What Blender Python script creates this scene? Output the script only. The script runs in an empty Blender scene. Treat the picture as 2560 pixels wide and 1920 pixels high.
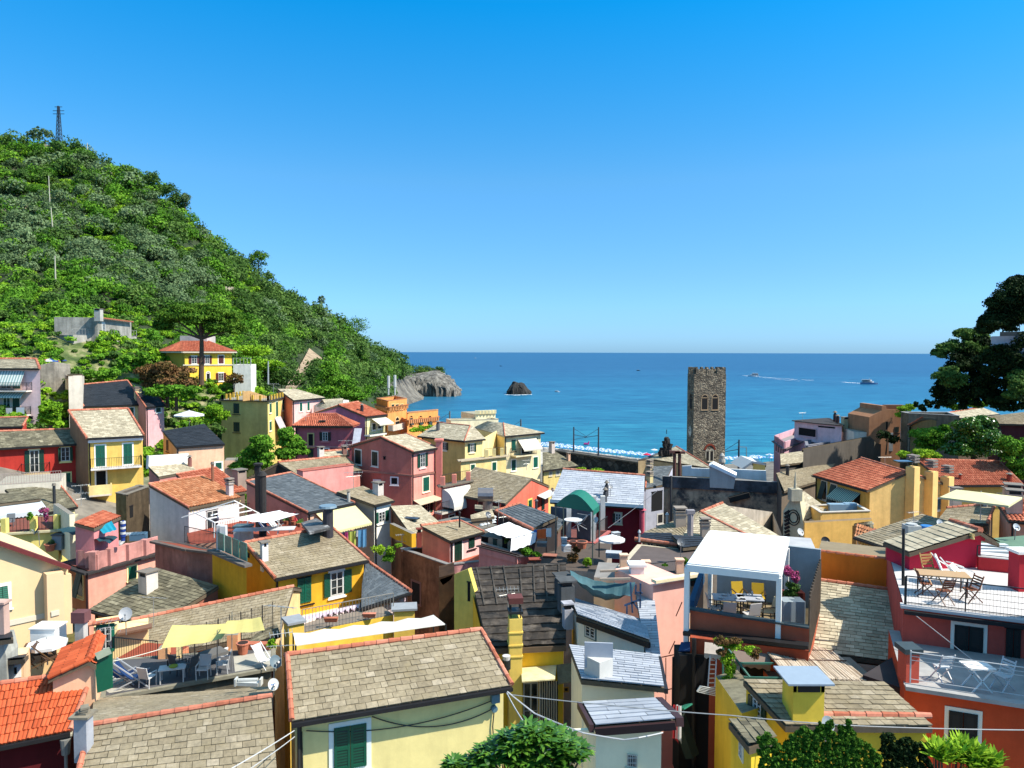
import bpy,math,random
import numpy as np
from mathutils import Vector,Matrix,Euler
random.seed(7); rng = np.random.default_rng(7)
scn = bpy.context.scene
C = scn.collection
# ------------------------------------------------------------ camera
CAMZ = 32.0
FPX = 1849.0
cam_d = bpy.data.cameras.new('camera'); cam = bpy.data.objects.new('camera',cam_d); C.objects.link(cam)
cam_d.sensor_width = 36; cam_d.lens = 36*FPX/2560; cam_d.clip_start = 0.5; cam_d.clip_end = 60000
MROT = (Matrix.Rotation(math.radians(90 - 2.48),4,'X') @ Matrix.Rotation(math.radians(0.18),4,'Z'))
cam.matrix_world = Matrix.Translation((0,0,CAMZ)) @ MROT
scn.camera = cam
M3 = MROT.to_3x3(); CAM = Vector((0,0,CAMZ))
# ------------------------------------------------------------ light
SUN_EL = math.radians(49); SUN_AZ = math.radians(-14)      # azimuth measured from +X (right of the view) towards the viewer
sdir = Vector((math.cos(SUN_EL)*math.cos(SUN_AZ),math.cos(SUN_EL)*math.sin(SUN_AZ),math.sin(SUN_EL)))
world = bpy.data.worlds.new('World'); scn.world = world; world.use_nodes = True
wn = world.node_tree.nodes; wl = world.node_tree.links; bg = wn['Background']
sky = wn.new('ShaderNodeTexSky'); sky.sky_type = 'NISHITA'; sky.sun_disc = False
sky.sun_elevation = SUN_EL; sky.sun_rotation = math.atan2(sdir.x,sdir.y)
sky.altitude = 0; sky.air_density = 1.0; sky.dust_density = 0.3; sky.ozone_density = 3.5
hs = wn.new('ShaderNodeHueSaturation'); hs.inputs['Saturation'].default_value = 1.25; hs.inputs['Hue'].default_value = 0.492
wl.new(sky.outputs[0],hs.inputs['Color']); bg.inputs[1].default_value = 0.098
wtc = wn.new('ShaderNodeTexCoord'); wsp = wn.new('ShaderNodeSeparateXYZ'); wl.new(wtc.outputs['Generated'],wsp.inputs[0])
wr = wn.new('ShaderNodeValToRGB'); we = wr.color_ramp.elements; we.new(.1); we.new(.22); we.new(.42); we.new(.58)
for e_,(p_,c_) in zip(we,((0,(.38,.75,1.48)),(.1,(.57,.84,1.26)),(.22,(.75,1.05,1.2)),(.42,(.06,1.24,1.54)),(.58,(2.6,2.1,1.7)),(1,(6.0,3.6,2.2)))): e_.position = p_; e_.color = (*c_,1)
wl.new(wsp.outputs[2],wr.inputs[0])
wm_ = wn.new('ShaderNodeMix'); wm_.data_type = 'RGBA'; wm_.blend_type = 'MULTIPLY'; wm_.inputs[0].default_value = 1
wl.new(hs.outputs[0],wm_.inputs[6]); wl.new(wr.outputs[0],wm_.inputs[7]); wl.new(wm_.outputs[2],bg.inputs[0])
sun_d = bpy.data.lights.new('sun','SUN'); sun_d.energy = 5.0; sun_d.angle = math.radians(0.5); sun_d.color = (1,0.94,0.82)
sun = bpy.data.objects.new('sun',sun_d); C.objects.link(sun); sun.rotation_euler = sdir.to_track_quat('Z','Y').to_euler(); sun.location = (60,-40,120)
scn.view_settings.view_transform = 'Standard'; scn.view_settings.look = 'None'; scn.view_settings.exposure = 0.70; scn.view_settings.gamma = 1
# ------------------------------------------------------------ helpers: where things stand (survey points read off the photograph, set at real distances)
REG = {'0': (0,0,1.0),'A': (0,860,.28933),'B': (520,860,.28933),'C': (1000,860,.28933),'D': (1520,860,.28933),'E': (1920,860,.28933),
       'F': (0,1200,.25316),'G': (500,1200,.25316),'H': (1000,1150,.25316),'I': (1500,1200,.25316),'J': (2000,1200,.25316),
       'K': (0,1500,.25316),'L': (500,1500,.25316),'M': (1000,1500,.25316),'N': (1500,1500,.25316),'O': (2000,1500,.25316),
       'Q': (0,240,.28933),'R': (400,560,.28933),'S': (2200,660,.2653),'T': (0,700,.22604)}
CUR = REG['0']
def reg(k):
    global CUR
    CUR = REG[k]
def ray(p):
    r = CUR
    if len(p) > 2: r = REG[p[2]]
    x = r[0]+r[2]*p[0]; y = r[1]+r[2]*p[1]
    return M3 @ Vector(((x - 1280)/FPX,-(y - 960)/FPX,-1))
def PZ(p,z):
    v = ray(p); return CAM+v*((z - CAMZ)/v.z)
def PD(p,D):
    v = ray(p); return CAM+v*(D/v.y)
def PP(p,o,n):
    v = ray(p); return CAM+v*((o - CAM).dot(n)/v.dot(n))
def V(*a): return Vector(a)
UP = Vector((0,0,1))
# ------------------------------------------------------------ materials
MATS = {}
def nmat(name):
    m = bpy.data.materials.new(name); m.use_nodes = True
    return m,m.node_tree.nodes,m.node_tree.links,m.node_tree.nodes['Principled BSDF']
def ramp(N,stops):
    r = N.new('ShaderNodeValToRGB'); e = r.color_ramp.elements
    while len(e) < len(stops): e.new(0.5)
    for i,(p,c) in enumerate(stops): e[i].position = p; e[i].color = (*c,1)
    return r
def s2l(c):
    return tuple(((v/255)/12.92 if v/255 <= .04045 else ((v/255+.055)/1.055) ** 2.4) for v in c)
def sc(c,f): return tuple(min(1,v*f) for v in c)
def noise(N,L,scale,detail=4,rough=.55,vec=None):
    t = N.new('ShaderNodeTexNoise'); t.inputs['Scale'].default_value = scale; t.inputs['Detail'].default_value = detail; t.inputs['Roughness'].default_value = rough
    if vec is not None: L.new(vec,t.inputs['Vector'])
    return t
def mix(N,L,a,b,fac,mode='MIX'):
    m = N.new('ShaderNodeMix'); m.data_type = 'RGBA'; m.blend_type = mode
    for s,v in ((m.inputs[6],a),(m.inputs[7],b),(m.inputs[0],fac)):
        if hasattr(v,'links') or hasattr(v,'is_linked'): L.new(v,s)
        elif isinstance(v,tuple): s.default_value = (*v,1)
        else: s.default_value = v
    return m.outputs[2]
def bump(N,L,h,strength,dist,bs):
    b = N.new('ShaderNodeBump'); b.inputs['Strength'].default_value = strength; b.inputs['Distance'].default_value = dist
    L.new(h,b.inputs['Height']); L.new(b.outputs[0],bs.inputs['Normal'])
def plaster(rgb,stain=.25,f=.97,dirt=None):
    stain *= 1.2
    """rgb = colour as the lit or shaded wall shows in the photo (sRGB 0-255)"""
    key = ('pl',rgb,stain,f)
    if key in MATS: return MATS[key]
    m,N,L,bs = nmat('plaster'); col = sc(s2l(rgb),f)
    tc = N.new('ShaderNodeTexCoord'); o = tc.outputs['Object']
    n1 = noise(N,L,.35,5,.6,o); n2 = noise(N,L,2.5,6,.7,o)
    mp = N.new('ShaderNodeMapping'); mp.inputs['Scale'].default_value = (1.6,1.6,.22); L.new(o,mp.inputs[0]); n3 = noise(N,L,1.0,5,.6,mp.outputs[0])
    r1 = ramp(N,[(.3,(1 - stain*.9,)*3),(.7,(1.0,1.0,1.0))]); L.new(n1.outputs[0],r1.inputs[0])
    r2 = ramp(N,[(.3,(1 - stain*.5,)*3),(.65,(1.0,1.0,1.0))]); L.new(n2.outputs[0],r2.inputs[0])
    r3 = ramp(N,[(.32,(1 - stain*.7,)*3),(.55,(1.0,1.0,1.0))]); L.new(n3.outputs[0],r3.inputs[0])
    c = mix(N,L,col,r1.outputs[0],1.0,'MULTIPLY'); c = mix(N,L,c,r2.outputs[0],1.0,'MULTIPLY'); c = mix(N,L,c,r3.outputs[0],.8,'MULTIPLY')
    if dirt:
        n4 = noise(N,L,.8,8,.7,o); r4 = ramp(N,[(.45,(0,0,0)),(.6,(1,1,1))]); L.new(n4.outputs[0],r4.inputs[0])
        c = mix(N,L,c,dirt,r4.outputs[0])
    L.new(c,bs.inputs['Base Color']); bs.inputs['Roughness'].default_value = .9; bs.inputs['Specular IOR Level'].default_value = .2
    bump(N,L,n2.outputs[0],.25,.03,bs)
    MATS[key] = m; return m
def rndmat(name,stops,rough=.85,ns=3.0,nv=.35,bmp=.3,spec=.25,transl=0,big=.0,dirt=None):
    """colour taken per tile or leaf from the attribute 'rnd' with a weathering noise over it"""
    if name in MATS: return MATS[name]
    m,N,L,bs = nmat(name)
    at = N.new('ShaderNodeAttribute'); at.attribute_name = 'rnd'
    r = ramp(N,stops); L.new(at.outputs['Fac'],r.inputs[0])
    c = r.outputs[0]
    tc = N.new('ShaderNodeTexCoord'); o = tc.outputs['Object']
    if nv:
        n = noise(N,L,ns,6,.65,o); rr = ramp(N,[(.3,(1 - nv,)*3),(.7,(1.0,1.0,1.0))]); L.new(n.outputs[0],rr.inputs[0]); c = mix(N,L,c,rr.outputs[0],1.0,'MULTIPLY')
        if bmp: bump(N,L,n.outputs[0],bmp,.02,bs)
    if big:
        n = noise(N,L,.5,5,.6,o); rr = ramp(N,[(.35,(1 - big,)*3),(.65,(1.0,1.0,1.0))]); L.new(n.outputs[0],rr.inputs[0]); c = mix(N,L,c,rr.outputs[0],1.0,'MULTIPLY')
    if dirt:
        n = noise(N,L,1.3,8,.75,o); rr = ramp(N,[(.52,(0,0,0)),(.68,(1,1,1))]); L.new(n.outputs[0],rr.inputs[0]); c = mix(N,L,c,dirt,rr.outputs[0])
    L.new(c,bs.inputs['Base Color']); bs.inputs['Roughness'].default_value = rough; bs.inputs['Specular IOR Level'].default_value = spec
    if transl:
        out = N['Material Output']; t = N.new('ShaderNodeBsdfTranslucent'); L.new(c,t.inputs[0]); ms = N.new('ShaderNodeMixShader'); ms.inputs[0].default_value = transl
        L.new(bs.outputs[0],ms.inputs[1]); L.new(t.outputs[0],ms.inputs[2]); L.new(ms.outputs[0],out.inputs[0])
    MATS[name] = m; return m
def flat(rgb,rough=.6,nv=.2,ns=4.0,f=.62,metal=0,spec=.4,name='painted'):
    key = ('fl',rgb,rough,nv,ns,f,metal)
    if key in MATS: return MATS[key]
    m,N,L,bs = nmat(name); col = sc(s2l(rgb),f)
    tc = N.new('ShaderNodeTexCoord'); n = noise(N,L,ns,5,.6,tc.outputs['Object'])
    r = ramp(N,[(.3,sc(col,1 - nv)),(.7,col)]); L.new(n.outputs[0],r.inputs[0]); L.new(r.outputs[0],bs.inputs['Base Color'])
    bs.inputs['Roughness'].default_value = rough; bs.inputs['Metallic'].default_value = metal; bs.inputs['Specular IOR Level'].default_value = spec
    MATS[key] = m; return m
def stripes(c1,c2,freq,axis=0,name='striped',f=.62,rough=.85):
    key = ('st',c1,c2,freq,axis)
    if key in MATS: return MATS[key]
    m,N,L,bs = nmat(name); a = sc(s2l(c1),f); b = sc(s2l(c2),f)
    uv = N.new('ShaderNodeUVMap') if axis == 3 else N.new('ShaderNodeTexCoord')
    sp = N.new('ShaderNodeSeparateXYZ'); L.new(uv.outputs[0] if axis == 3 else uv.outputs['Object'],sp.inputs[0])
    mm = N.new('ShaderNodeMath'); mm.operation = 'MULTIPLY'; L.new(sp.outputs[0 if axis == 3 else axis],mm.inputs[0]); mm.inputs[1].default_value = freq
    fr = N.new('ShaderNodeMath'); fr.operation = 'FRACT'; L.new(mm.outputs[0],fr.inputs[0])
    gt = N.new('ShaderNodeMath'); gt.operation = 'GREATER_THAN'; L.new(fr.outputs[0],gt.inputs[0]); gt.inputs[1].default_value = .5
    L.new(mix(N,L,a,b,gt.outputs[0]),bs.inputs['Base Color']); bs.inputs['Roughness'].default_value = rough
    MATS[key] = m; return m
def shutter_mat(rgb=(20,100,80)):
    return stripes(rgb,tuple(int(v*.55) for v in rgb),12.0,2,'louvred_shutter',f=.75,rough=.5)
def glass_mat():
    if 'glass' in MATS: return MATS['glass']
    m,N,L,bs = nmat('window_glass'); tc = N.new('ShaderNodeTexCoord'); n = noise(N,L,1.2,3,.5,tc.outputs['Object'])
    r = ramp(N,[(.4,(.012,.018,.02)),(.7,(.06,.075,.08))]); L.new(n.outputs[0],r.inputs[0]); L.new(r.outputs[0],bs.inputs['Base Color'])
    bs.inputs['Roughness'].default_value = .12; MATS['glass'] = m; return m
# roof coverings: per-tile colour
SLATE = lambda: rndmat('stone_slates',[(0,(0.294,0.238,0.154)),(.5,(0.347,0.285,0.187)),(.93,(0.389,0.322,0.219)),(1,(0.475,0.399,0.288))],ns=7,nv=.42,bmp=.6,big=.25,dirt=(.23,.185,.11))
SLATE_OLD = lambda: rndmat('weathered_stone_slates',[(0,(0.136,0.122,0.080)),(.5,(0.224,0.200,0.131)),(.93,(0.296,0.266,0.176)),(1,(0.416,0.376,0.264))],ns=5,nv=.4,bmp=.5,big=.35,dirt=(.09,.08,.055))
SLATE_GREY = lambda: rndmat('grey_slates',[(0,(0.074,0.088,0.099)),(.6,(0.101,0.117,0.130)),(1,(0.135,0.153,0.165))],ns=4,nv=.2,bmp=.2,big=.15)
SLATE_PALE = lambda: rndmat('pale_slates',[(0,(0.343,0.368,0.413)),(.6,(0.411,0.434,0.481)),(1,(0.458,0.481,0.525))],ns=2,nv=.15,bmp=.15,big=.15)
SLATE_LIGHT = lambda: rndmat('sunbleached_slates',[(0,(0.381,0.325,0.225)),(.6,(0.492,0.424,0.298)),(1,(0.627,0.549,0.397))],ns=5,nv=.32,bmp=.4,big=.18)
TERRA = lambda: rndmat('terracotta_tiles',[(0,(0.351,0.088,0.044)),(.5,(0.455,0.124,0.065)),(1,(0.559,0.182,0.098))],ns=3,nv=.25,bmp=.2,big=.15)
TERRA_OR = lambda: rndmat('orange_clay_tiles',[(0,(0.408,0.074,0.024)),(.5,(0.504,0.094,0.031)),(1,(0.576,0.120,0.043))],ns=3,nv=.2,bmp=.1,big=.12)
TERRA_OLD = lambda: rndmat('sunbaked_clay_tiles',[(0,(0.365,0.135,0.057)),(.5,(0.513,0.209,0.095)),(1,(0.621,0.297,0.149))],ns=3,nv=.3,bmp=.2,big=.2)
SALMON = lambda: rndmat('ridge_clay',[(0,(0.416,0.130,0.072)),(.6,(0.546,0.189,0.117)),(1,(0.624,0.260,0.169))],ns=6,nv=.35,bmp=.2)
DARKROOF = lambda: rndmat('dark_slate_sheet',[(0,(.016,.019,.025)),(1,(.026,.03,.038))],rough=.6,ns=6,nv=.3,bmp=.15,big=.15,spec=.35)
BITUMEN = lambda: rndmat('old_bitumen',[(0,(.045,.036,.028)),(.6,(.07,.056,.045)),(1,(.105,.09,.073))],ns=1.6,nv=.6,bmp=.5,big=.4,dirt=(.11,.092,.075))
WHITE = lambda: flat((250,248,242),.7,.08,f=.8)
DARK = lambda: flat((34,32,34),.6,.3)
METAL = lambda: flat((190,190,190),.4,.15,metal=.6)
IRON = lambda: flat((45,48,50),.5,.2)
GREEN = (22,105,85)
# ------------------------------------------------------------ meshes
class MB:
    def __init__(s): s.v = []; s.f = []; s.m = []; s.r = []; s.uv = {}; s.g = []
    def face(s,pts,m=0,r=None,uv=None):
        i = len(s.v); s.v.extend([tuple(p) for p in pts]); s.f.append(list(range(i,i+len(pts)))); s.m.append(m); s.r.append(random.random() if r is None else r)
        if uv: s.uv[len(s.f) - 1] = uv
    def prism(s,bot,top,m=0,r=None):
        s.g.append(len(s.f))
        n = len(bot); s.face(list(reversed(bot)),m,r); s.face(top,m,r)
        for i in range(n): j = (i+1) % n; s.face([bot[i],bot[j],top[j],top[i]],m,r)
    def box(s,c,hx,hy,hz,u=None,w=None,m=0,r=None):
        u = (u or Vector((1,0,0))).normalized(); w = (w or UP).normalized(); vv = w.cross(u).normalized()
        c = Vector(c); b = [c+u*a*hx+vv*d*hy - w*hz for a,d in ((-1,-1),(1,-1),(1,1),(-1,1))]
        s.prism(b,[p+w*2*hz for p in b],m,r)
    def bar(s,a,b,w,h=None,m=0,r=None):
        a = Vector(a); b = Vector(b); d = (b - a); L_ = d.length
        if L_ < 1e-5: return
        d.normalize(); up = UP if abs(d.z) < .95 else Vector((0,1,0)); sd = d.cross(up).normalized(); up = sd.cross(d).normalized(); h = h or w
        q = [(-w/2,-h/2),(w/2,-h/2),(w/2,h/2),(-w/2,h/2)]
        s.prism([a+sd*x+up*y for x,y in q],[b+sd*x+up*y for x,y in q],m,r)
    def tube(s,a,b,ra,rb=None,n=8,m=0,r=None,cap=True):
        a = Vector(a); b = Vector(b); d = (b - a)
        if d.length < 1e-5: return
        d.normalize(); up = UP if abs(d.z) < .95 else Vector((0,1,0)); sd = d.cross(up).normalized(); up = sd.cross(d).normalized(); rb = ra if rb is None else rb
        A = [a+(sd*math.cos(t)+up*math.sin(t))*ra for t in [2*math.pi*i/n for i in range(n)]]
        B = [b+(sd*math.cos(t)+up*math.sin(t))*rb for t in [2*math.pi*i/n for i in range(n)]]
        rr = random.random() if r is None else r
        for i in range(n): j = (i+1) % n; s.face([A[i],A[j],B[j],B[i]],m,rr)
        if cap: s.face(list(reversed(A)),m,rr); s.face(B,m,rr)
    def path(s,pts,r,n=5,m=0):
        for a,b in zip(pts,pts[1:]): s.tube(a,b,r,n=n,m=m)
    def build_each(s,name,mats,parent=None,k=1):
        g = s.g[::k]+[len(s.f)]
        for a,b in zip(g,g[1:]):
            q = MB(); [q.face([s.v[i] for i in s.f[j]],s.m[j],s.r[j]) for j in range(a,b)]; q.build(name,mats,parent)
    def build(s,name,mats,parent=None,smooth=False):
        if not isinstance(mats,(list,tuple)): mats = [mats]
        me = bpy.data.meshes.new(name); org = worg(parent) if parent else Vector((0,0,0))
        vs = [(x - org.x,y - org.y,z - org.z) for x,y,z in s.v]
        me.from_pydata(vs,[],s.f)
        for mt in mats: me.materials.append(mt)
        me.polygons.foreach_set('material_index',s.m)
        at = me.attributes.new('rnd','FLOAT','FACE'); at.data.foreach_set('value',s.r)
        if s.uv:
            ul = me.uv_layers.new(name='UVMap')
            for fi,uv in s.uv.items():
                for k,li in enumerate(me.polygons[fi].loop_indices): ul.data[li].uv = uv[k]
        if smooth: me.polygons.foreach_set('use_smooth',[True]*len(me.polygons))
        o = bpy.data.objects.new(name,me); C.objects.link(o)
        if parent: o.parent = parent
        return o
ORG = {}
def worg(o):
    while o.parent: o = o.parent
    return Vector(o.location)
def tag(o,label,cat,group=None,kind=None):
    if label: o['label'] = label
    if cat: o['category'] = cat
    if group: o['group'] = group
    if kind: o['kind'] = kind
    return o
def thing(name,label,cat,loc,group=None):
    o = bpy.data.objects.new(name,None); C.objects.link(o); o.location = loc; o.empty_display_size = .5
    return tag(o,label,cat,group)
def struct(o): o['kind'] = 'structure'; return o
def npmesh(name,verts,quads,rnd,mat,parent=None):
    me = bpy.data.meshes.new(name); org = np.array(worg(parent)) if parent else np.zeros(3)
    verts = np.asarray(verts,dtype=np.float32) - org.astype(np.float32); quads = np.asarray(quads,dtype=np.int32); k = quads.shape[1]
    me.vertices.add(len(verts)); me.vertices.foreach_set('co',verts.ravel())
    me.loops.add(quads.size); me.loops.foreach_set('vertex_index',quads.ravel())
    me.polygons.add(len(quads)); me.polygons.foreach_set('loop_start',np.arange(0,quads.size,k,dtype=np.int32)); me.polygons.foreach_set('loop_total',np.full(len(quads),k,dtype=np.int32))
    me.update(); me.validate()
    if rnd is not None:
        at = me.attributes.new('rnd','FLOAT','FACE'); at.data.foreach_set('value',np.asarray(rnd,dtype=np.float32))
    me.materials.append(mat); o = bpy.data.objects.new(name,me); C.objects.link(o)
    if parent: o.parent = parent
    return o
def copy_tree(o,parent=None,off=None):
    c = o.copy(); C.objects.link(c)
    if parent: c.parent = parent
    for ch in list(o.children): copy_tree(ch,c)
    return c
# ------------------------------------------------------------ roofs
def slab(mb,E0,E1,R1,R0,m=1,n=8):
    for i in range(n):
        for j in range(n):
            mb.face([bil(E0,E1,R1,R0,s,t) - UP*.05 for s,t in ((i/n,j/n),((i+1)/n,j/n),((i+1)/n,(j+1)/n),(i/n,(j+1)/n))],m,.5)
            mb.face([bil(E0,E1,R1,R0,s,t) - UP*.2 for s,t in ((i/n,j/n),(i/n,(j+1)/n),((i+1)/n,(j+1)/n),((i+1)/n,j/n))],m,.5)
    for a,b in ((E0,E1),(E1,R1),(R1,R0),(R0,E0)): mb.face([a - UP*.2,b - UP*.2,b - UP*.05,a - UP*.05],m,.5)
def bil(E0,E1,R1,R0,s,t):
    a = E0.lerp(E1,s); b = R0.lerp(R1,s); return a.lerp(b,t)
PROF = {'slate': None,'coppo': [0,.05,.07,.05,0],'marsi': [0,.035,.035,0,.02,.02,0],'sheet': None}
def tiles(mb,E0,E1,R1,R0,kind='slate',row=.25,tw=.36,m=0,th=.035,gap=.012):
    nrm = (E1 - E0).cross(R0 - E0)
    if nrm.length < 1e-6: nrm = (E1 - E0).cross(R1 - E0)
    nrm.normalize()
    if nrm.z < 0: nrm = -nrm
    if kind == 'sheet':
        mb.face([E0+nrm*th,E1+nrm*th,R1+nrm*th,R0+nrm*th],m); return
    sl = max(((R0+R1)/2 - (E0+E1)/2).length,.3); nr = min(90,max(2,round(sl/row))); prof = PROF[kind]
    for i in range(nr):
        t0,t1 = i/nr,min(1,(i+1.08)/nr)
        La = bil(E0,E1,R1,R0,0,t0); Lb = bil(E0,E1,R1,R0,1,t0); ln = (Lb - La).length
        n = min(160,max(1,round(ln/tw))); off = (.5 if i % 2 else 0) if kind == 'slate' else 0
        cuts = [0.0]
        k = off
        if kind == 'slate':
            xs = sorted(min(1,max(0,(j+off+random.uniform(-.22,.22))/n)) for j in range(1 - (i % 2),n)); cuts += xs+[1.0]
        else: cuts = [j/n for j in range(n+1)]
        for a,b in zip(cuts,cuts[1:]):
            if (b - a)*ln < .03: continue
            g = gap/max(ln,.1); s0,s1 = a+g/2,b - g/2; rr = random.random()
            if prof is None:
                h = th*random.uniform(.7,1.35); jj = random.uniform(-.05,.05)/nr
                p = bil(E0,E1,R1,R0,s0,t0+jj if i else 0)+nrm*h; q = bil(E0,E1,R1,R0,s1,t0+jj if i else 0)+nrm*h
                mb.face([p,q,bil(E0,E1,R1,R0,s1,t1)+nrm*.012,bil(E0,E1,R1,R0,s0,t1)+nrm*.012],m,rr)
                mb.face([p - nrm*h,q - nrm*h,q,p],m,rr*.5)  # lips here and below are toned darker to paint row shadows
            else:
                np_ = len(prof) - 1
                for j in range(np_):
                    u0 = s0+(s1 - s0)*j/np_; u1 = s0+(s1 - s0)*(j+1)/np_
                    a0 = bil(E0,E1,R1,R0,u0,t0)+nrm*(prof[j]+th); a1 = bil(E0,E1,R1,R0,u1,t0)+nrm*(prof[j+1]+th)
                    mb.face([a0,a1,bil(E0,E1,R1,R0,u1,t1)+nrm*(prof[j+1]+.0),bil(E0,E1,R1,R0,u0,t1)+nrm*(prof[j]+.0)],m,rr)
                    mb.face([a0 - nrm*(th+.02),a1 - nrm*(th+.02),a1,a0],m,0.0)
def caps(mb,A,B,r=.11,seg=.38,m=0):
    A = Vector(A); B = Vector(B); L_ = (B - A).length; n = min(120,max(1,round(L_/seg))); d = (B - A)/n
    for i in range(n):
        p = A+d*i; q = A+d*(i+1.0); mb.tube(p,q+d*.05,r*1.12,r*.88,n=8,m=m)
KINDS = {'slate': (SLATE,'slate',.25,.38),'old': (SLATE_OLD,'slate',.25,.36),'grey': (SLATE_GREY,'slate',.28,.5),'pale': (SLATE_PALE,'slate',.3,.6),'light': (SLATE_LIGHT,'slate',.28,.4),
         'terra': (TERRA,'coppo',.36,.24),'orange': (TERRA_OR,'marsi',.36,.24),'clay': (TERRA_OLD,'coppo',.34,.22),'dark': (DARKROOF,'slate',.3,.6),'bit': (BITUMEN,'sheet',1,1),'felt': (DARKROOF,'sheet',1,1)}
def unit(v): v = v.copy(); v.z = 0; return v.normalized()
class House: pass
def inset(P,u,a,v,b): return P+u*a+v*b
def house(label,D,E,R,B=None,pitch=.36,kind='slate',wall=(230,200,150),stain=.25,h=12,oe=.35,og=.15,br=1.0,cat='house',wallmat=None,walll=None,wallr=None,
          gutter=True,verge=(1,1),ridge=True,name='house',rise=None,eavecap=False,both=True,dirt=None,fascia=None,rowk=1.0,group=None,capr=.11,DD=None):
    """E = low edge (left,right), R = high edge (left,right) as survey points; B = far low corner seen beside side 0 or 1: (side,(x,y))"""
    hs_ = House(); z_e = PD(E[0] if D > 0 else E[1],abs(D)).z; E0,E1 = PZ(E[0],z_e),PZ(E[1],z_e)
    lo,hi = 0,7
    if DD:
        E0,E1,R0,R1 = [PD(p,d) for p,d in zip((*E,*R),DD)]; z_e = (E0.z+E1.z)/2; E0.z = E1.z = z_e; R0.z = R1.z = (R0.z+R1.z)/2; r = R0.z - z_e
    elif rise is None:
        u = unit(E1 - E0); nn = Vector((-u.y,u.x,0)); v0,v1 = ray(R[0]),ray(R[1]); v0,v1 = v0/v0.y,v1/v1.y; c0,c1 = v0.x*u.y - v0.y*u.x,v1.x*u.y - v1.y*u.x; rt = c0/c1 if abs(c1) > 1e-6 else 1
        if not .6 < rt < 1.6: rt = 1.0
        Rm = lambda d: (CAM+v0*d,CAM+v1*d*rt); me_ = (E0+E1)/2; q0_ = lambda d: ((Rm(d)[0]+Rm(d)[1])/2 - me_).dot(nn); sg = 1 if q0_(me_.y*1.6) > 0 else -1
        lo,hi = me_.y*.6,me_.y*1.6
        for _ in range(50):
            dm = (lo+hi)/2; A_,B_ = Rm(dm); r = (A_.z+B_.z)/2 - z_e
            if r > pitch*q0_(dm)*sg: lo = dm
            else: hi = dm
        R0,R1 = Rm(dm)
    else: r = rise; R0,R1 = PZ(R[0],z_e+r),PZ(R[1],z_e+r)
    if (R0 - R1).length < .05: R1 = R0.copy()
    u = unit(E1 - E0); w = ((R0+R1)/2 - (E0+E1)/2); w.z = 0; v = (w - u*w.dot(u)).normalized()
    d0 = R0 - E0; d1 = R1 - E1
    if both:
        B0 = R0+Vector((d0.x,d0.y,0))*br; B1 = R1+Vector((d1.x,d1.y,0))*br; B0.z = B1.z = z_e+(r*(1 - br) if br < 1 else 0)
        if B:
            bp = PZ(B[1],z_e)
            if B[0] == 0: dd = bp - R0; dd.z = 0; B0 = bp; B1 = R1+dd; B1.z = z_e
            else: dd = bp - R1; dd.z = 0; B1 = bp; B0 = R0+dd; B0.z = z_e
    else:
        B0 = R0+v*.02; B1 = R1+v*.02
    cen = (E0+E1+B0+B1)/4; zb = min([z_e - 2]+[gnd(p.x,p.y) for p in (E0,E1,B0,B1)]) - .4
    root = thing(name,label,cat,(cen.x,cen.y,zb),group); hs_.root = root
    print('H %-60s ze %.1f r %.2f W %.1f L %.1f/%.1f D %.0f-%.0f' % (label[:60],z_e,r,(E1-E0).length,(R0-E0).length,(R1-E1).length,min(E0.y,E1.y),max(R0.y,R1.y)))
    K = KINDS[kind]; rm = MB(); tiles(rm,E0,E1,R1,R0,K[1],K[2]*rowk,K[3]*rowk)
    if both: tiles(rm,B1,B0,R0,R1,K[1],K[2]*rowk,K[3]*rowk)
    dz = Vector((0,0,.13))
    for q in ([E0,E1,R1,R0],[B1,B0,R0,R1]):
        if not both and q[0] is B1: continue
        slab(rm,q[0],q[1],q[2],q[3])
    hs_.roof = rm.build('roof',[K[0](),flat((120,105,85),.9,.3)],root)
    cm = MB()
    if ridge and R0 != R1: caps(cm,R0+dz*.3,R1+dz*.3,capr)
    for i,(a,b,c_) in enumerate(((E0,R0,B0),(E1,R1,B1))):
        if verge[i]:
            caps(cm,a+dz*.3,b+dz*.3,capr*.9)
            if both: caps(cm,c_+dz*.3,b+dz*.3,capr*.9)
    if cm.f: cm.build('ridge_tiles',SALMON(),hs_.roof)
    # walls under the roof
    e0 = inset(E0,u,og,v,oe); e1 = inset(E1,u,-og,v,oe); b0 = inset(B0,u,og,v,-oe if both else 0); b1 = inset(B1,u,-og,v,-oe if both else 0)
    r0 = inset(R0,u,og,v,0); r1 = inset(R1,u,-og,v,0); slope = r/max(.1,(R0 - E0 - u*(R0 - E0).dot(u)).to_2d().length)
    for p in (e0,e1): p.z = z_e+oe*slope - .13
    r0.z = R0.z - .16; r1.z = R1.z - .16
    for p,q_ in ((b0,R0),(b1,R1)): p.z = (B0.z+oe*slope - .13) if both else q_.z - .16
    wm = MB(); G = lambda p: Vector((p.x,p.y,zb))
    wm.face([G(e0),G(e1),e1,e0],0,.5)
    wm.face([G(b1),G(b0),b0,b1],0,.5)
    if both and R0 != R1:
        wm.face([G(b0),G(r0),r0,b0],1,.5); wm.face([G(r0),G(e0),e0,r0],1,.5)
        wm.face([G(e1),G(r1),r1,e1],2,.5); wm.face([G(r1),G(b1),b1,r1],2,.5)
    else:
        wm.face([G(b0),G(e0),e0,b0],1,.5); wm.face([G(e1),G(b1),b1,e1],2,.5)
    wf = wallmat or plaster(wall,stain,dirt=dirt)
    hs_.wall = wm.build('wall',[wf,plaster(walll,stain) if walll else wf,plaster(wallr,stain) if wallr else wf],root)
    def fc(a,b):
        o = Vector(a); uu = unit(b - a); n = Vector((uu.y,-uu.x,0))
        if n.dot(CAM - o) < 0: n = -n
        return (o,uu,n)
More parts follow.
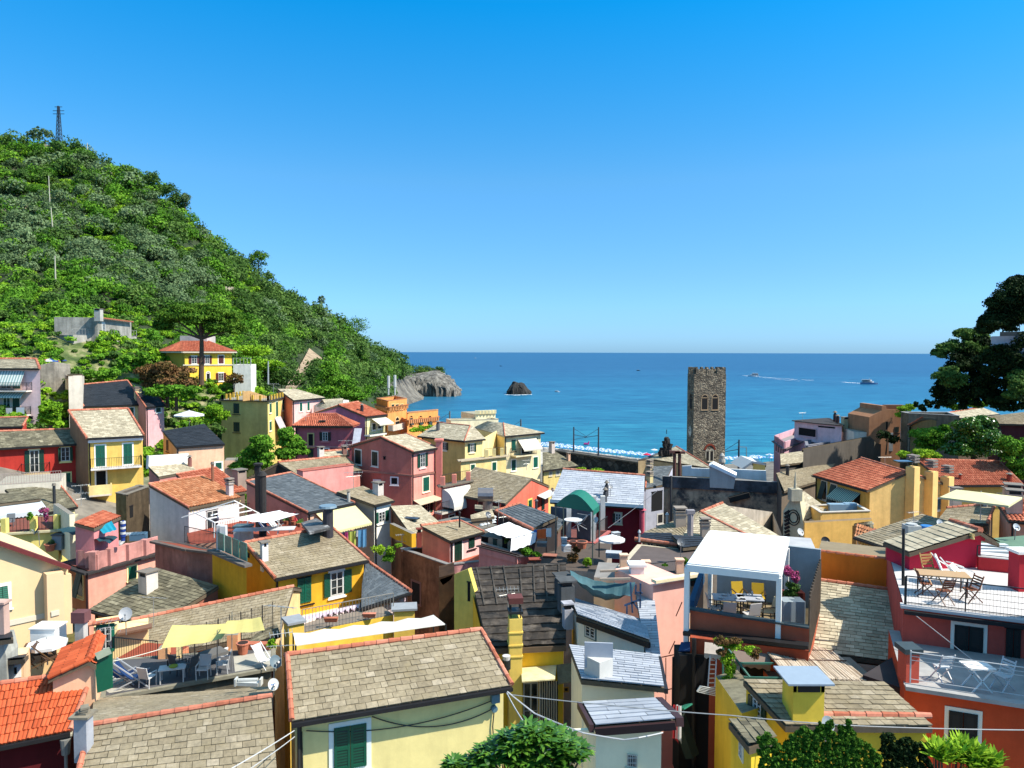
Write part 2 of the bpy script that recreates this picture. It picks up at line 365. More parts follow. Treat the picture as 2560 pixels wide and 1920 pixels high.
    hs_.F = {'f': fc(e0,e1),'l': fc(b0,e0) if not (both and R0 != R1) else fc(r0,e0),'r': fc(e1,b1) if not (both and R0 != R1) else fc(e1,r1),'l2': fc(b0,r0),'r2': fc(r1,b1)}
    n = (E1 - E0).cross(R0 - E0)
    if n.length < 1e-5: n = (E1 - E0).cross(R1 - E0)
    n.normalize(); hs_.rp = (E0,n); hs_.c = (E0,E1,R0,R1,B0,B1); hs_.ze = z_e; hs_.zb = zb; hs_.u = u; hs_.v = v; hs_.wc = (e0,e1,b0,b1)
    n2 = (B1 - B0).cross(R0 - B0); hs_.rp2 = (B0,n2.normalized() if n2.length > 1e-5 else n)
    if gutter:
        gm = MB(); ex = -v*.06; gm.bar(E0+ex - dz*.6,E1+ex - dz*.6,.13,.11)
        gm.bar(e0 - v*.06+u*.12 - UP*.1,Vector((e0.x,e0.y,max(zb,z_e - 9))) - v*.06+u*.12,.09); gm.build('gutter',DARK(),root)
    if fascia:
        gm = MB(); a = e0 - v*.1; b = e1 - v*.1; gm.bar(a - UP*.25,b - UP*.25,.2,.5); gm.build('cornice',plaster(fascia,.1),root)
    if eavecap: gm = MB(); caps(gm,E0,E1,.1); gm.build('eave_tiles',SALMON(),hs_.roof)
    return hs_
def block(label,D,T,h=12,wall=(230,200,150),stain=.25,parapet=0,pt=.22,cap=None,floor=(190,180,165),cat='house',name='house',wallmat=None,walls=None,ledge=0,ledgecol=None,dirt=None,group=None,capm=None,floormat=None,close=True,dep=5,flip=1):
    """flat-topped building: T = outline of the top (left, near corner, right[, back]); parapet height above the floor"""
    hs_ = House(); z = PD(T[0] if D > 0 else T[1],abs(D)).z; pts = [PZ(p,z) if not isinstance(p,Vector) else Vector((p.x,p.y,z)) for p in T]
    if len(pts) == 3: pts.append(pts[0]+pts[2] - pts[1])
    if len(pts) == 2:
        u = unit(pts[1] - pts[0]); nn = Vector((-u.y,u.x,0)); nn = nn if nn.dot(pts[0] - Vector((0,0,z))) > 0 else -nn; pts += [pts[1]+nn*dep,pts[0]+nn*dep]
    print('B %-60s z %.1f' % (label[:60],z),' '.join('(%.0f,%.0f)' % (p.x,p.y) for p in pts))
    n = len(pts); cen = sum(pts,Vector())/n; zb = (min([z - 1]+[gnd(p.x,p.y) for p in pts]) - .4) if h > 3 else z - h; root = thing(name,label,cat,(cen.x,cen.y,zb),group); hs_.root = root
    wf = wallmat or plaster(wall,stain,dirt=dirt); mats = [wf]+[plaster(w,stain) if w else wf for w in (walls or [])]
    wm = MB(); zt = z - parapet
    for i in range(n):
        j = (i+1) % n; mi = (i+1) if walls and i < len(walls) else 0
        wm.face([Vector((*pts[i].xy,zb)),Vector((*pts[j].xy,zb)),Vector((*pts[j].xy,zt)),Vector((*pts[i].xy,zt))],mi,.5)
        if parapet:
            a,b = pts[i],pts[j]; u = unit(b - a); nn = Vector((-u.y,u.x,0))
            if nn.dot(cen - a) < 0: nn = -nn
            q = [a,b,b+nn*pt - u*pt,a+nn*pt+u*pt]
            wm.prism([Vector((*p.xy,zt)) for p in q],q,mi,.5)
    hs_.wall = wm.build('wall',mats,root)
    fm = MB(); fm.face([Vector((*p.xy,zt+(.004 if parapet else 0))) for p in pts],0,.5); hs_.floor = fm.build('roof_deck',floormat or flat(floor,.9,.25,1.5,f=.45),root)
    if cap:
        cm = MB()
        for i in range(n):
            j = (i+1) % n; a,b = pts[i],pts[j]; u = unit(b - a); nn = Vector((-u.y,u.x,0))
            if nn.dot(cen - a) < 0: nn = -nn
            lz = UP*.035
            cm.bar(a+nn*pt/2+lz - u*.03,b+nn*pt/2+lz+u*.03,pt+.1,.064+.002*(i % 2),r=.5)
        cm.build('coping',capm or flat(cap,.8,.25,3),root)
    if ledge:
        cm = MB()
        for i in range(n):
            j = (i+1) % n; a,b = pts[i],pts[j]; u = unit(b - a); nn = Vector((-u.y,u.x,0))
            if nn.dot(cen - a) < 0: nn = -nn
            lz = Vector((0,0,-parapet - .06)); cm.bar(a - nn*.1+lz - u*.2,b - nn*.1+lz+u*.2,ledge,.12+.003*(i % 2))
        cm.build('ledge',flat(ledgecol or (70,66,62),.8,.3),root)
    hs_.F = {}
    for i in range(n):
        a,b = pts[i],pts[(i+1) % n]; uu = unit(b - a); nn = Vector((uu.y,-uu.x,0))
        if nn.dot(CAM - a) < 0: nn = -nn
        hs_.F[i] = (a.copy(),uu,nn)
    hs_.F['f'] = hs_.F[0]; hs_.pts = pts; hs_.z = z; hs_.zt = zt; hs_.zb = zb; hs_.rp = (Vector((0,0,zt)),UP); hs_.roof = hs_.floor
    return hs_
def onface(F_,p,off=0.0): return PP(p,F_[0]+F_[2]*off,F_[2])
def rect(F_,r,off=0.0):
    """r=(x0,y0,x1,y1) -> centre, half width, half height, u, n"""
    xc,yc = (r[0]+r[2])/2,(r[1]+r[3])/2; c = onface(F_,(xc,yc),off); a = onface(F_,(r[0],yc),off); b = onface(F_,(r[2],yc),off); t = onface(F_,(xc,r[1]),off); d = onface(F_,(xc,r[3]),off)
    uu = F_[1] if (b - a).dot(F_[1]) > 0 else -F_[1]
    return c,abs((b - a).dot(F_[1]))/2,abs(t.z - d.z)/2,uu,F_[2]
def win(hs_,f,r,st='shut',fr=(245,240,230),col=GREEN,sill=True,name='window',fw=.13,ajar=0):
    F_ = hs_.F[f] if not isinstance(f,tuple) else f; c,hw,hh,u,n = rect(F_,r); root = hs_.root
    m = MB(); d = .03
    def B(mb,x,z,w,h_,dep,o=0,mi=0): mb.box(c+u*x+UP*z+n*(o+dep/2),w,dep/2,h_,u,UP,mi)
    if fr:
        for x,z,w,h_ in ((-hw - fw/2,0,fw/2,hh),(hw+fw/2,0,fw/2,hh),(0,hh+fw/2,hw+fw,fw/2),(0,-hh - fw/2,hw+fw,fw/2)): B(m,x,z,w,h_,d)
    else:
        B(m,0,hh+.03,hw+.04,.03,d)
    if sill: B(m,0,-hh - fw - .03,hw+fw+.05,.03,.1)
    wob = m.build(name,plaster(fr,.08) if fr else DARK(),root)
    def pane(k=.9):
        p = MB(); B(p,0,0,hw,hh,.012); p.build('pane',glass_mat(),wob)
    def casing(colr=(240,238,232),bars=2):
        p = MB(); t = min(.06,hw*.2)
        for x,z,w,h_ in ((-hw+t/2,0,t/2,hh - t),(hw - t/2,0,t/2,hh - t),(0,hh - t/2,hw,t/2),(0,-hh+t/2,hw,t/2),(0,0,t*.55,hh - t)): B(p,x,z,w,h_,.035,.012)
        for k in range(bars): z = hh*(2*(k+1)/(bars+1) - 1); B(p,-hw/2,z,hw/2 - t,.012,.028,.012); B(p,hw/2,z,hw/2 - t,.012,.028,.012)
        p.build('casing',flat(colr,.6,.05),wob)
    def shut(x,w,ang=0,z0=0):
        p = MB(); ce = c+u*x+n*.035
        if ang:
            sg = 1 if x > 0 else -1; hinge = c+u*(x - sg*w)+n*.03; uu = (u*sg*math.cos(ang)+n*math.sin(ang)).normalized(); ce = hinge+uu*w
            p.box(ce,w,.018,hh,uu,UP); p.build('shutter',shutter_mat(col),wob)
        else:
            p.box(ce,w,.02,hh,u,UP)
            for zz in (-hh+.05,0,hh - .05): p.box(ce+n*.022+UP*zz,w,.01,.045,u,UP,1)
            for xx in (-w+.035,w - .035): p.box(ce+n*.0215+u*xx,.035,.01,hh - .002,u,UP,1)
            p.build('shutter',[shutter_mat(col),flat(col,.5,.15,f=.75)],wob)
    if st == 'shut':
        shut(-hw/2,hw/2 - .012); shut(hw/2,hw/2 - .012)
    elif st == 'open':
        pane(); casing(); shut(-hw - hw*.5 - .03,hw*.5,ajar); shut(hw+hw*.5+.03,hw*.5,ajar)
    elif st == 'openl': pane(); casing(); shut(-hw - hw*.5 - .03,hw*.5,ajar)
    elif st == 'glass': pane(); casing()
    elif st == 'dark': p = MB(); B(p,0,0,hw,hh,.012); p.build('opening',flat((14,14,16),.9,.1),wob)  # near-black sheet on the wall, painting the dark inside of an opening
    elif st == 'ajar':
        pane(); p = MB(); 
        for sx in (-1,1):
            t = c+u*sx*hw/2+UP*hh+n*.04; b_ = c+u*sx*hw/2 - UP*hh+n*(.04+hh*.55); ax = (b_ - t).normalized()
            p.box((t+b_)/2,hw/2 - .01,.02,(b_ - t).length/2,u,-ax)
        p.build('shutter',shutter_mat(col),wob)
    elif st == 'roll': p = MB(); B(p,0,0,hw,hh,.02); p.build('roller_shutter',shutter_mat(col),wob)
    elif st == 'arch':
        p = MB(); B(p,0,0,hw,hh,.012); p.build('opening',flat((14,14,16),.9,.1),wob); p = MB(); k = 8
        for i in range(k):
            a0,a1 = math.pi*i/k,math.pi*(i+1)/k; pp = [c+u*math.cos(a)*q+UP*(hh+math.sin(a)*q) for a,q in ((a0,hw+fw),(a1,hw+fw),(a1,hw),(a0,hw))]
            p.prism([q+n*.01 for q in pp],[q+n*.06 for q in pp])
        p.build('arch',plaster(fr or (200,180,160),.1),wob)
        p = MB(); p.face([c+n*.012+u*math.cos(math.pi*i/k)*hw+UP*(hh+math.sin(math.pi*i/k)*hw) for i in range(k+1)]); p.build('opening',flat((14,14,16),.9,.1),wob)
    return wob
def onroof(hs_,p,back=False): rp = hs_.rp2 if back else hs_.rp; return PP(p,rp[0],rp[1])
def chimney(hs_,p,w=.5,h=1.1,st='box',col=(225,190,150),back=False,d=None):
    b = onroof(hs_,p,back); m = MB(); u = getattr(hs_,'u',Vector((1,0,0))); d = d or w
    if st == 'box':
        m.box(b+UP*(h/2 - .3),w/2,d/2,h/2+.3,u,UP,0)
        for s_ in (-1,1): m.box(b+UP*(h+.12)+u*s_*(w/2 - .05),.05,d/2,.12,u,UP,0)
        m.box(b+UP*(h+.115),w/2 - .11,d/2 - .05,.11,u,UP,2); m.box(b+UP*(h+.27),w/2+.09,d/2+.09,.035,u,UP,1)
    elif st == 'louvre':
        m.box(b+UP*(h*.3),w/2,d/2,h*.3+.3,u,UP,0)
        for k in range(3): z = h*.6+.14+k*.2; m.box(b+UP*(z - .06),w/2 - .07,d/2 - .07,.06,u,UP,2); m.box(b+UP*(z+.045),w/2+.05,d/2+.05,.045,u,UP,1)
    elif st == 'pipe':
        m.tube(b - UP*.3,b+UP*h,w/2,n=12,m=0); m.tube(b+UP*(h+.02),b+UP*(h+.2),w*.75,w*.55,12,1); 
    elif st == 'cowl':
        m.tube(b - UP*.3,b+UP*h*.7,w/2,n=10,m=0); m.tube(b+UP*h*.7,b+UP*h*.85,w*.3,n=8,m=2); m.tube(b+UP*h*.85,b+UP*h,w*.7,w*.2,10,1)
    return m.build('chimney',[plaster(col,.3) if st in ('box','louvre') else flat(col,.5,.2,metal=.3 if st == 'pipe' else 0),flat((150,140,128),.8,.3) if st != 'louvre' else flat((175,160,145),.8,.2),DARK()],hs_.roof)
def railing(hs_,pts,h=1.0,step=.14,t=.02,mat=None,name='railing',mid=True,parent=None):
    m = MB()
    for a,b in zip(pts,pts[1:]):
        L_ = (b - a).length; n = min(150,max(1,int(L_/step))); m.bar(a+UP*h,b+UP*h,.045,.03)
        if mid: m.bar(a+UP*.08,b+UP*.08,.025)
        for k in range(n+1): p = a.lerp(b,k/n); m.bar(p,p+UP*(h - .016),t*(2 if k in (0,n) else 1))
    return m.build(name,mat or IRON(),parent or (hs_.root if hs_ else None))
def balcony(hs_,f,r,dep=1.0,rail=.95,slab=(215,205,190),railmat=None,step=.14,solid=None):
    """r = (x0,y,x1) front top edge of the slab as seen"""
    F_ = hs_.F[f]; a = onface(F_,(r[0],r[1]),dep); b = onface(F_,(r[2],r[3] if len(r) > 3 else r[1]),dep); b.z = a.z; n = F_[2]; m = MB(); a2,b2 = a - n*dep,b - n*dep
    q = [a,b,b2,a2]; m.prism([p - UP*.16 for p in q],q); o = m.build('balcony',plaster(slab,.3),hs_.root)
    if solid:
        m = MB(); i_ = n*.08
        for p,q2 in ((a2,a - i_),(a - i_,b - i_),(b - i_,b2)): m.bar(p+UP*rail/2,q2+UP*rail/2,.12,rail)
        m.build('parapet',plaster(solid,.3),o)
    else: i_ = n*.06; railing(hs_,[a2+UP*.001,a - i_,b - i_,b2],rail,step,parent=o,mat=railmat)
    return o
def awning(hs_,f,r,out=1.2,drop=.5,mat=None,name='awning',val=.2,curve=False,top=None):
    """r=(x0,y,x1[,y1]) top edge on the wall"""
    F_ = hs_.F[f] if not isinstance(f,tuple) else f; n = F_[2]; a = onface(F_,(r[0],r[1]),.03); b = onface(F_,(r[2],r[3] if len(r) > 3 else r[1]),.03); b.z = a.z; m = MB(); k = 6 if curve else 1
    W = (b - a).length; P_ = []
    for i in range(k+1):
        t = i/k; o = out*(math.sin(t*math.pi/2) if curve else t); dz = drop*((1 - math.cos(t*math.pi/2)) if curve else t); P_.append((a+n*o - UP*dz,b+n*o - UP*dz))
    if curve: P_.append((P_[-1][0] - UP*.1,P_[-1][1] - UP*.1))
    for i in range(len(P_) - 1):
        m.face([P_[i][0],P_[i][1],P_[i+1][1],P_[i+1][0]],0,.5,[(0,i),(W,i),(W,i+1),(0,i+1)])
    # side cheeks and a scalloped valance
    l,r_ = P_[-1]; ns = min(60,max(4,int(W/.22)))
    for i in range(ns):
        p = l.lerp(r_,i/ns); q = l.lerp(r_,(i+1)/ns); mid = (p+q)/2
        x0,x1 = W*i/ns,W*(i+1)/ns
        m.face([p,q,q - UP*val*.7,mid - UP*val,p - UP*val*.7],0,.5,[(x0,0),(x1,0),(x1,1),((x0+x1)/2,1),(x0,1)])
    if curve:
        for s_,w_ in ((0,a),(1,b)): m.face([w_]+[p[s_] for p in P_]+[Vector((*w_.xy,P_[-1][s_].z))][:1],0,.5,[(0,0)]*(len(P_)+2))
    o = m.build(name,mat or flat((245,238,215),.8,.08),hs_.root)
    return o

def vplane(p0,p1,D):
    """vertical plane through two survey points at the height of the first"""
    a = PD(p0,D); b = PZ(p1,a.z); u = unit(b - a); n = Vector((u.y,-u.x,0)); n = n if n.dot(CAM - a) > 0 else -n; return (a,u,n)
def shell(label,F_,top,th=4,zb=None,wall=(230,200,150),stain=.25,mat=None,name='house',cat='house',dirt=None):
    """a wall with an uneven top outline standing on the ground, th deep: top = survey points left to right"""
    pts = [onface(F_,p) for p in top]; zb = zb if zb is not None else min(gnd(p.x,p.y) for p in pts) - .3; c = sum(pts,Vector())/len(pts); root = thing(name,label,cat,(c.x,c.y,zb)); h = House(); h.root = root; h.F = {'f': F_}
    m = MB(); back = -F_[2]*th; fr = [Vector((*pts[0].xy,zb))]+[p for p in pts]+[Vector((*pts[-1].xy,zb))]; m.prism([p+back for p in fr],fr,0,.5); h.wall = m.build('wall',mat or plaster(wall,stain,dirt=dirt),root); h.zb = zb; h.pts = pts; return h
# ============================================================ SETTING
def sea_mat():
    m,N,L,bs = nmat('sea_water'); geo = N.new('ShaderNodeNewGeometry'); sp = N.new('ShaderNodeSeparateXYZ'); L.new(geo.outputs['Position'],sp.inputs[0])
    mr = N.new('ShaderNodeMapRange'); mr.inputs[1].default_value = 180; mr.inputs[2].default_value = 1600; L.new(sp.outputs[1],mr.inputs[0])
    n = noise(N,L,.004,4,.5,geo.outputs['Position']); ad = N.new('ShaderNodeMath'); ad.operation = 'MULTIPLY_ADD'; ad.inputs[1].default_value = .22; L.new(n.outputs[0],ad.inputs[0]); L.new(mr.outputs[0],ad.inputs[2])
    r = ramp(N,[(.10,(.014,.15,.215)),(.30,(.012,.108,.195)),(.7,(.012,.080,.165)),(1,(.012,.068,.15))]); L.new(ad.outputs[0],r.inputs[0])
    mp = N.new('ShaderNodeMapping'); mp.inputs['Scale'].default_value = (.05,.22,1); L.new(geo.outputs['Position'],mp.inputs[0])
    w1 = noise(N,L,1.0,8,.62,mp.outputs[0])
    mp2 = N.new('ShaderNodeMapping'); mp2.inputs['Scale'].default_value = (.0022,.012,1); L.new(geo.outputs['Position'],mp2.inputs[0]); w2 = noise(N,L,1.0,5,.6,mp2.outputs[0])
    r2 = ramp(N,[(.35,(.72,.78,.84)),(.65,(1.15,1.1,1.06))]); L.new(w2.outputs[0],r2.inputs[0])
    rw = ramp(N,[(.34,(.5,.6,.68)),(.5,(1,1,1)),(.66,(1.9,1.5,1.32))]); L.new(w1.outputs[0],rw.inputs[0])
    c = mix(N,L,r.outputs[0],r2.outputs[0],1.0,'MULTIPLY'); c = mix(N,L,c,rw.outputs[0],1.0,'MULTIPLY')
    L.new(c,bs.inputs['Base Color']); bs.inputs['Roughness'].default_value = .35; bs.inputs['IOR'].default_value = 1.33; bs.inputs['Specular IOR Level'].default_value = .28
    b = N.new('ShaderNodeBump'); b.inputs['Strength'].default_value = .9; b.inputs['Distance'].default_value = .55; L.new(w1.outputs[0],b.inputs['Height']); L.new(b.outputs[0],bs.inputs['Normal'])
    return m
mb = MB(); mb.face([(-30000,-60,0),(30000,-60,0),(30000,50000,0),(-30000,50000,0)]); struct(mb.build('sea',sea_mat()))
def gnd(x,y):
    y0_ = y; y = y if y < 190 else 190+(y - 190)*50/max(8.,50+12 - 1.05*min(74,max(0,x - 12)))
    base = np.interp(y,[0,15,40,70,100,150,200,214,236,244],[11,10,9,8.5,7,4,2.2,1.4,.25,-1.2])
    left = max(0,-x - 12 - .05*y); right = max(0,x - 24 - .12*y)
    fade = np.interp(y,[0,120,190],[1,1,.25])
    hill_ = min(1,max(0,(y - 92)/24))*min(1,max(0,(-x - 20)/16))*10.5
    return float(base+hill_+(min(left*.38,19)+min(right*.28,16))*fade)
mb = MB(); xs = list(np.linspace(-150,190,86)); ys = list(np.linspace(-14,188,58))+list(np.arange(190,268,3.0))
for i in range(len(xs) - 1):
    for j in range(len(ys) - 1):
        q = [(xs[i],ys[j]),(xs[i+1],ys[j]),(xs[i+1],ys[j+1]),(xs[i],ys[j+1])]; mb.face([(a,b,gnd(a,b)) for a,b in q],0,.5)
gm_,N,L,bs = nmat('paved_ground'); geo = N.new('ShaderNodeNewGeometry'); sp = N.new('ShaderNodeSeparateXYZ'); L.new(geo.outputs['Position'],sp.inputs[0])
mr = N.new('ShaderNodeMapRange'); mr.inputs[1].default_value = 188; mr.inputs[2].default_value = 196; L.new(sp.outputs[1],mr.inputs[0])
nn_ = noise(N,L,.6,6,.6,geo.outputs['Position']); r1 = ramp(N,[(.35,(.10,.09,.075)),(.6,(.19,.17,.14))]); L.new(nn_.outputs[0],r1.inputs[0]); r2 = ramp(N,[(.35,(.34,.31,.26)),(.6,(.46,.42,.36))]); L.new(nn_.outputs[0],r2.inputs[0])
gx = N.new('ShaderNodeMapRange'); gx.inputs[1].default_value = -16; gx.inputs[2].default_value = -26; L.new(sp.outputs[0],gx.inputs[0]); gy = N.new('ShaderNodeMapRange'); gy.inputs[1].default_value = 76; gy.inputs[2].default_value = 88; L.new(sp.outputs[1],gy.inputs[0]); gm2 = N.new('ShaderNodeMath'); gm2.operation = 'MULTIPLY'; L.new(gx.outputs[0],gm2.inputs[0]); L.new(gy.outputs[0],gm2.inputs[1])
r3 = ramp(N,[(.35,(.035,.06,.012)),(.5,(.09,.12,.03)),(.65,(.25,.22,.12))]); L.new(nn_.outputs[0],r3.inputs[0]); cc_ = mix(N,L,r1.outputs[0],r2.outputs[0],mr.outputs[0])
L.new(mix(N,L,cc_,r3.outputs[0],gm2.outputs[0]),bs.inputs['Base Color']); bs.inputs['Roughness'].default_value = .95
struct(mb.build('ground',gm_))
# ------------------------------------------------------------ the hillside on the left, surveyed: ridge and foot by column
HC = [(-700,330,300,930,100),(-300,340,310,930,108),(0,352,320,925,118),(60,358,320,925,118),(140,372,322,925,118),(200,378,318,930,120),(240,412,312,935,122),(262,432,308,938,122),
      (330,442,305,945,124),(400,498,305,955,126),(450,535,305,960,126),(520,592,308,965,128),(600,662,318,985,130),(700,750,335,1000,132),(800,806,360,1010,136),(860,842,385,1015,170),
      (900,868,410,1015,250),(960,905,450,1012,330),(1000,935,500,1005,430),(1035,960,540,1000,470),(1062,985,560,998,500)]
hx = [c[0] for c in HC]
def hcol(x): return [float(np.interp(x,hx,[c[k] for c in HC])) for k in (1,2,3,4)]
from mathutils import noise as mnoise
reg('0')
def hill_pt(x,t):
    """t 0 at the foot, 1 at the ridge"""
    ry,rD,by,bD = hcol(x); e = t ** .92
    y = by+(ry - by)*t; D = bD+(rD - bD)*e
    p = PD((x,y),D); k = min(1,4*t*(1 - t)+.1)
    p.y += (mnoise.noise(p*.018)*10+mnoise.noise(p*.06)*3)*k
    return p
cols = list(np.linspace(-700,1062,150)); TT = list(np.linspace(0,1,60)); mb = MB(); grid = [[hill_pt(x,t) for t in TT] for x in cols]
for i in range(len(cols)):
    top = grid[i][-1]; bot = grid[i][0]
    grid[i] = [Vector((bot.x*.93,bot.y - 9,min(bot.z - 5,gnd(bot.x,min(bot.y,190)) - 2) if bot.y < 190 else -4))]+grid[i]+[Vector((top.x*1.04,top.y+12,top.z - 2)),Vector((top.x*1.3,top.y+90,top.z*.6)),Vector((top.x*1.7,top.y+200,-5))]
for i in range(len(cols) - 1):
    for j in range(len(grid[0]) - 1): mb.face([grid[i][j],grid[i+1][j],grid[i+1][j+1],grid[i][j+1]],0,.5)
hm,N,L,bs = nmat('hillside_soil'); geo = N.new('ShaderNodeNewGeometry'); n1 = noise(N,L,.05,8,.7,geo.outputs['Position']); sp = N.new('ShaderNodeSeparateXYZ'); L.new(geo.outputs['Position'],sp.inputs[0])
r1 = ramp(N,[(.38,(.018,.034,.009)),(.55,(.03,.055,.014)),(.70,(.13,.11,.065))]); L.new(n1.outputs[0],r1.inputs[0])
n2 = noise(N,L,.12,10,.75,geo.outputs['Position']); r2 = ramp(N,[(.36,(.05,.048,.045)),(.5,(.14,.128,.105)),(.64,(.27,.25,.21))]); L.new(n2.outputs[0],r2.inputs[0])
mx = N.new('ShaderNodeMapRange'); mx.inputs[1].default_value = 330; mx.inputs[2].default_value = 380; L.new(sp.outputs[1],mx.inputs[0])
mz = N.new('ShaderNodeMapRange'); mz.inputs[1].default_value = 19; mz.inputs[2].default_value = 12; L.new(sp.outputs[2],mz.inputs[0])
mm = N.new('ShaderNodeMath'); mm.operation = 'MULTIPLY'; L.new(mx.outputs[0],mm.inputs[0]); L.new(mz.outputs[0],mm.inputs[1])
L.new(mix(N,L,r1.outputs[0],r2.outputs[0],mm.outputs[0]),bs.inputs['Base Color']); bs.inputs['Roughness'].default_value = .95; bump(N,L,n2.outputs[0],1.0,2.5,bs)
struct(mb.build('hillside',hm,smooth=True))
# ------------------------------------------------------------ rock headland and sea stack
ROCKM = None
def rock_mat(dark=False):
    k = 'rock%d' % dark
    if k in MATS: return MATS[k]
    m,N,L,bs = nmat('sea_rock'); geo = N.new('ShaderNodeNewGeometry'); mp = N.new('ShaderNodeMapping'); mp.inputs['Scale'].default_value = (1,1,.35); mp.inputs['Rotation'].default_value = (0,.5,0); L.new(geo.outputs['Position'],mp.inputs[0])
    n = noise(N,L,.28,10,.72,mp.outputs[0]); f = .16 if dark else 1
    r = ramp(N,[(.38,(.035*f,.032*f,.026*f)),(.49,(.12*f,.108*f,.088*f)),(.62,(.25*f,.23*f,.195*f))]); L.new(n.outputs[0],r.inputs[0]); L.new(r.outputs[0],bs.inputs['Base Color'])
    bs.inputs['Roughness'].default_value = .9; bump(N,L,n.outputs[0],1.0,2.0,bs); MATS[k] = m; return m
def rock(name,D,prof,thick,mat,seed=0,amp=1.0,rugged=.5):
    """prof: (x, ytop, ybase) columns"""
    px = np.linspace(prof[0][0],prof[-1][0],80); nt = 24; vs = []; fs = []
    for i,x in enumerate(px):
        yt = np.interp(x,[p[0] for p in prof],[p[1] for p in prof]); top = PD((x,yt),D); zt = max(.2,top.z)
        for j in range(nt+1):
            a = math.pi*j/nt; y = D - math.cos(a)*thick*(.4+.6*min(1,zt/8)); z = zt*(math.sin(a) ** .55) if 0 < j < nt else -2
            p = Vector((top.x*y/D,y,z)); nz = mnoise.noise(Vector((p.x*.16,p.y*.16,p.z*.12+seed)))+.7*abs(mnoise.noise(Vector((p.x*.4,p.y*.4,p.z*.2+seed))))+.4*mnoise.noise(Vector((p.x*1.1,p.y*1.1,p.z*.6+seed)))
            p += Vector((nz*amp,nz*amp*1.6,nz*amp*.5*(z > 0))); vs.append(p)
    mb = MB()
    for i in range(len(px) - 1):
        for j in range(nt): q = i*(nt+1)+j; mb.face([vs[q],vs[q+nt+1],vs[q+nt+2],vs[q+1]],0,.5)
    return mb.build(name,mat)
struct(rock('headland',560,[(960,920,1010),(1010,934,1010),(1050,930,1010),(1090,926,1000),(1106,934,996),(1122,944,990),(1134,956,985),(1140,968,982),(1149,979,980)],34,rock_mat(),3,2.4))
reg('0'); sD = 32*FPX/(985.5 - 880)
tag(rock('sea_stack',32*FPX/(985 - 880.5),[(1266,979,986),(1272,970,986),(1278,962,985),(1281,955,985),(1284,953,985),(1291,953.5,985),(1294,957,985),(1301,956.5,985),(1307,960,985),(1314,967,985),(1320,974,985),(1328,981,985)],10,rock_mat(True),9,1.3),
    'dark jagged rock islet standing alone in the bay','rock')
# ------------------------------------------------------------ foliage
def leafcloud(cen,rad,per,size,seed=0,base=None,flip=True,jit=.45,shell=.78):
    g = np.random.default_rng(seed); n = len(cen); tot = n*per; cen = np.repeat(np.asarray(cen,float),per,0); rad = np.repeat(np.asarray(rad,float),per,0)
    d = g.normal(size=(tot,3)); d /= np.linalg.norm(d,axis=1,keepdims=True); d[:,2] = np.where((d[:,2] < -.35) & flip,-d[:,2],d[:,2])
    rr = shell+(1.08 - shell)*g.random(tot); low = g.random(tot) < .18; rr = np.where(low,g.random(tot)*.8,rr)
    p = cen+d*rad*rr[:,None]; nrm = d+g.normal(size=(tot,3))*jit; nrm /= np.linalg.norm(nrm,axis=1,keepdims=True)
    a = np.cross(nrm,g.normal(size=(tot,3))); a /= np.linalg.norm(a,axis=1,keepdims=True)+1e-9; b = np.cross(nrm,a)
    s = (size if np.isscalar(size) else np.repeat(size,per))*g.uniform(.6,1.35,tot); s = s[:,None]
    v = np.stack([p - a*s*.5,p+b*s*.32,p+a*s*.5,p - b*s*.32],1).reshape(-1,3); q = np.arange(tot*4).reshape(-1,4)
    bs = g.random(n) if base is None else np.asarray(base); r = np.clip(np.repeat(bs,per)*.6+g.random(tot)*.4,0,1)
    return v,q,r
def leafm(name,c0,c1,c2,tr=.22): return rndmat(name,[(0,c0),(.5,c1),(1,c2)],rough=.7,nv=0,spec=.08,transl=tr)
LF = {'vine': lambda: leafm('vine_leaves',(0.060,0.150,0.010),(0.170,0.340,0.018),(0.320,0.500,0.035)),'dark': lambda: leafm('holm_oak_leaves',(0.032,0.072,0.016),(0.065,0.135,0.026),(0.140,0.230,0.050)),
      'olive': lambda: leafm('olive_leaves',(0.060,0.105,0.040),(0.115,0.180,0.075),(0.200,0.280,0.135)),'green': lambda: leafm('green_leaves',(0.035,0.100,0.009),(0.090,0.230,0.018),(0.200,0.380,0.035)),
      'rust': lambda: leafm('reddish_leaves',(0.052,0.054,0.014),(0.149,0.085,0.032),(0.298,0.155,0.069)),'pine': lambda: leafm('pine_needles',(0.030,0.080,0.008),(0.070,0.160,0.016),(0.160,0.280,0.030)),
      'ivy': lambda: leafm('ivy_leaves',(.022,.06,.008),(.055,.145,.014),(.13,.27,.028)),
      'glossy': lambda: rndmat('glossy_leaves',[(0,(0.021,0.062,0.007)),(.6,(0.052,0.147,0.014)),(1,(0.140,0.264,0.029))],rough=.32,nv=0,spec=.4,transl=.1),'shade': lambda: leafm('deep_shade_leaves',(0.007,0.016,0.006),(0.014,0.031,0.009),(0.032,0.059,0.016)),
      'lime': lambda: leafm('lime_leaves',(0.123,0.232,0.016),(0.228,0.388,0.025),(0.385,0.542,0.040)),'bloom': lambda: leafm('magenta_bracts',(0.035,0.078,0.017),(0.385,0.062,0.184),(0.665,0.139,0.322))}
BARK = lambda: flat((120,95,75),.95,.4,6,name='bark')
def stuff(name,v,q,r,mat,label,cat):
    o = npmesh(name,v,q,r,mat); return tag(o,label,cat,kind='stuff')
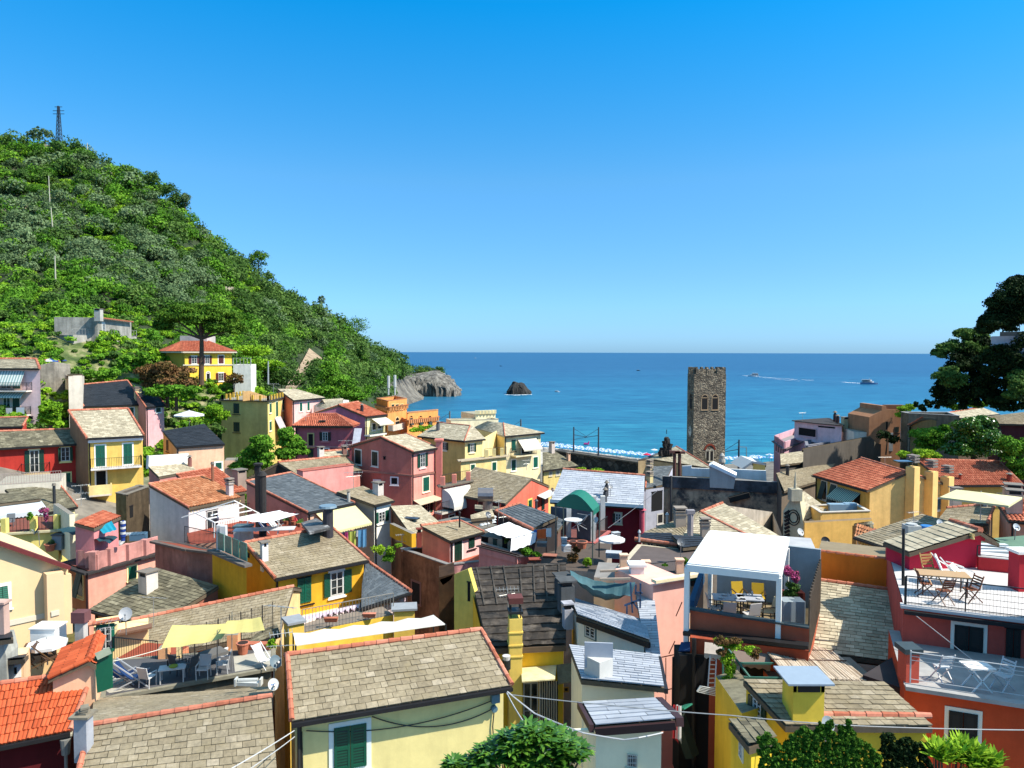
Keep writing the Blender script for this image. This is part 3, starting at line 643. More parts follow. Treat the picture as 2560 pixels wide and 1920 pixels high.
def scrub():
    g = random.Random(5); reg('0'); G = {k: ([],[],[],[]) for k in ('vine','dark','olive','green')}
    def add(kind,p,R,flatk,n):
        c,r,s,b = G[kind]; hue = g.random()
        for j in range(n):
            d = Vector((g.gauss(0,1),g.gauss(0,1),abs(g.gauss(0,1))*.8)).normalized(); f = g.uniform(.36,.62) if n > 1 else 1
            q = p+Vector((d.x,d.y,d.z*flatk))*R*(.62 if n > 1 else 0)+UP*R*.25; c.append(tuple(q)); r.append((R*f,R*f,R*f*(.9 if flatk > .8 else .65))); s.append(max(.42,.13*R+.2)*g.uniform(.8,1.2)); b.append(min(1,max(0,hue+g.uniform(-.15,.15))))
    for i in range(4200):
        x = g.uniform(-240,1050); t = g.uniform(0,1) ** .9; p = hill_pt(x,min(t,.992))
        if p.z < 13 and p.y > 380: continue
        if x < 360 and t < .17 and x > 165: continue
        yy = hcol(x)[2]+(hcol(x)[0] - hcol(x)[2])*t
        if 876 < yy < 985 and abs(x - (789 - (yy - 885)*.714)) < 36: continue
        v1 = mnoise.noise(Vector((p.x*.035,p.z*.06,1))); v2 = mnoise.noise(Vector((p.x*.05+9,p.z*.08,7))); u = g.random()
        if x > 640: kind = 'dark' if u < .72 else ('green' if u < .9 else 'olive')
        elif x > 520 and t > .25: kind = 'dark' if u < .5 else ('green' if u < .8 else 'vine')
        elif .42 < t+v1*.12 < .72 and x > -300 and v2 > -.25: kind = 'olive' if u < .66 else ('dark' if u < .82 else 'green')
        elif t > .7: kind = 'green' if u < .34 else ('dark' if u < .55 else ('vine' if u < .85 else 'olive'))
        else: kind = 'vine' if u < .56+v1*.5 else ('green' if u < .86 else 'dark')
        s = p.y/260
        if kind == 'vine': add(kind,p,g.uniform(1.8,3.2)*s,.5,4)
        elif i % 3 == 0: add(kind,p,g.uniform(2.8,6.0)*s*(.9 if kind == 'green' else 1),1.0,9)
        else: add(kind,p,g.uniform(1.3,2.4)*s,.9,2)
    for i in range(2600):
        x = g.uniform(-95,-22); y = g.uniform(84,128)
        if gnd(x,y) < 13 or (y > 104 and .575 < -x/y < .80 and g.random() < .8 and (x*x) > 0 and -x/y > .5 and abs(-x/y - .555) < .06): continue
        p = Vector((x,y,gnd(x,y))); u = g.random(); add('vine' if u < .5 else ('green' if u < .8 else 'dark'),p,g.uniform(.5,1.5),.7,2)
    names = {'vine': ('vines','bright green vines and bramble covering the hillside terraces','vines'),'dark': ('scrub','dark green holm oak scrub on the steep hillside','scrub'),
             'olive': ('olive_grove','grey-green olive trees massed across the middle of the hillside','olive grove'),'green': ('bushes','mid green bushes between the vines on the hillside','bushes')}
    for k,(c,r,s,b) in G.items():
        if c: v,q,rr = leafcloud(c,r,60,np.array(s),seed=len(k),base=np.array(b),shell=.7,jit=.5); n = names[k]; stuff(n[0],v,q,rr,LF[k](),n[1],n[2])
scrub()
def hillpx(x,y,fwd=2.0):
    r = CUR; X = r[0]+r[2]*x; Y = r[1]+r[2]*y; ry,rD,by,bD = hcol(X); tt = min(.99,max(0.0,(Y - by)/(ry - by)))
    D = bD+(rD - bD)*tt ** .92; return PD((x,y),D - fwd)
def m_per_px(D): return CUR[2]*D/FPX
def tree(label,D,base,blobs,kind='green',leaf=.4,per=500,trunk=.25,cat='tree',name='tree',group=None,limbs=True,zr=1.0,bark=None,depthk=.9):
    """blobs: (x, y, rx, ry) crown masses as surveyed; base: foot of the trunk"""
    k = m_per_px(D); b = PD(base,D); root = thing(name,label,cat,b,group); cen = []; rad = []; rr = random.Random(len(label))
    for i,bl in enumerate(blobs):
        c = PD(bl[:2],D+(bl[4] if len(bl) > 4 else rr.uniform(-.5,.5)*bl[2]*k)); R = Vector((bl[2]*k,bl[2]*k*depthk,bl[3]*k))
        cen.append(c); rad.append(R)
    C2 = []; R2 = []
    for c,R in zip(cen,rad):                                    # break each mass into clumps
        nsub = 18
        for j in range(nsub):
            d = Vector((rr.gauss(0,1),rr.gauss(0,1),rr.gauss(0,1))).normalized(); C2.append(tuple(c[i]+d[i]*R[i]*.66 for i in range(3))); f = rr.uniform(.36,.6); R2.append(tuple(R[i]*f for i in range(3)))
    per2 = max(20,int(per*len(cen)/len(C2))); v,q,r = leafcloud(C2,R2,per2,leaf,seed=len(label)+int(D),shell=.5,jit=.7); npmesh('crown',v,q,r,LF[kind](),root)
    if trunk:
        m = MB(); top = sum(cen,Vector())/len(cen); mid = b.lerp(top,.5)+Vector((.15,0,0))*trunk; m.tube(b - UP*1.5,mid,trunk,trunk*.75,8); m.tube(mid,top,trunk*.75,trunk*.4,8)
        if limbs:
            for c in cen: m.tube(mid.lerp(top,.3),c,trunk*.45,trunk*.12,6)
        m.build('trunk',bark or BARK(),root)
    return root
# ============================================================ THE TOWN, far to near
# ---- left hillside villas
reg('T')
h = block('grey stone villa with flat roof and roof terraces on the green hillside',114,[(1078,415),(1452,466)],dep=6,h=16,wall=(185,182,172),stain=.5,parapet=0,floor=(190,185,175),cap=None)
win(h,0,(1130,480,1160,598),'glass',fr=(245,245,240)); chimney(h,(1092,412),.9,1.0,'box',(190,188,180))
m = MB(); f = h.F[0]; a = onface(f,(1075,412),.4); b = onface(f,(1460,462),.4); m.bar(a,b,.5,.18); m.build('cornice',SALMON(),h.root)
h2 = block('low stone wing and balcony floor of the grey hillside villa',111,[(805,608),(1510,625)],dep=9,h=16,wall=(190,186,176),stain=.5,floor=(200,195,185),cap=None)
for r in ((1125,670,1255,780),): win(h2,0,r,'dark',fr=None)
win(h2,0,(1460,685,1480,750),'glass',fr=(240,240,235)); win(h2,0,(1490,685,1512,750),'glass',fr=(240,240,235))
railing(h2,[h2.pts[0]+UP*.05,h2.pts[1]+UP*.05],.9,.5,.03,flat((200,200,195)))
m = MB(); f = h2.F[0]
for q in (((1280,668),(1330,668),(1300,690),(1265,730)),((1330,668),(1390,668),(1410,745),(1370,720))):
    m.face([onface(f,p,.5+.3*(i > 1)) for i,p in enumerate(q)])
tag(m.build('awning',flat((240,238,228))),'white canvas curtains hung under the stone villa terrace','curtain')
reg('A')
vE0,vE1,vEl,vL,vR = PD((1575,64),110),PD((2045,62),117),PD((1355,50),118),PD((1572,-27),117),PD((1800,-27),120); zv = vE0.z; vE1.z = vEl.z = zv; root = thing('house','yellow villa with orange hipped roof behind the umbrella pine','house',((vE0+vE1)/2 - UP*8)); h = House(); h.root = root; h.roof = None; rm = MB()
for q in ((vE0,vE1,vR,vL),(vEl,vE0,vL,vL),(vE1,vE1+vEl - vE0,vR,vR)): tiles(rm,*q,'coppo',.36,.26); slab(rm,*q)
h.roof = rm.build('roof',[TERRA(),flat((120,100,80))],root); m = MB(); uf = unit(vE1 - vE0); ul = unit(vE0 - vEl); a,b,c_ = vE0+uf*.6 - ul*.6,vE1 - uf*.6 - ul*.6,vEl+ul*.6+uf*.6
for p_,q_,k_ in ((a,b,0),(c_,a,1),(b,b+c_ - a,0)): m.face([Vector((*p_.xy,19)),Vector((*q_.xy,19)),q_ - UP*.1,p_ - UP*.1],k_,.5)
h.wall = m.build('wall',[plaster((250,205,75),.15),plaster((225,180,75),.2)],root); nf = Vector((uf.y,-uf.x,0)); h.F = {'f': (a,uf,nf)}; m = MB(); m.bar(vE0 - UP*.12,vE1 - UP*.12,.2,.2); m.bar(vEl - UP*.12,vE0 - UP*.12,.2,.2); m.build('gutter',flat((235,225,205)),root)
for r,st in (((1655,105,1700,170),'open'),((1770,100,1808,170),'open'),((1888,100,1932,168),'shut'),((1888,250,1930,318),'open')): win(h,'f',r,st,col=(105,40,38))
win(h,'f',(1785,255,1812,310),'arch',fr=(235,225,215)); m = MB(); f = h.F['f']; m.bar(onface(f,(1580,182),.05),onface(f,(2010,180),.05),.12,.2); m.build('belt_course',flat((235,225,200)),h.root)
reg('R')
h = block('small pale rooftop loggia on the hipped yellow villa',119,[(172,965),(405,966)],dep=4,h=2.6,wall=(205,195,190),parapet=0,floor=(200,195,190),cap=None)
h = block('white sun terrace beside the yellow villa',112,[(632,1215),(785,1215)],dep=5,h=6,wall=(240,238,225),parapet=.3,floor=(220,215,200),cap=None)
railing(h,[h.pts[0],h.pts[1]],1,.5,.04,flat((235,235,230)))
reg('T')
h = house('stone garden store with two doorways above the slate roofed houses',104,[(745,1070),(925,1060)],[(745,1045),(915,1040)],kind='old',wall=(215,205,190),h=6,gutter=False,verge=(0,0),ridge=False,both=False,rise=.8)
for r in ((752,1078,782,1140),(846,1075,874,1145)): win(h,'f',r,'dark',fr=None,sill=False)
# dry stone terrace walls on the slope
def strip(name,label,cat,pts,D,hgt,mat,th=.5):
    m = MB(); P_ = [PD(p[:2],p[2] if len(p) > 2 else D) if D else hillpx(*p[:2]) for p in pts]
    for a,b in zip(P_,P_[1:]): d = unit(b - a); m.prism([a,b,b+Vector((0,th,0)),a+Vector((0,th,0))],[a+UP*hgt,b+UP*hgt,b+Vector((0,th,hgt)),a+Vector((0,th,hgt))],0)
    return tag(m.build(name,mat),label,cat)
STONE = rock_mat()
reg('T'); strip('stone_wall','grey dry stone retaining wall left of the two slate roofed houses','stone wall',[(440,1330,97),(600,1290,98),(760,1310,100)],97,4.6,plaster((165,158,145),.55))
reg('Q'); strip('stone_wall','pale stone wall high on the hillside at the left edge','stone wall',[(-60,1040,205),(60,1030,208),(160,1010,210),(245,1000,212)],0,2.6,plaster((200,185,165),.55))
reg('R'); strip('stone_wall','short sandy terrace wall halfway up the green hillside','stone wall',[(450,590,198),(600,600,200),(755,615,204)],0,2.4,plaster((205,190,165),.55))
reg('R'); strip('stone_wall','thin sandy path cut across the lower hillside above the steps','path wall',[(930,990),(1010,1010),(1130,1050)],0,1.6,plaster((210,190,160),.5))
reg('Q'); strip('stone_wall','pale terrace wall near the hilltop below the pylon','stone wall',[(540,610),(620,650),(700,660)],0,2.0,plaster((190,175,150),.5)); strip('stone_wall','sandy terrace edge on the hill crest beside the pylon','stone wall',[(380,450),(470,470),(640,480)],0,1.8,plaster((205,190,150),.4)); strip('stone_wall','broken pale terrace wall on the right hill flank','stone wall',[(1780,1370),(1860,1400)],0,1.8,plaster((200,180,160),.5))
# gully of bare rubble with the steps
m = MB(); reg('R'); L1 = [(1290,1085,165),(1230,1200,150),(1160,1310,138),(1085,1430,128)]; R1 = [(1400,1170,165),(1330,1250,150),(1240,1340,138),(1165,1430,128)]
for i in range(3):
    for k in range(9):
        q_ = lambda S,t: hillpx(S[i][0]+(S[i+1][0] - S[i][0])*t,S[i][1]+(S[i+1][1] - S[i][1])*t,9)
        a0,a1,b0,b1 = q_(L1,k/9),q_(L1,(k+1)/9),q_(R1,k/9),q_(R1,(k+1)/9); s_ = UP*.5
        m.prism([a1,b1,b0,a0],[a1+s_,b1+s_,b0+s_,a0+s_])
tag(m.build('stone_steps',plaster((195,170,140),.6)),'long flight of stone and earth steps climbing the hillside gully','steps')
# ---- far left houses
reg('A')
h = house('pale pink block of flats with striped awnings at the left edge',88,[(-260,208),(342,212)],[(-260,130),(312,132)],DD=(88,88,93.5,93.5),kind='light',wall=(248,212,212),h=16,both=False,verge=(0,1),oe=.3,capr=.16)
for x0,x1,y0,y1 in ((-80,-20,300,385),(10,95,305,385),(112,175,305,385),(-80,-30,460,600),(30,90,465,600),(112,170,462,600)): win(h,'f',(x0,y0,x1,y1),'shut' if x0 > 100 or x0 < 0 else 'glass',col=(20,75,60),fr=(235,200,180))
win(h,'f',(235,628,285,650),'dark',fr=None)
for i,y in enumerate((402,612)): balcony(h,'f',(-200,y,225 - 10*i),1.1,.95,slab=(235,225,215))
ST1 = stripes((240,245,240),(150,185,180),3.0,3); awning(h,'f',(-200,232,215),.9,1.6,ST1); awning(h,'f',(-200,415,220),.8,.5,ST1)
h = house('low brown slate roof with a red gable in front of the pale pink flats',74,[(-200,718),(195,712)],[(-200,645),(240,632)],kind='old',wall=(200,70,55),h=8,oe=.2,B=None,verge=(0,1),both=False)
h = house('dark slate roofed cream house with two chimneys',92,[(725,540),(1255,520)],[(625,360),(1100,315)],kind='dark',wall=(250,226,170),h=14,oe=.3,og=.1,both=False,verge=(1,1),B=None,ridge=True,pitch=.42)
win(h,'f',(1035,552,1155,615),'roll',fr=(245,245,240),col=(20,95,75)); chimney(h,(1192,485),.75,1.9,'louvre',(250,225,170))
win(h,'l',(652,530,672,575),'shut',fr=None,col=(40,45,45)); chimney(h,(612,372),1.1,1.6,'louvre',(250,225,170))
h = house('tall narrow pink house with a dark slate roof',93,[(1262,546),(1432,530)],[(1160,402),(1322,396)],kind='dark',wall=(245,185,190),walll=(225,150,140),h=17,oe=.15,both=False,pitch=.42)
win(h,'f',(1348,552,1388,588),'roll',col=(15,70,55))
reg('A')
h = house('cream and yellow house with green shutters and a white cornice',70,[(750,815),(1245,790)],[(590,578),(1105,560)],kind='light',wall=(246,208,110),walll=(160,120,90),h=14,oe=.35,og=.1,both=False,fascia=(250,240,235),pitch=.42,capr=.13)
win(h,'f',(828,877,908,1055)); win(h,'f',(1068,862,1143,1035)); win(h,'f',(832,1097,915,1250),'dark')
balcony(h,'f',(785,1082,1225,1055),1.0,.95,slab=(240,235,230)); balcony(h,'f',(770,1310,965,1300),1.2,.9,solid=(240,215,150))
h = house('red house with brown slate roof and open white french window',68,[(-260,915),(745,858)],[(-260,765),(645,735)],kind='old',wall=(200,62,52),h=14,oe=.35,og=.0,both=False,verge=(0,0),pitch=.4)
win(h,'f',(258,918,338,1108),'open',fr=(245,225,170),col=(18,70,50)); win(h,'f',(527,892,603,1010),'open',fr=(248,225,150),col=(30,85,65),ajar=1.0); win(h,'f',(550,1115,608,1238),'shut',fr=(248,225,150),col=(15,110,75))
balcony(h,'f',(190,1128,432,1110),.8,.95,slab=(215,190,150))
h = house('peach house with black slate roof and two small windows',74,[(1522,890),(1942,862)],[(1405,750),(1765,690)],kind='dark',wall=(252,205,170),walll=(235,175,120),h=12,oe=.12,og=.05,both=False,verge=(0,0),ridge=False,pitch=.4)
win(h,'f',(1862,1025,1915,1080),'roll',fr=(240,245,240),col=(15,105,85)); win(h,'l',(1440,835,1456,920),'shut',fr=None,col=(100,50,35))
h = block('low peach garden wall right of the peach house',72,[(1940,1008),(2060,1004)],dep=2,h=5,wall=(250,205,175),cap=None,parapet=0)
h = house('small pinkish store with pale slates and a white parapet',62,[(1372,1148),(1700,1090)],[(1275,1052),(1620,1027)],kind='light',wall=(205,140,130),h=7,oe=.05,both=False,verge=(0,0),ridge=False,pitch=.35,gutter=False)
m = MB(); R_ = h.c; m.bar(R_[2]+UP*.3,R_[3]+UP*.3,.3,1.1); m.build('parapet',plaster((235,230,222),.2),h.root); chimney(h,(1640,1045),.35,.9,'cowl',(170,110,100))
# ---- middle distance
reg('B')
h = block('olive yellow block of flats with a roof terrace of short posts',-92,[(115,480),(515,490),(665,452)],h=16,wall=(238,212,130),walls=[(205,185,115),None],parapet=0,floor=(215,205,180),cap=None,ledge=.35)  # left face is a darker copy of the plaster, shade painted in
for r in ((222,517,270,598),(222,680,273,757)): win(h,0,r,'shut',fr=None,col=(14,55,45))
for r in ((530,515,546,590),(585,500,602,625),(640,485,655,570),(530,670,546,745),(640,645,655,710)): win(h,1,r,'shut',fr=(245,235,200),col=(20,110,85))
awning(h,1,(577,640,628),1.0,2.2,flat((225,220,225)))
m = MB(); 
for i in (0,1,3):
    a,b = h.pts[i],h.pts[(i+1) % 4]; n = 6
    for k in range(n+1): p = a.lerp(b,k/n); m.box(p+UP*.32+(h.pts[2] - p)*.02,.11,.11,.32)
m.build_each('terrace_post',plaster((240,195,80),.3),h.root); railing(h,[h.pts[0]+UP*.01,h.pts[1]+UP*.01,h.pts[2]+UP*.01],.8,.3,.02)
m = MB(); a = PZ((300,410),h.z+1.2); b = PZ((462,470),h.z); m.prism([Vector((*a.xy,h.z)),b,b+V(.3,1.6,0),Vector((*a.xy,h.z))+V(.3,1.6,0)],[a,b+UP*.15,b+V(.3,1.6,.15),a+V(.3,1.6,0)]); m.build('stair_wall',plaster((205,165,110),.3),h.root)
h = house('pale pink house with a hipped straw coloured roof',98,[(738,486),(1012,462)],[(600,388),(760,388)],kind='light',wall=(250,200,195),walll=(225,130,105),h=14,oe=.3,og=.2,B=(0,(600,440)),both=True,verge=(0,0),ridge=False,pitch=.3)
for r in ((792,507,813,578),(857,502,876,573),(920,500,925,505)): 
    if r[0] < 900: win(h,'f',r,'shut',fr=(250,225,215),col=(15,110,90))
h = house('mauve gabled house with orange roof and cream side',88,[(1368,628),(1548,608)],[(1128,528),(1300,500)],kind='terra',wall=(245,232,175),walll=(185,115,135),h=12,oe=.25,og=.1,B=(0,(850,618)),pitch=.34,verge=(0,0))
awning(h,'f',(1405,640,1530),1.4,.7); win(h,'f',(1420,690,1445,740),'shut',col=(12,50,40)); win(h,'f',(1470,685,1495,730),'shut',col=(12,50,40)); balcony(h,'f',(1400,790,1545,770),.9,.9,slab=(235,235,225)); chimney(h,(1330,585),.4,1.0,'cowl',(60,50,55))
h = house('purple pink house with an orange hipped roof and skylight',78,[(725,708),(1255,712)],[(880,605),(1110,602)],kind='terra',wall=(190,105,112),h=12,oe=.45,og=.2,both=False,verge=(1,1),pitch=.36,capr=.07)
rm = MB(); e1 = h.c[1]; rr_ = h.c[3]; e2 = PZ((1315,690),h.ze); tiles(rm,e1,e2,rr_,rr_,'coppo',.36,.24); rm.face([e1 - UP*.1,e2 - UP*.1,rr_ - UP*.1]); rm.build('roof',TERRA(),h.root)
win(h,'f',(868,778,908,880),'dark',fr=(200,180,120)); win(h,'f',(990,762,1036,835),'open',fr=(200,130,130),col=(25,35,35)); win(h,'f',(990,905,1040,925),'dark'); win(h,'f',(865,910,912,975),'shut',fr=None,col=(20,60,50))
m = MB(); f = h.F['f']; m.bar(onface(f,(760,880),.04),onface(f,(1250,895),.04),.08,.14); m.build('belt_course',flat((225,165,160)),h.root)
m = MB(); c = onroof(h,(992,670)); m.box(c+UP*.1,.35,.45,.06); m.build('skylight',[glass_mat()],h.roof)
awning(h,h.F['f'],(1265,728,1330),1.0,1.6,flat((225,225,235)))
# orange castle like villa
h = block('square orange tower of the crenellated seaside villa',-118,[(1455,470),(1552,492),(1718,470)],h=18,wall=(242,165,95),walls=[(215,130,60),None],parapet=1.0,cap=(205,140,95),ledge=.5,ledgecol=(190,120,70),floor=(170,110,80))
for x0,x1 in ((1585,1607),(1620,1645),(1658,1683)): win(h,1,(x0,522,x1,562),'shut',fr=(235,190,130),col=(25,60,45))
win(h,1,(1618,668,1650,716),'arch',fr=(225,190,140)); balcony(h,1,(1600,745,1712,735),.9,.8,solid=(225,205,185))
m = MB()
for i in (0,1):
    a,b = h.pts[i],h.pts[(i+1) % 4]
    for k in range(12): p = a.lerp(b,(k+.5)/12)+h.F[i][2]*.15; m.box(p - UP*1.35,.14,.16,.28,h.F[i][1])
m.build_each('corbel',plaster((230,160,100),.3),h.root)
h = block('long orange wing of the seaside villa with three arched windows',-121,[(1716,590),(1722,597),(1988,572)],h=14,wall=(246,168,95),parapet=1.1,cap=(225,165,115),ledge=.4,ledgecol=(200,130,80),floor=(120,90,75))
for x in (1755,1836,1916): win(h,1,(x - 13,640,x+13,700),'arch',fr=(215,150,85)); win(h,1,(x - 13,645,x+13,698),'ajar',fr=None,col=(40,65,60),sill=False)
m = MB()
for k in range(16): p = h.pts[1].lerp(h.pts[2],(k+.5)/16)+h.F[1][2]*.15; m.box(p - UP*1.45,.14,.16,.28,h.F[1][1])
m.build_each('corbel',plaster((215,150,100),.3),h.root)
reg('B')
for x,top in ((1560,275),(1615,268)):
    b = PD((x,440),116); t = PD((x,top),116); m = MB(); m.tube(b,t,.12,n=8); m.tube(t - UP*1.9,t,.22,n=8); tag(m.build('mobile_mast',flat((225,228,225))),'white antenna mast on the orange villa tower, '+('left' if x == 1560 else 'right')+' one of two','antenna mast','masts on the orange tower')
reg('B')
h = house('pale roofs between the mauve gable and the green slope',100,[(1040,560),(1200,500)],[(985,480),(1170,470)],kind='light',wall=(235,225,215),h=7,both=True,gutter=False,verge=(0,0),ridge=False,rise=1.2)
# tall pink house
h = house('tall salmon pink house with a gable end and pale slate roof',70,[(1775,932),(1985,895)],[(1492,802),(1715,776)],kind='light',wall=(246,165,150),walll=(208,122,105),h=15,oe=.25,og=.05,B=(0,(1222,882)),pitch=.42,verge=(1,1),ridge=False,capr=.09)  # left gable plaster is a darker pink with its shade painted in
for r in ((1274,917,1322,1033),(1420,932,1466,1050)): win(h,'l2' if r[0] < 1400 else 'l2',r,'shut',fr=(235,222,205),col=(12,42,34))
win(h,'l',(1437,1182,1482,1250),'dark',fr=(230,225,220)); win(h,'l',(1585,1157,1636,1210),'dark',fr=(235,225,220)); win(h,'l',(1515,975,1535,1000),'dark',fr=None,sill=False)
win(h,'f',(1832,947,1874,1062),'open',fr=(248,200,190),col=(16,75,55)); win(h,'f',(1858,1150,1908,1268),'shut',fr=(250,225,200),col=(14,105,85)); win(h,'f',(1872,1372,1916,1462),'open',fr=(248,190,170),col=(16,70,50))
m = MB(); f = h.F['l']; g_ = h.F['f']; e0 = h.wc[0]; m.bar(onface(f,(1210,1085),.05),onface(f,(1765,1140),.05),.1,.16); m.bar(onface(g_,(1772,1140),.05),onface(g_,(1980,1105),.05),.1,.22); m.build('belt_course',flat((175,120,105)),h.root)
awning(h,'f',(1775,1352,2000,1318),.9,.35,flat((235,215,185)),'canopy',.05)
m = MB(); p = h.wc[1]+h.u*.2 - h.v*.3; m.box(Vector((p.x,p.y,h.ze - 6)),.3,.3,6.6); m.box(Vector((p.x,p.y,h.ze+.75)),.42,.42,.1); m.build('chimney',plaster((232,140,125),.2),h.root)
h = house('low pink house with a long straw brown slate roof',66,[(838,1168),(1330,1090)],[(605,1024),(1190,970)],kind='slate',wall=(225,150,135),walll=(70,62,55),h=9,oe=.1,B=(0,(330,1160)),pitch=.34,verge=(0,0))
h = block('pink parapet wall rising through the straw brown slate roof',63,[(820,1102),(1256,1046)],dep=1,h=8,wall=(240,160,150),cap=(215,120,100),parapet=0)
h = house('low slate roof in front of the purple pink house',72,[(990,975),(1222,955)],[(945,935),(1215,912)],kind='light',wall=(200,120,110),h=5,gutter=False,verge=(0,1),both=False,pitch=.3)
chimney(h,(1178,950),.4,.5,'box',(150,110,100)); chimney(h,(975,965),.5,.6,'box',(225,215,205))
reg('C')
# cream pair of houses
h = house('cream house with hipped slate roof and dark green shutters',-84,[(150,795),(555,838)],[(335,680),(606,707)],kind='light',wall=(236,205,125),h=15,oe=.45,og=.3,both=False,verge=(0,1),ridge=True,pitch=.36,capr=.08)
e1 = h.c[1]; e2 = PZ((740,820),h.ze); rr_ = h.c[3]; rm = MB(); tiles(rm,e1,e2,rr_+(e2 - e1)*.12,rr_,'slate',.3,.45); slab(rm,e1,e2,rr_,rr_); rm.build('roof',SLATE_LIGHT(),h.root)
wr_ = MB(); a = h.wc[1]; b = PZ((728,818),h.ze); zt = a.z; b = Vector((b.x,b.y,zt))+(e1 - e2).normalized()*.3; b2 = b+V(1.5,9,0); wr_.face([Vector((*a.xy,h.zb)),Vector((*b.xy,h.zb)),b,a]); wr_.face([Vector((*b.xy,h.zb)),Vector((*b2.xy,h.zb)),b2,b]); wr_.build('wall',plaster((248,226,160),.2),h.root)
u_ = unit(b - a); h.F['r'] = (a,u_,Vector((u_.y,-u_.x,0)) if Vector((u_.y,-u_.x,0)).dot(CAM - a) > 0 else Vector((-u_.y,u_.x,0)))
gm = MB(); gm.bar(e1 - UP*.1,e2 - UP*.1,.12); gm.build('gutter',DARK(),h.root)
win(h,'f',(370,852,400,915),'open',fr=(240,230,200),col=(20,45,40)); win(h,'r',(605,862,638,932),'open',fr=(248,235,200),col=(14,70,50)); chimney(h,(328,745),.45,1.2,'cowl',(110,110,115))
h3 = block('lower cream storey with a pantiled terrace edge',-80,[(520,1000),(526,1006),(918,962)],h=11,wall=(244,218,145),parapet=0,floor=(215,195,165),cap=None,ledge=.4,ledgecol=(225,205,170))
win(h3,1,(612,1042,645,1085),'shut',fr=(245,235,205),col=(15,95,75)); win(h3,1,(797,1022,830,1090),'shut',fr=(245,235,205),col=(15,95,75))
m = MB(); 
for t in (.55,.72,.9): p = h3.pts[1].lerp(h3.pts[2],t)+V(0,.3,.5); m.box(p - UP*.1,.2,.2,.45)
m.build_each('terrace_post',plaster((248,226,160),.2),h3.root); railing(h3,[h3.pts[1].lerp(h3.pts[2],.5)+V(0,.3,0),h3.pts[2]+V(0,.3,0)],.95,.2)
h = house('tall cream house with tiled hip roof, balcony and cream awning',92,[(905,797),(1248,765)],[(893,681),(893.2,681)],kind='light',wall=(250,232,185),h=15,oe=.4,og=.3,both=False,verge=(1,0),ridge=True,pitch=.35,capr=.08,rise=1.15)
e0 = h.c[0]; r0_ = h.c[2]; e2 = PZ((640,720),h.ze); r2_ = PZ((755,666),h.ze+1.15); rm = MB(); tiles(rm,e2,e0,r0_,r2_,'slate',.3,.45); slab(rm,e2,e0,r0_,r2_); rm.build('roof',SLATE_LIGHT(),h.root)
wl_ = MB(); a = h.wc[0]; b = PZ((660,735),h.ze); b = Vector((b.x,b.y,a.z)); wl_.face([Vector((*b.xy,h.zb)),Vector((*a.xy,h.zb)),a,b]); wl_.build('wall',plaster((240,210,140),.2),h.root)
win(h,'f',(964,832,998,918),'shut',col=(12,95,80),fr=None); win(h,'f',(1160,815,1188,890),'shut',col=(12,95,80),fr=None); win(h,'f',(964,1002,998,1090),'shut',col=(12,85,70)); win(h,'f',(1153,977,1189,1063),'shut',fr=(248,240,215),col=(14,110,90)); win(h,'f',(1050,890,1120,945),'dark')
balcony(h,'f',(1005,970,1185,950),1.1,.9,slab=(245,230,190)); awning(h,'f',(1015,822,1175,812),1.3,1.3)
h = block('cream battlemented tower house by the sea',124,[(655,607),(825,600)],dep=6,h=10,wall=(250,236,190),parapet=0,cap=None,floor=(220,210,180))
m = MB()
for i in (0,):
    a,b = h.pts[i],h.pts[i+1]
    for k in range(6): p = a.lerp(b,(k+.5)/6); m.box(p+UP*.3,.42,.2,.3)
m.build_each('merlon',plaster((250,236,190),.15),h.root)
h = block('long low cream wall beside the battlemented tower house',120,[(440,662),(850,650)],dep=3,h=6,wall=(248,236,195),parapet=.3,cap=(225,215,190),floor=(200,190,165))
h = house('brown slate roofed cottage by the railway wall',96,[(1238,1095),(1542,1052)],[(1232,935),(1345,930)],kind='old',wall=(230,205,130),h=8,oe=.35,both=False,verge=(0,0),ridge=False,pitch=.32)
for r in ((1290,1100,1310,1135),(1350,1095,1375,1130)): win(h,'f',r,'glass',fr=(200,190,160))
chimney(h,(1312,935),.6,1.2,'box',(215,200,190)); chimney(h,(1455,1005),.4,.8,'box',(225,180,150))
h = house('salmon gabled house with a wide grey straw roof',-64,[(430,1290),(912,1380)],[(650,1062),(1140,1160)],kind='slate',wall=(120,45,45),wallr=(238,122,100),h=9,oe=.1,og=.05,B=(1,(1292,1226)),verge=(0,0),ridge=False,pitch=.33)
win(h,'r',(1108,1348,1136,1408),'shut',fr=(248,215,110),col=(14,105,75))
win(h,'r2',(1222,1330,1245,1430),'shut',fr=None,col=(18,60,50)); awning(h,'r2',(1185,1310,1290,1280),.8,.25,flat((235,238,240)),'canopy',.04)
# pink balcony block beside the tall pink house
h = block('pink house with roof terrace and round white awnings',-67,[(355,1218),(362,1225),(604,1178)],h=11,wall=(238,150,130),parapet=0,cap=None,ledge=.5,ledgecol=(130,120,105),floor=(190,180,165))
balcony(h,1,(362,1462,645,1405),1.0,.95,slab=(215,205,190),step=.16)
for x0,y0,x1,y1 in ((365,1255,500,1228),(502,1228,640,1196)): awning(h,1,(x0,y0,x1,y1),1.5,1.5,flat((250,244,232),.8,.05),curve=True)
win(h,1,(380,1340,590,1400),'dark',fr=None,sill=False); win(h,1,(505,1455,545,1520),'shut',fr=(235,220,200),col=(20,40,35)); win(h,1,(425,1478,470,1515),'dark')
m = MB()
for t in (.02,.42,.93): p = h.pts[1].lerp(h.pts[2],t)+V(0,.25,.5); m.box(p - UP*.2,.2,.18,.52)
m.build_each('terrace_post',plaster((238,150,130),.2),h.root); railing(h,[h.pts[1]+V(0,.25,0),h.pts[2]+V(0,.25,0)],.95,.2)
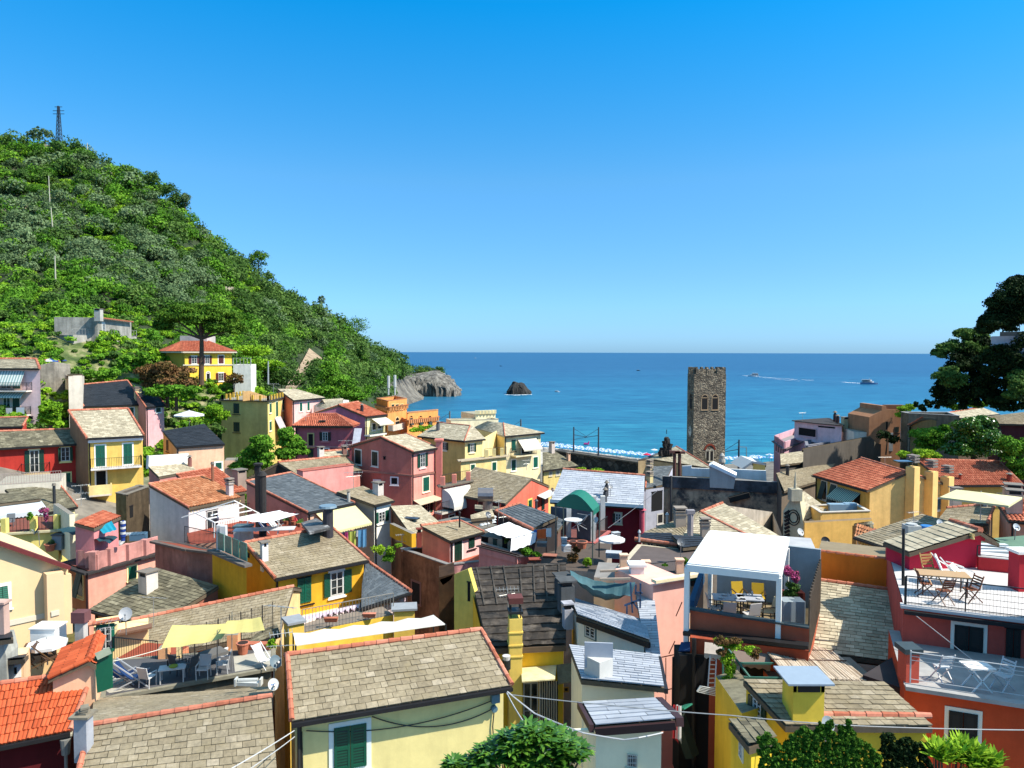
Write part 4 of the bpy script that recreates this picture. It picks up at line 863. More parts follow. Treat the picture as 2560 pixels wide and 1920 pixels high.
# ---- stone bell tower
reg('D')
tw = MB(); P0 = PD((688,262),134.5); P1 = PD((745,262),130); P2 = PD((1021,262),131.5); P3 = P0+P2 - P1; zt = P1.z; root = thing('bell_tower','tall square medieval stone bell tower with battlements and a clock','bell tower',(P1.x+3,P1.y+3,3)); hs_ = House(); hs_.root = root
for p in (P0,P1,P2,P3): p.z = zt
SM = None
def stone_mat(name,lo,mid,hi,scale=1.6,z=2.2):
    m,N,L,bs = nmat(name); tc = N.new('ShaderNodeTexCoord'); mp = N.new('ShaderNodeMapping'); mp.inputs['Scale'].default_value = (scale,scale,scale*z); L.new(tc.outputs['Object'],mp.inputs[0])
    v = N.new('ShaderNodeTexVoronoi'); v.inputs['Scale'].default_value = 1.3; L.new(mp.outputs[0],v.inputs['Vector']); v2 = N.new('ShaderNodeTexVoronoi'); v2.feature = 'DISTANCE_TO_EDGE'; v2.inputs['Scale'].default_value = 1.3; L.new(mp.outputs[0],v2.inputs['Vector'])
    bw = N.new('ShaderNodeRGBToBW'); L.new(v.outputs['Color'],bw.inputs[0]); r = ramp(N,[(.2,lo),(.5,mid),(.85,hi)]); L.new(bw.outputs[0],r.inputs[0])
    r2 = ramp(N,[(.0,(.25,.25,.25)),(.12,(1,1,1))]); L.new(v2.outputs[0],r2.inputs[0]); n = noise(N,L,.6,6,.6,tc.outputs['Object']); r3 = ramp(N,[(.35,(.5,.5,.5)),(.6,(1,1,1))]); L.new(n.outputs[0],r3.inputs[0])
    c = mix(N,L,r.outputs[0],r2.outputs[0],1.0,'MULTIPLY'); c = mix(N,L,c,r3.outputs[0],1.0,'MULTIPLY'); L.new(c,bs.inputs['Base Color']); bs.inputs['Roughness'].default_value = .95; bump(N,L,v2.outputs[0],1.0,.25,bs); return m
SM = stone_mat('rubble_stone',(.11,.09,.065),(.21,.17,.12),(.34,.285,.20))
g_ = lambda p: Vector((*p.xy,2.5))
for a,b in ((P0,P1),(P1,P2),(P2,P3),(P3,P0)): tw.face([g_(a),g_(b),b,a],0,.5)
tw.face([P0,P1,P2,P3],0,.5); tw.build('wall',SM,root)
m = MB()
for a,b,nmer in ((P0,P1,3),(P1,P2,3),(P2,P3,3),(P3,P0,3)):
    u = unit(b - a); L_ = (b - a).length; w = L_/nmer
    for k in range(nmer):
        c0 = a+u*(w*(k+.5)); inn = Vector((-u.y,u.x,0)); inn = inn if inn.dot((P0+P2)/2 - c0) > 0 else -inn; c0 = c0+inn*.22; hw = w*.33
        m.box(c0+UP*.45,hw,.22,.45,u); m.box(c0+UP*1.05+u*hw*.72,hw*.28,.21,.17,u); m.box(c0+UP*1.05 - u*hw*.72,hw*.28,.21,.17,u)
m.build_each('merlon',SM,root,3)
def tface(a,b):
    u = unit(b - a); n = Vector((u.y,-u.x,0)); n = n if n.dot(CAM - a) > 0 else -n; return (a.copy(),u,n)
TF = tface(P1,P2); TL = tface(P0,P1)
for x0,x1 in ((810,860),(900,950)): win(hs_,TF,(x0,468,x1,566),'arch',fr=(165,140,110),fw=.12)
for x0,x1 in ((847,872),(882,908)): win(hs_,TF,(x0,925,x1,1010),'arch',fr=(200,190,170),fw=.1)
m = MB(); c,hw,hh,u,n = rect(TF,(835,865,925,915),.02); k = 10
for i in range(k): a0,a1 = math.pi*i/k,math.pi*(i+1)/k; m.prism([c - UP*hh+u*math.cos(a)*q*1.1+UP*math.sin(a)*q*1.1 for a,q in ((a0,hw),(a1,hw),(a1,hw*.7),(a0,hw*.7))],[c - UP*hh+n*.08+u*math.cos(a)*q*1.1+UP*math.sin(a)*q*1.1 for a,q in ((a0,hw),(a1,hw),(a1,hw*.7),(a0,hw*.7))])
m.build('brick_arch',plaster((150,70,50),.5),root)
c,hw,hh,u,n = rect(TL,(696,708,722,800),.05); R_ = hh; m = MB(); cc = c+u*.0
def disc(m_,c,u,w,r,n=28,mi=0,th=.05,nn=None): 
    nn = nn or u.cross(w); pts = [c+u*math.cos(2*math.pi*i/n)*r+w*math.sin(2*math.pi*i/n)*r for i in range(n)]; m_.prism(pts,[p+nn*th for p in pts],mi,.5)
disc(m,cc,u,UP,R_,nn=n); clk = m.build('clock_face',flat((235,232,220),.6,.1),root)
m = MB()
for k in range(12): a = math.pi*k/6; m.bar(cc+n*.06+(u*math.sin(a)+UP*math.cos(a))*R_*.78,cc+n*.06+(u*math.sin(a)+UP*math.cos(a))*R_*.94,.06)
for a,l in ((.9,.5),(5.6,.75)): m.bar(cc+n*.07,cc+n*.07+(u*math.sin(a)+UP*math.cos(a))*R_*l,.07)
m.build('hands',IRON(),clk)
win(hs_,TL,(706,470,728,560),'arch',fr=(120,100,80),fw=.1)
# church roof beside the tower
def plane(label,pts,kind,parent=None,name='roof',k=1.0):
    """loose roof plane from E0,E1,R1,R0 world points"""
    E0,E1,R1,R0 = pts; m = MB(); K = KINDS[kind]; tiles(m,E0,E1,R1,R0,K[1],K[2]*k,K[3]*k); dz = UP*.13; slab(m,*pts)
    o = m.build(name,[K[0](),flat((120,105,85),.9,.3)],parent); return o
z_e = PD((355,992),104).z; e0 = PZ((355,992),z_e); e1 = PZ((905,1075),z_e); ap = PD((590,884),109); e2 = PZ((262,1000),z_e)
root = thing('church','church roof of pale slates rising left of the bell tower','church',(ap.x,ap.y,4)); plane('',[e0,e1,ap+(e1 - e0)*.02,ap],'light',root,k=1.2); plane('',[e2,e0,ap,ap - (e0 - e2)*.05],'grey',root,k=1.2)  # left slope takes darker grey slates to paint its shading
m = MB(); caps(m,e1,ap,.13,.5); m.build('ridge_tiles',SALMON(),root); m = MB()
for a,b in ((e2,e0),(e0,e1)): m.face([g_(a) ,g_(b),b - UP*.13,a - UP*.13],0,.5)
e3 = e1+V(2,12,0); m.face([g_(e1),g_(e3),e3,e1 - UP*.13]); m.build('wall',plaster((200,175,135),.4),root)
c = onface((e0,unit(e1 - e0),Vector((0,-1,0))),(505,880)); m = MB()
for k in range(5): [m.box(c+UP*(k*.5 - 1)+V(random.uniform(-.6,.6)*(1 - k/6),0,random.uniform(-.2,.2)),.5 - .07*k,.3,.35,unit(V(1,random.uniform(-1,1),0)),V(random.uniform(-.4,.4),0,1)) for _ in range(5 - k)]
m.tube(c+UP*1.7,c+UP*2.3,.05); tag(m.build('gable_ornament',flat((55,52,50),.9,.5)),'dark carved finial on the church gable left of the bell tower','ornament')
m = MB(); c = PD((985,1020),100)
m.tube(c - UP*2.2,c,.32,.25,10); m.tube(c,c+UP*.35,.5,.45,10); m.tube(c+UP*.35,c+UP*.9,.32,.36,10); m.tube(c+UP*.9,c+UP*1.25,.36,.1,10); tag(m.build('stone_urn',flat((215,210,200),.8,.3)),'pale stone urn on a pillar at the foot of the bell tower','urn')
h = house('grey slate roof strip beside the white slated roof',76,[(320,1248),(480,1215)],[(345,1060),(560,1052)],kind='grey',wall=(190,190,205),h=10,verge=(1,0),both=False,ridge=False,gutter=False,oe=.1,og=.0)
for k in range(3): chimney(h,(358,1190 - 52*k),.55,.8,'louvre',(215,200,150))
# derelict concrete building in the middle
DK = plaster((215,190,160),.45,.9,dirt=(.06,.057,.055))
h = block('large derelict grey building with black stained walls and pale parapets',-77,[(470,1137),(474,1140),(1462,1192)],h=14,wallmat=DK,parapet=0,floor=(225,225,225),cap=None)
h.F[1] = h.F[1]
m = MB(); f = h.F[1]; a,b = h.pts[1],h.pts[2]; q0 = onface(f,(480,1195)); q1 = onface(f,(1462,1290)); nn = f[2]
m.prism([Vector((*p.xy,q1.z)) for p in (a+nn*.25,b+nn*.25,b,a)],[Vector((*p.xy,a.z)) for p in (a+nn*.25,b+nn*.25,b,a)]); m.build('parapet_band',plaster((125,125,130),.45,.6,dirt=(.035,.035,.037)),h.root)
m = MB(); GW = plaster((222,222,220),.2)
def wedge(m,px,off,th):
    F_ = (f[0] - nn*off,f[1],nn); pts = [onface(F_,p) for p in px]; m.prism([p - nn*th for p in pts],pts,0,.5)
wedge(m,[(640,1140),(640,1055),(722,1052),(722,1072),(890,1078),(890,1150)],2.6,.3); wedge(m,[(1000,1150),(1000,1078),(1365,1095),(1370,1185)],2.6,.3); m.build_each('inner_parapet',GW,h.root)
m = MB(); wedge(m,[(880,1240),(875,1048),(905,1045),(1105,1140),(1085,1252)],-.35,1.6); m.build('stair_house',plaster((185,180,175),.2),h.root)
m = MB(); wedge(m,[(870,1052),(905,1036),(1110,1135),(1100,1158)],-.5,1.9); m.build('stair_roof',plaster((240,240,240),.1),h.root)
for x0,x1,y0 in ((560,590,920),(602,634,925)):
    m = MB(); c0 = PD(((x0+x1)/2,1140),79); c1 = PD(((x0+x1)/2,y0+20),79); m.tube(c0,c1,.18,n=8); m.box(c1+UP*.1,.55,.25,.12); m.build('chimney_pipe',flat((120,75,65),.8,.3),h.root)
m = MB(); m.tube(onface(f,(545,1140),.3),onface(f,(545,1540),.3),.12,n=8); m.tube(onface(f,(1470,1290),.3),onface(f,(1475,1560),.3),.1,n=8); m.build('drain_pipe',flat((85,85,85)),h.root)
for r in ((430,1470,470,1550),): pass
m = MB(); a_ = onface(f,(1050,1345),.4); b_ = onface(f,(1225,1300),.4); m.bar(a_,b_,.9,.5); m.build('buttress',plaster((70,68,66),.5,.5),h.root)
h = block('narrow shaded grey house with white drainpipe beside the derelict building',-74,[(325,1258),(328,1260),(482,1238)],h=13,wall=(180,180,190),parapet=0,cap=None,floor=(120,125,130))
win(h,1,(375,1275,470,1440),'dark',fr=None,sill=False); win(h,1,(430,1475,470,1545),'dark',fr=(190,185,175))
h = house('small yellow beach house with a white gabled roof',112,[(1250,1045),(1365,1055)],[(1245,1020),(1368,1032)],kind='felt',wall=(245,215,130),h=6,gutter=False,verge=(0,0),ridge=False,rise=.5,both=False,wallmat=None)
win(h,'f',(1285,1060,1340,1087),'dark',fr=(200,195,150)); m = MB(); f = h.F['f']; p = [onface(f,q,.3) for q in ((1155,1075),(1250,1012),(1368,1035),(1362,1050),(1252,1030),(1175,1085))]; m.prism([q+V(0,6,0) for q in p],p,0,.5); m.build('fascia',flat((245,245,245),.7,.05),h.root)
# pink terrace building at the shore
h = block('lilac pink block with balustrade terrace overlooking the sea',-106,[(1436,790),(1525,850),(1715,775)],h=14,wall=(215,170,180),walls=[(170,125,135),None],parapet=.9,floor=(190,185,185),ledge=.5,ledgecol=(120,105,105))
for k in range(4): win(h,0,(1450+20*k,855+14*k,1460+20*k,925+14*k),'dark',fr=(200,150,160))
h = block('lilac pink penthouse storey with dark flat roof',-108,[(1612,660),(1780,680),(2020,700),(1900,640)],h=2.9,wall=(240,205,210),parapet=0,cap=None,floor=(75,66,62),ledge=.5,ledgecol=(70,60,58))
win(h,0,(1648,730,1795,795),'dark',fr=(200,170,175)); win(h,1,(1815,715,1960,725),'dark',fr=None,sill=False); chimney(h,(1960,670),.5,1.6,'cowl',(75,50,55)); chimney(h,(1985,680),.5,1.2,'cowl',(75,50,55))
h = block('pale terrace with grey parapet below the lilac penthouse',-102,[(1700,835),(1712,880),(2125,820),(2100,790)],h=8,wall=(160,160,175),parapet=.6,pt=.3,floor=(205,200,200),cap=(150,150,160))
h = block('cluster of cream rooftop sheds beside the lilac penthouse',108,[(2010,715),(2125,760)],dep=5,h=2.5,wall=(235,222,205),parapet=0,cap=None,floor=(205,195,180)); chimney(h,(2050,725),.9,1.3,'box',(235,205,160))
# long slate roofs of the covered church buildings
h = house('long slate roof with a stone wall below, upper one of two',-92,[(1675,920),(2280,830)],[(1680,900),(2270,795)],kind='slate',wall=(95,88,80),h=8,oe=.4,both=False,verge=(0,0),ridge=False,gutter=False,rise=.6)
h = house('long slate roof with a stone wall below, lower one of two',86,[(1715,985),(2330,870)],[(1705,965),(2300,838)],kind='slate',wall=(92,86,76),h=10,oe=.5,both=False,verge=(0,0),ridge=False,gutter=False,rise=.7)
reg('E')
h = house('slate roof with an arched dark wall left of the big orange roof',70,[(140,1272),(445,1180)],[(70,1115),(600,1015)],kind='slate',wall=(118,105,92),h=8,oe=.3,both=False,verge=(0,0),ridge=False,gutter=False,pitch=.3)
chimney(h,(168,1130),.35,1.1,'cowl',(60,58,58))
h = house('low stone cottage roof under the lilac pink block',84,[(110,1045),(330,1020)],[(105,950),(300,925)],kind='light',wall=(105,100,95),h=6,oe=.2,both=False,verge=(0,0),ridge=False,gutter=False,pitch=.2)
# buildings under the right hand slope
h = shell('brown shaded house with a stepped gable and roof chimneys by the sea',vplane((875,800),(1150,800),100),[(875,632),(982,575),(984,534),(1020,534),(1024,562),(1150,572)],th=6,wall=(175,125,92),stain=.25)
m = MB(); m.box(onface(h.F['f'],(1085,560),-1),1.3,.5,.55); m.build('chimney',plaster((120,85,65)),h.root); win(h,'f',(1020,675,1034,740),'dark',fr=None,sill=False); win(h,'f',(1095,720,1130,760),'shut',fr=None,col=(30,50,45))
h = block('ochre stained house with a flat pale roof under the dark trees',-96,[(1150,588),(1215,600),(1655,622),(1560,590)],h=14,wall=(165,150,130),walls=[(135,118,95),None],stain=.5,parapet=.3,floor=(215,215,215),cap=(200,200,200))
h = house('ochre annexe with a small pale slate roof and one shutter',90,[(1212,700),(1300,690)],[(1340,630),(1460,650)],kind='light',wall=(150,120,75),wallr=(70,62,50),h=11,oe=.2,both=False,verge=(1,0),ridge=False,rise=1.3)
win(h,'f',(1215,720,1235,805),'shut',fr=None,col=(50,60,60))
h = house('pale slate roof in front of the dark evergreen trees',98,[(1660,640),(2000,605)],[(1540,598),(1850,548)],kind='light',wall=(90,75,60),h=9,oe=.4,both=False,verge=(0,0),ridge=True,pitch=.3)
h = house('long slate roof over a dark red house at the right edge',88,[(2000,690),(2500,700)],[(1900,625),(2500,555)],kind='slate',wall=(90,45,50),h=12,oe=.5,both=False,verge=(0,0),ridge=False,pitch=.3)
# ---- big orange roofed yellow house
YE = (240,190,105)
h = house('ochre yellow house with orange pantile roof, striped awning and roof terrace',-64,[(382,1132),(856,1266)],[(806,986),(1216,1108)],kind='terra',wall=(235,185,90),wallr=(250,206,130),h=13,oe=.35,og=.1,B=(1,(1525,1205)),ridge=True,verge=(0,0),pitch=.4,capr=.1)  # gable plaster is lighter, its sunlight put into the colour
orange = h
for r in ((465,1187,505,1340),(545,1215,590,1370)): win(h,'f',r,'ajar',fr=(240,225,195),col=(30,60,45))
win(h,'f',(745,1290,795,1440),'dark',fr=None); awning(h,'f',(600,1232,800,1275),1.1,.9,stripes((225,230,205),(95,120,95),4.0,3))
win(h,'r2',(1247,1335,1287,1435),'dark',fr=(240,220,190)); win(h,'r2',(1430,1340,1495,1430),'shut',fr=(240,235,220),col=(60,110,130))
for x,y0,y1,z_ in ((1240,1090,1520,1075),(1400,1130,1480,1105),(1540,1175,1460,1130)):
    f = h.F['r2']; m = MB(); t = onface(f,(x,y0),.35); b = onface(f,(x,y1),.35); m.box(Vector((*b.xy,(h.zb+t.z)/2+.3)),.42,.4,(t.z - h.zb)/2,f[1])
    for k in range(3): m.box(Vector((*b.xy,t.z+.75+k*.26)),.4,.38,.07,f[1],m=1)
    m.build('chimney',[plaster((250,206,130),.2),flat((150,140,130),.8)],h.root)
m = MB(); c = onroof(h,(1165,1030),True); m.box(c+UP*.15,.6,.45,.06); m.build('skylight',[glass_mat()],h.roof)
h = block('ochre roof terrace with striped pilasters below the awning',-60,[(352,1395),(455,1460),(880,1445)],h=12,wall=(246,196,110),parapet=.95,cap=(235,225,210),floor=(200,170,130),ledge=.35,ledgecol=(240,225,205))
m = MB(); c = PD((620,1420),63); m.box(c,1.0,.35,.4); m.box(c+V(.9,.1,.1),.5,.3,.35); tag(m.build('storage_chest',flat((160,190,210),.5,.1)),'pale blue chest on the ochre roof terrace under the striped awning','chest')
h = house('ochre wing with orange pantile roof reaching the right edge',72,[(1560,1224),(2202,1218)],[(1284,997),(2002,1016)],kind='terra',wall=(236,188,100),h=11,oe=.45,both=False,verge=(0,1),pitch=.38)
win(h,'f',(1800,1300,1870,1370),'open',fr=(225,215,200),col=(30,45,40)); win(h,'f',(1980,1295,2030,1380),'shut',fr=(225,190,140),col=(25,35,60)); chimney(h,(2085,1180),.5,.8,'cowl',(185,75,50)); chimney(h,(1660,1170),.3,.6,'cowl',(185,75,50))
h = house('ochre street side block with cornice in front of the stepped terrace',54,[(740,1560),(915,1600)],[(750,1550),(900,1530)],kind='old',wall=(150,110,60),h=6,gutter=False,verge=(0,0),ridge=False,rise=.4,both=False)
h = block('ochre house front below the roof terrace',-57,[(310,1530),(318,1545),(900,1515)],h=11,wall=(244,192,105),parapet=0,cap=None,floor=(190,160,120))
reg('J')
h = house('low slate roof with satellite dishes over a bracketed cornice',46,[(540,562),(935,690)],[(1205,335),(1560,430)],kind='slate',wall=(205,170,100),h=9,oe=.45,both=False,verge=(0,0),ridge=False,pitch=.25)
m = MB(); f = h.F['f']
for k in range(12): m.box(onface(f,(600+28*k,610+9.5*k),.15),.09,.15,.12,f[1])
m.build_each('bracket',plaster((225,180,95),.3),h.root)
h = house('slate roof with pale chimney pots behind the green terrace',52,[(1340,420),(1850,430)],[(1450,280),(1930,235)],kind='slate',wall=(120,100,80),h=8,oe=.3,both=False,verge=(0,1),pitch=.25)
chimney(h,(1535,240),.6,1.0,'box',(235,215,195)); chimney(h,(1830,300),.3,.8,'pipe',(200,200,200)); chimney(h,(2080,300),.8,1.4,'box',(230,190,160))
h = house('reddish roof corner at the right edge beneath the ochre wing',50,[(2060,400),(2400,430)],[(1950,240),(2400,180)],kind='terra',wall=(225,160,130),h=8,oe=.3,both=False,verge=(0,0),pitch=.25)
chimney(h,(2100,240),1.0,1.2,'box',(225,180,150)); chimney(h,(2110,330),.9,1.4,'box',(228,190,165))
h = house('salmon stair hut with pink tiled coping below the ochre block',50,[(535,560),(585,580)],[(560,430),(745,490)],kind='clay',wall=(215,180,150),h=6,oe=.1,both=False,verge=(0,1),ridge=False,rise=.6,gutter=False)
# white slated dark red house
reg('C')
h = house('dark red house with a wide white slated roof',63,[(1298,1362),(2105,1412)],[(1408,1082),(2115,1137)],kind='pale',wall=(128,32,42),h=12,oe=.5,og=.25,both=True,verge=(0,0),ridge=True,pitch=.45,capr=.1)
m = MB(); m.bar(h.c[0] - h.v*.08+UP*.1,h.c[1] - h.v*.08+UP*.1,.12,.28); m.build('fascia',WHITE(),h.root)
for p in ((1772,1370),(1785,1310)): chimney(h,p,.34,1.3,'cowl',(85,85,90))
win(h,'f',(1862,1465,1908,1545),'openl',fr=(205,190,160),col=(25,30,30)); win(h,'f',(1395,1420,1460,1500),'dark',fr=(190,160,120))
h2 = h
# ---- centre and left, 35 to 60 m
reg('A')
h = house('grey rendered house with a sunbaked orange tile roof and white front',50,[(1632,1412),(2085,1325)],[(1285,1212),(1765,1137)],kind='clay',wall=(238,228,225),walll=(225,212,205),h=12,oe=.15,og=.08,both=False,verge=(1,0),ridge=True,pitch=.3,capr=.08,gutter=False)
reg('F'); win(h,'f',(2038,300,2152,560),'glass',fr=None,sill=False); reg('A')
chimney(h,(1985,1310),.38,1.1,'louvre',(215,205,200)); chimney(h,(1838,1190),.2,1.3,'pipe',(190,130,100))
grey_house = h
m = MB(); f = h.F['f']; n_ = 18; a = onface(f,(1640,1425),.02); b = onface(f,(2080,1340),.02)
for k in range(n_): p = a.lerp(b,k/n_); q = a.lerp(b,(k+1)/n_); mid = (p+q)/2; m.face([p,q,q - UP*.12,mid - UP*.28,p - UP*.12])
m.build('valance',flat((245,230,160),.8),h.root)
h = house('orange pantile roof behind the grey rendered house',57,[(1780,1330),(2135,1272)],[(1520,1127),(1862,1066)],kind='terra',wall=(120,100,85),h=8,oe=.1,both=False,verge=(0,1),ridge=True,pitch=.3,gutter=False,capr=.07)
chimney(h,(2070,1215),.8,1.0,'box',(170,150,135))
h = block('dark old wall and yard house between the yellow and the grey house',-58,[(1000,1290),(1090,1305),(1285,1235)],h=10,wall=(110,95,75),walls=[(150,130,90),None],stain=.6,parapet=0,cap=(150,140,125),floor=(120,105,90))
win(h,1,(1120,1400,1150,1500),'dark',fr=None,sill=False)
h = house('shallow slate roof with a small dark flue below the red house',56,[(300,1475),(668,1405)],[(40,1255),(515,1215)],kind='old',wall=(240,225,170),h=8,oe=.1,both=False,verge=(0,1),ridge=False,pitch=.22,capr=.08)
chimney(h,(470,1375),.22,1.4,'pipe',(70,75,80))
h = block('white railed terrace on top of the shallow slate roof',60,[(-40,1225),(515,1190)],dep=5,h=7,wall=(235,225,205),parapet=0,cap=None,floor=(225,215,195)); railing(h,[h.pts[0]+V(0,.2,0),h.pts[1]+V(0,.2,0)],.9,.18,.02,flat((215,190,180)))
h = house('flat dark roof over a shaded veranda at the left edge',50,[(-150,1395),(355,1335)],[(-150,1300),(190,1282)],kind='old',wall=(90,45,40),h=8,oe=.5,both=False,verge=(0,0),ridge=False,pitch=.1,gutter=False)
awning(h,'f',(-150,1405,350,1355),2.0,.4,flat((225,235,240),.8,.05),'awning',.35)
win(h,'f',(-20,1480,120,1600),'dark',fr=None,sill=False); win(h,'f',(160,1470,300,1590),'dark',fr=None,sill=False)
h = block('yellow edged terrace with short posts and a grey chair at the left edge',46,[(-100,1640),(500,1600)],dep=4.5,h=6,wall=(245,225,130),parapet=0,cap=None,floor=(170,95,75),ledge=.3,ledgecol=(235,225,180))
m = MB()
for x,y in ((25,1635),(275,1618),(480,1600)): p = PZ((x,y),h.z); m.box(p+V(0,.2,.45),.16,.16,.45)
m.build_each('terrace_post',plaster((246,228,130),.2),h.root); railing(h,[h.pts[0]+V(0,.2,0),h.pts[1]+V(0,.2,0)],.85,.2,.018)
h = block('cream lean to wall beside the shallow slate roof',49,[(460,1380),(600,1475)],dep=.3,h=3,wall=(248,240,205),parapet=0,cap=None)
h = house('little hut with a ribbed orange roof and turquoise sheet',43,[(812,1592),(1045,1490)],[(640,1545),(890,1438)],kind='terra',wall=(235,150,150),h=6,oe=.1,both=False,verge=(0,0),ridge=False,pitch=.25,gutter=False)
hut = h
reg('F')
PINKT = (238,172,152)
h = block('pink roof terrace house with dark gutter and one green shutter',-42,[(620,820),(868,905),(1532,722)],h=14,wall=PINKT,walls=[(200,120,75),None],parapet=.0,cap=None,ledge=.4,ledgecol=(62,58,58),floor=(170,95,80))  # left face plaster has its shade painted into the orange brown
pk = h; win(h,1,(1265,852,1343,972),'shut',fr=(245,230,170),col=(15,115,85),fw=.1); win(h,0,(668,962,712,1105),'dark',fr=(225,190,130),sill=False); win(h,0,(766,922,818,1140),'ajar',fr=(225,190,130),col=(20,60,45)); win(h,0,(672,1280,742,1480),'shut',fr=(225,190,130),col=(25,60,40))
m = MB(); zz = h.z; a = PZ((868,905),zz)+V(.15,.35,0); b = PZ((1532,722),zz)+V(0,.35,0); c0 = PZ((620,820),zz)+V(.4,.2,0)
m.prism([a,b,b+V(-.1,.25,0),a+V(-.1,.25,0)],[p+UP*.95 for p in (a,b,b+V(-.1,.25,0),a+V(-.1,.25,0))])
for t,hh in ((0,1.05),(.22,1.0),(.5,.97),(.78,.97)): m.box(a.lerp(b,t)+UP*hh/2+V(-.05,.12,0),.2,.2,hh/2)
for t in (.05,.3,.62): m.box(a.lerp(c0,t)+UP*.45+V(.15,.1,0),.2,.2,.45)
m.build('parapet',plaster((232,165,155),.5),h.root)
m = MB(); o = PZ((870,1270),zz - 6); m.tube(PZ((868,905),zz)+V(-.02,-.12,0),Vector((*(PZ((868,905),zz)+V(-.02,-.12,0)).xy,h.zb)),.06); m.build('drain_pipe',flat((60,30,35)),h.root)
h = house('lichen covered slate roof with a square slab topped chimney',39,[(880,1278),(1500,1450)],[(1530,862),(2160,1045)],kind='old',wall=(170,110,90),h=8,oe=.3,og=.1,both=False,verge=(0,0),ridge=False,pitch=.28)
chimney(h,(1465,1085),.7,.8,'box',(225,215,205))
# wall below the grey house terrace
h = block('pink brown stained terrace wall with tiled floor beside the yellow house',-43.5,[(1530,600),(1790,630),(2120,705)],h=12,wall=(178,128,112),stain=.5,parapet=0,cap=None,floor=(195,95,65),ledge=.25,ledgecol=(125,110,100))
ter = h; railing(h,[h.pts[1]+V(.1,.25,0),h.pts[2]+V(0,.25,0)],1.0,.12,.014)
# peach gable wall at the left edge
z_b = PD((665,1290),33).z
W0 = PZ((0,1437),z_b); W1 = PZ((668,1290),z_b); uu = unit(W1 - W0); nn = Vector((uu.y,-uu.x,0)); PF = (W0,uu,nn)
root = thing('house','peach gable wall with red coping and a green shutter at the left edge','house',(W0.x,W0.y,10)); hs_ = House(); hs_.root = root; hs_.F = {'f': PF}
a = onface(PF,(-250,545)); b = onface(PF,(672,868)); m = MB(); back = -nn*6; G_ = lambda p: Vector((*p.xy,8.0))
m.prism([G_(a+back),G_(a),G_(b),G_(b+back)],[a+back,a,b,b+back],0,.5); m.build('wall',plaster((252,220,170),.08,f=.74),root)
m = MB(); m.bar(a+nn*.12+UP*.05,b+nn*.12+UP*.05,.5,.16); m.build('coping',flat((125,45,45),.7,.3),root)
m = MB(); c = onface(PF,(535,1290),.28); t = onface(PF,(540,905),.28); m.box(Vector((*c.xy,(t.z+8)/2)),.33,.3,(t.z - 8)/2,uu); c2 = onface(PF,(620,1290),.14); m.box(Vector((*c2.xy,(t.z+8)/2 - .1)),.34,.14,(t.z - 8)/2 - .15,uu); m.build('pilaster',plaster((252,215,170),.08,f=.74),root)
m = MB(); m.bar(onface(PF,(-200,1478),.02),onface(PF,(668,1290),.02),.06,.22); m.bar(onface(PF,(505,1325),.6),onface(PF,(585,1305),.6),.06,.22); m.build('belt_course',flat((250,240,215),.7,.05),root)
win(hs_,'f',(-40,1050,78,1250),'ajar',fr=(248,240,225),col=(12,110,80))
# slate roof with long terracotta ridge (left centre)
reg('K')
h = house('slate roof with a terracotta ridge behind the yellow sun sail',31.6,[(1050,610),(2760,330)],[(1300,205),(2900,-130)],kind='slate',wall=(246,212,150),h=8,oe=.2,both=True,verge=(0,0),ridge=True,pitch=.3,gutter=False,capr=.1,rowk=.9)
reg('G')
# yellow house
reg('G')
h = house('bright yellow house with green shutters and a stone slate roof',39,[(742,972),(1665,790)],[(442,622),(1298,468)],kind='slate',wall=(238,180,50),walll=(222,165,48),h=10,oe=.38,og=.12,both=True,verge=(1,1),ridge=True,pitch=.36,capr=.1,rowk=.85,br=.35)  # left wall plaster is darker, its unlit side put into the colour
yel = h
win(h,'f',(960,965,1097,1210),'shut',fr=None,col=(10,100,78)); win(h,'f',(1288,905,1412,1135),'openl',fr=(235,235,230),col=(10,95,72),ajar=.15); 
f = h.F['f']; c,hw,hh,u,n = rect(f,(1420,885,1495,1112)); m = MB(); m.box(c+n*.04,hw,.02,hh,u); m.build('shutter',shutter_mat((10,95,72)),h.root)
win(h,'l',(455,725,490,765),'dark',fr=None,sill=False); chimney(h,(635,790),.34,.75,'box',(235,235,235))
m = MB(); a = onface(f,(735,1420),.25); b = onface(f,(1640,1225),.25); m.bar(a,b,.5,.1); m.build('coping',plaster((250,235,200),.2),h.root)
h = block('yellow side wing with a railed terrace behind the bright yellow house',-41,[(120,690),(150,700),(458,830)],h=10,wall=(215,165,40),parapet=0,cap=None,floor=(205,200,200),ledge=.25,ledgecol=(130,122,115))
GL = flat((90,165,150),.35,.5,8)
m = MB(); a,b = h.pts[1]+V(.05,.2,0),h.pts[2]+V(0,.2,0)
for k in range(4): p = a.lerp(b,k/4+.02); q = a.lerp(b,(k+1)/4 - .02); m.bar(p+UP*.55,q+UP*.55,.03,.95)
m.build('terrace_screen',GL,h.root)
m = MB()
for x in (180,215): p = PZ((x,700+(x - 180)*.3),h.z); m.box(p+V(0,.3,.7),.16,.14,.7)
m.build_each('terrace_post',plaster((225,222,220),.2),h.root)
# terrace floor with red tiles behind
h = block('red tiled roof terrace with white canvas sail',47,[(-100,640),(1050,520)],dep=7,h=8,wall=(190,150,130),parapet=0,cap=None,floor=(200,95,70))
tt = h; railing(h,[h.pts[3],h.pts[2]],1.0,.15,.016); railing(h,[h.pts[0]+V(0,2.5,0),h.pts[1]+V(0,2.5,0)],1.0,.15,.014)
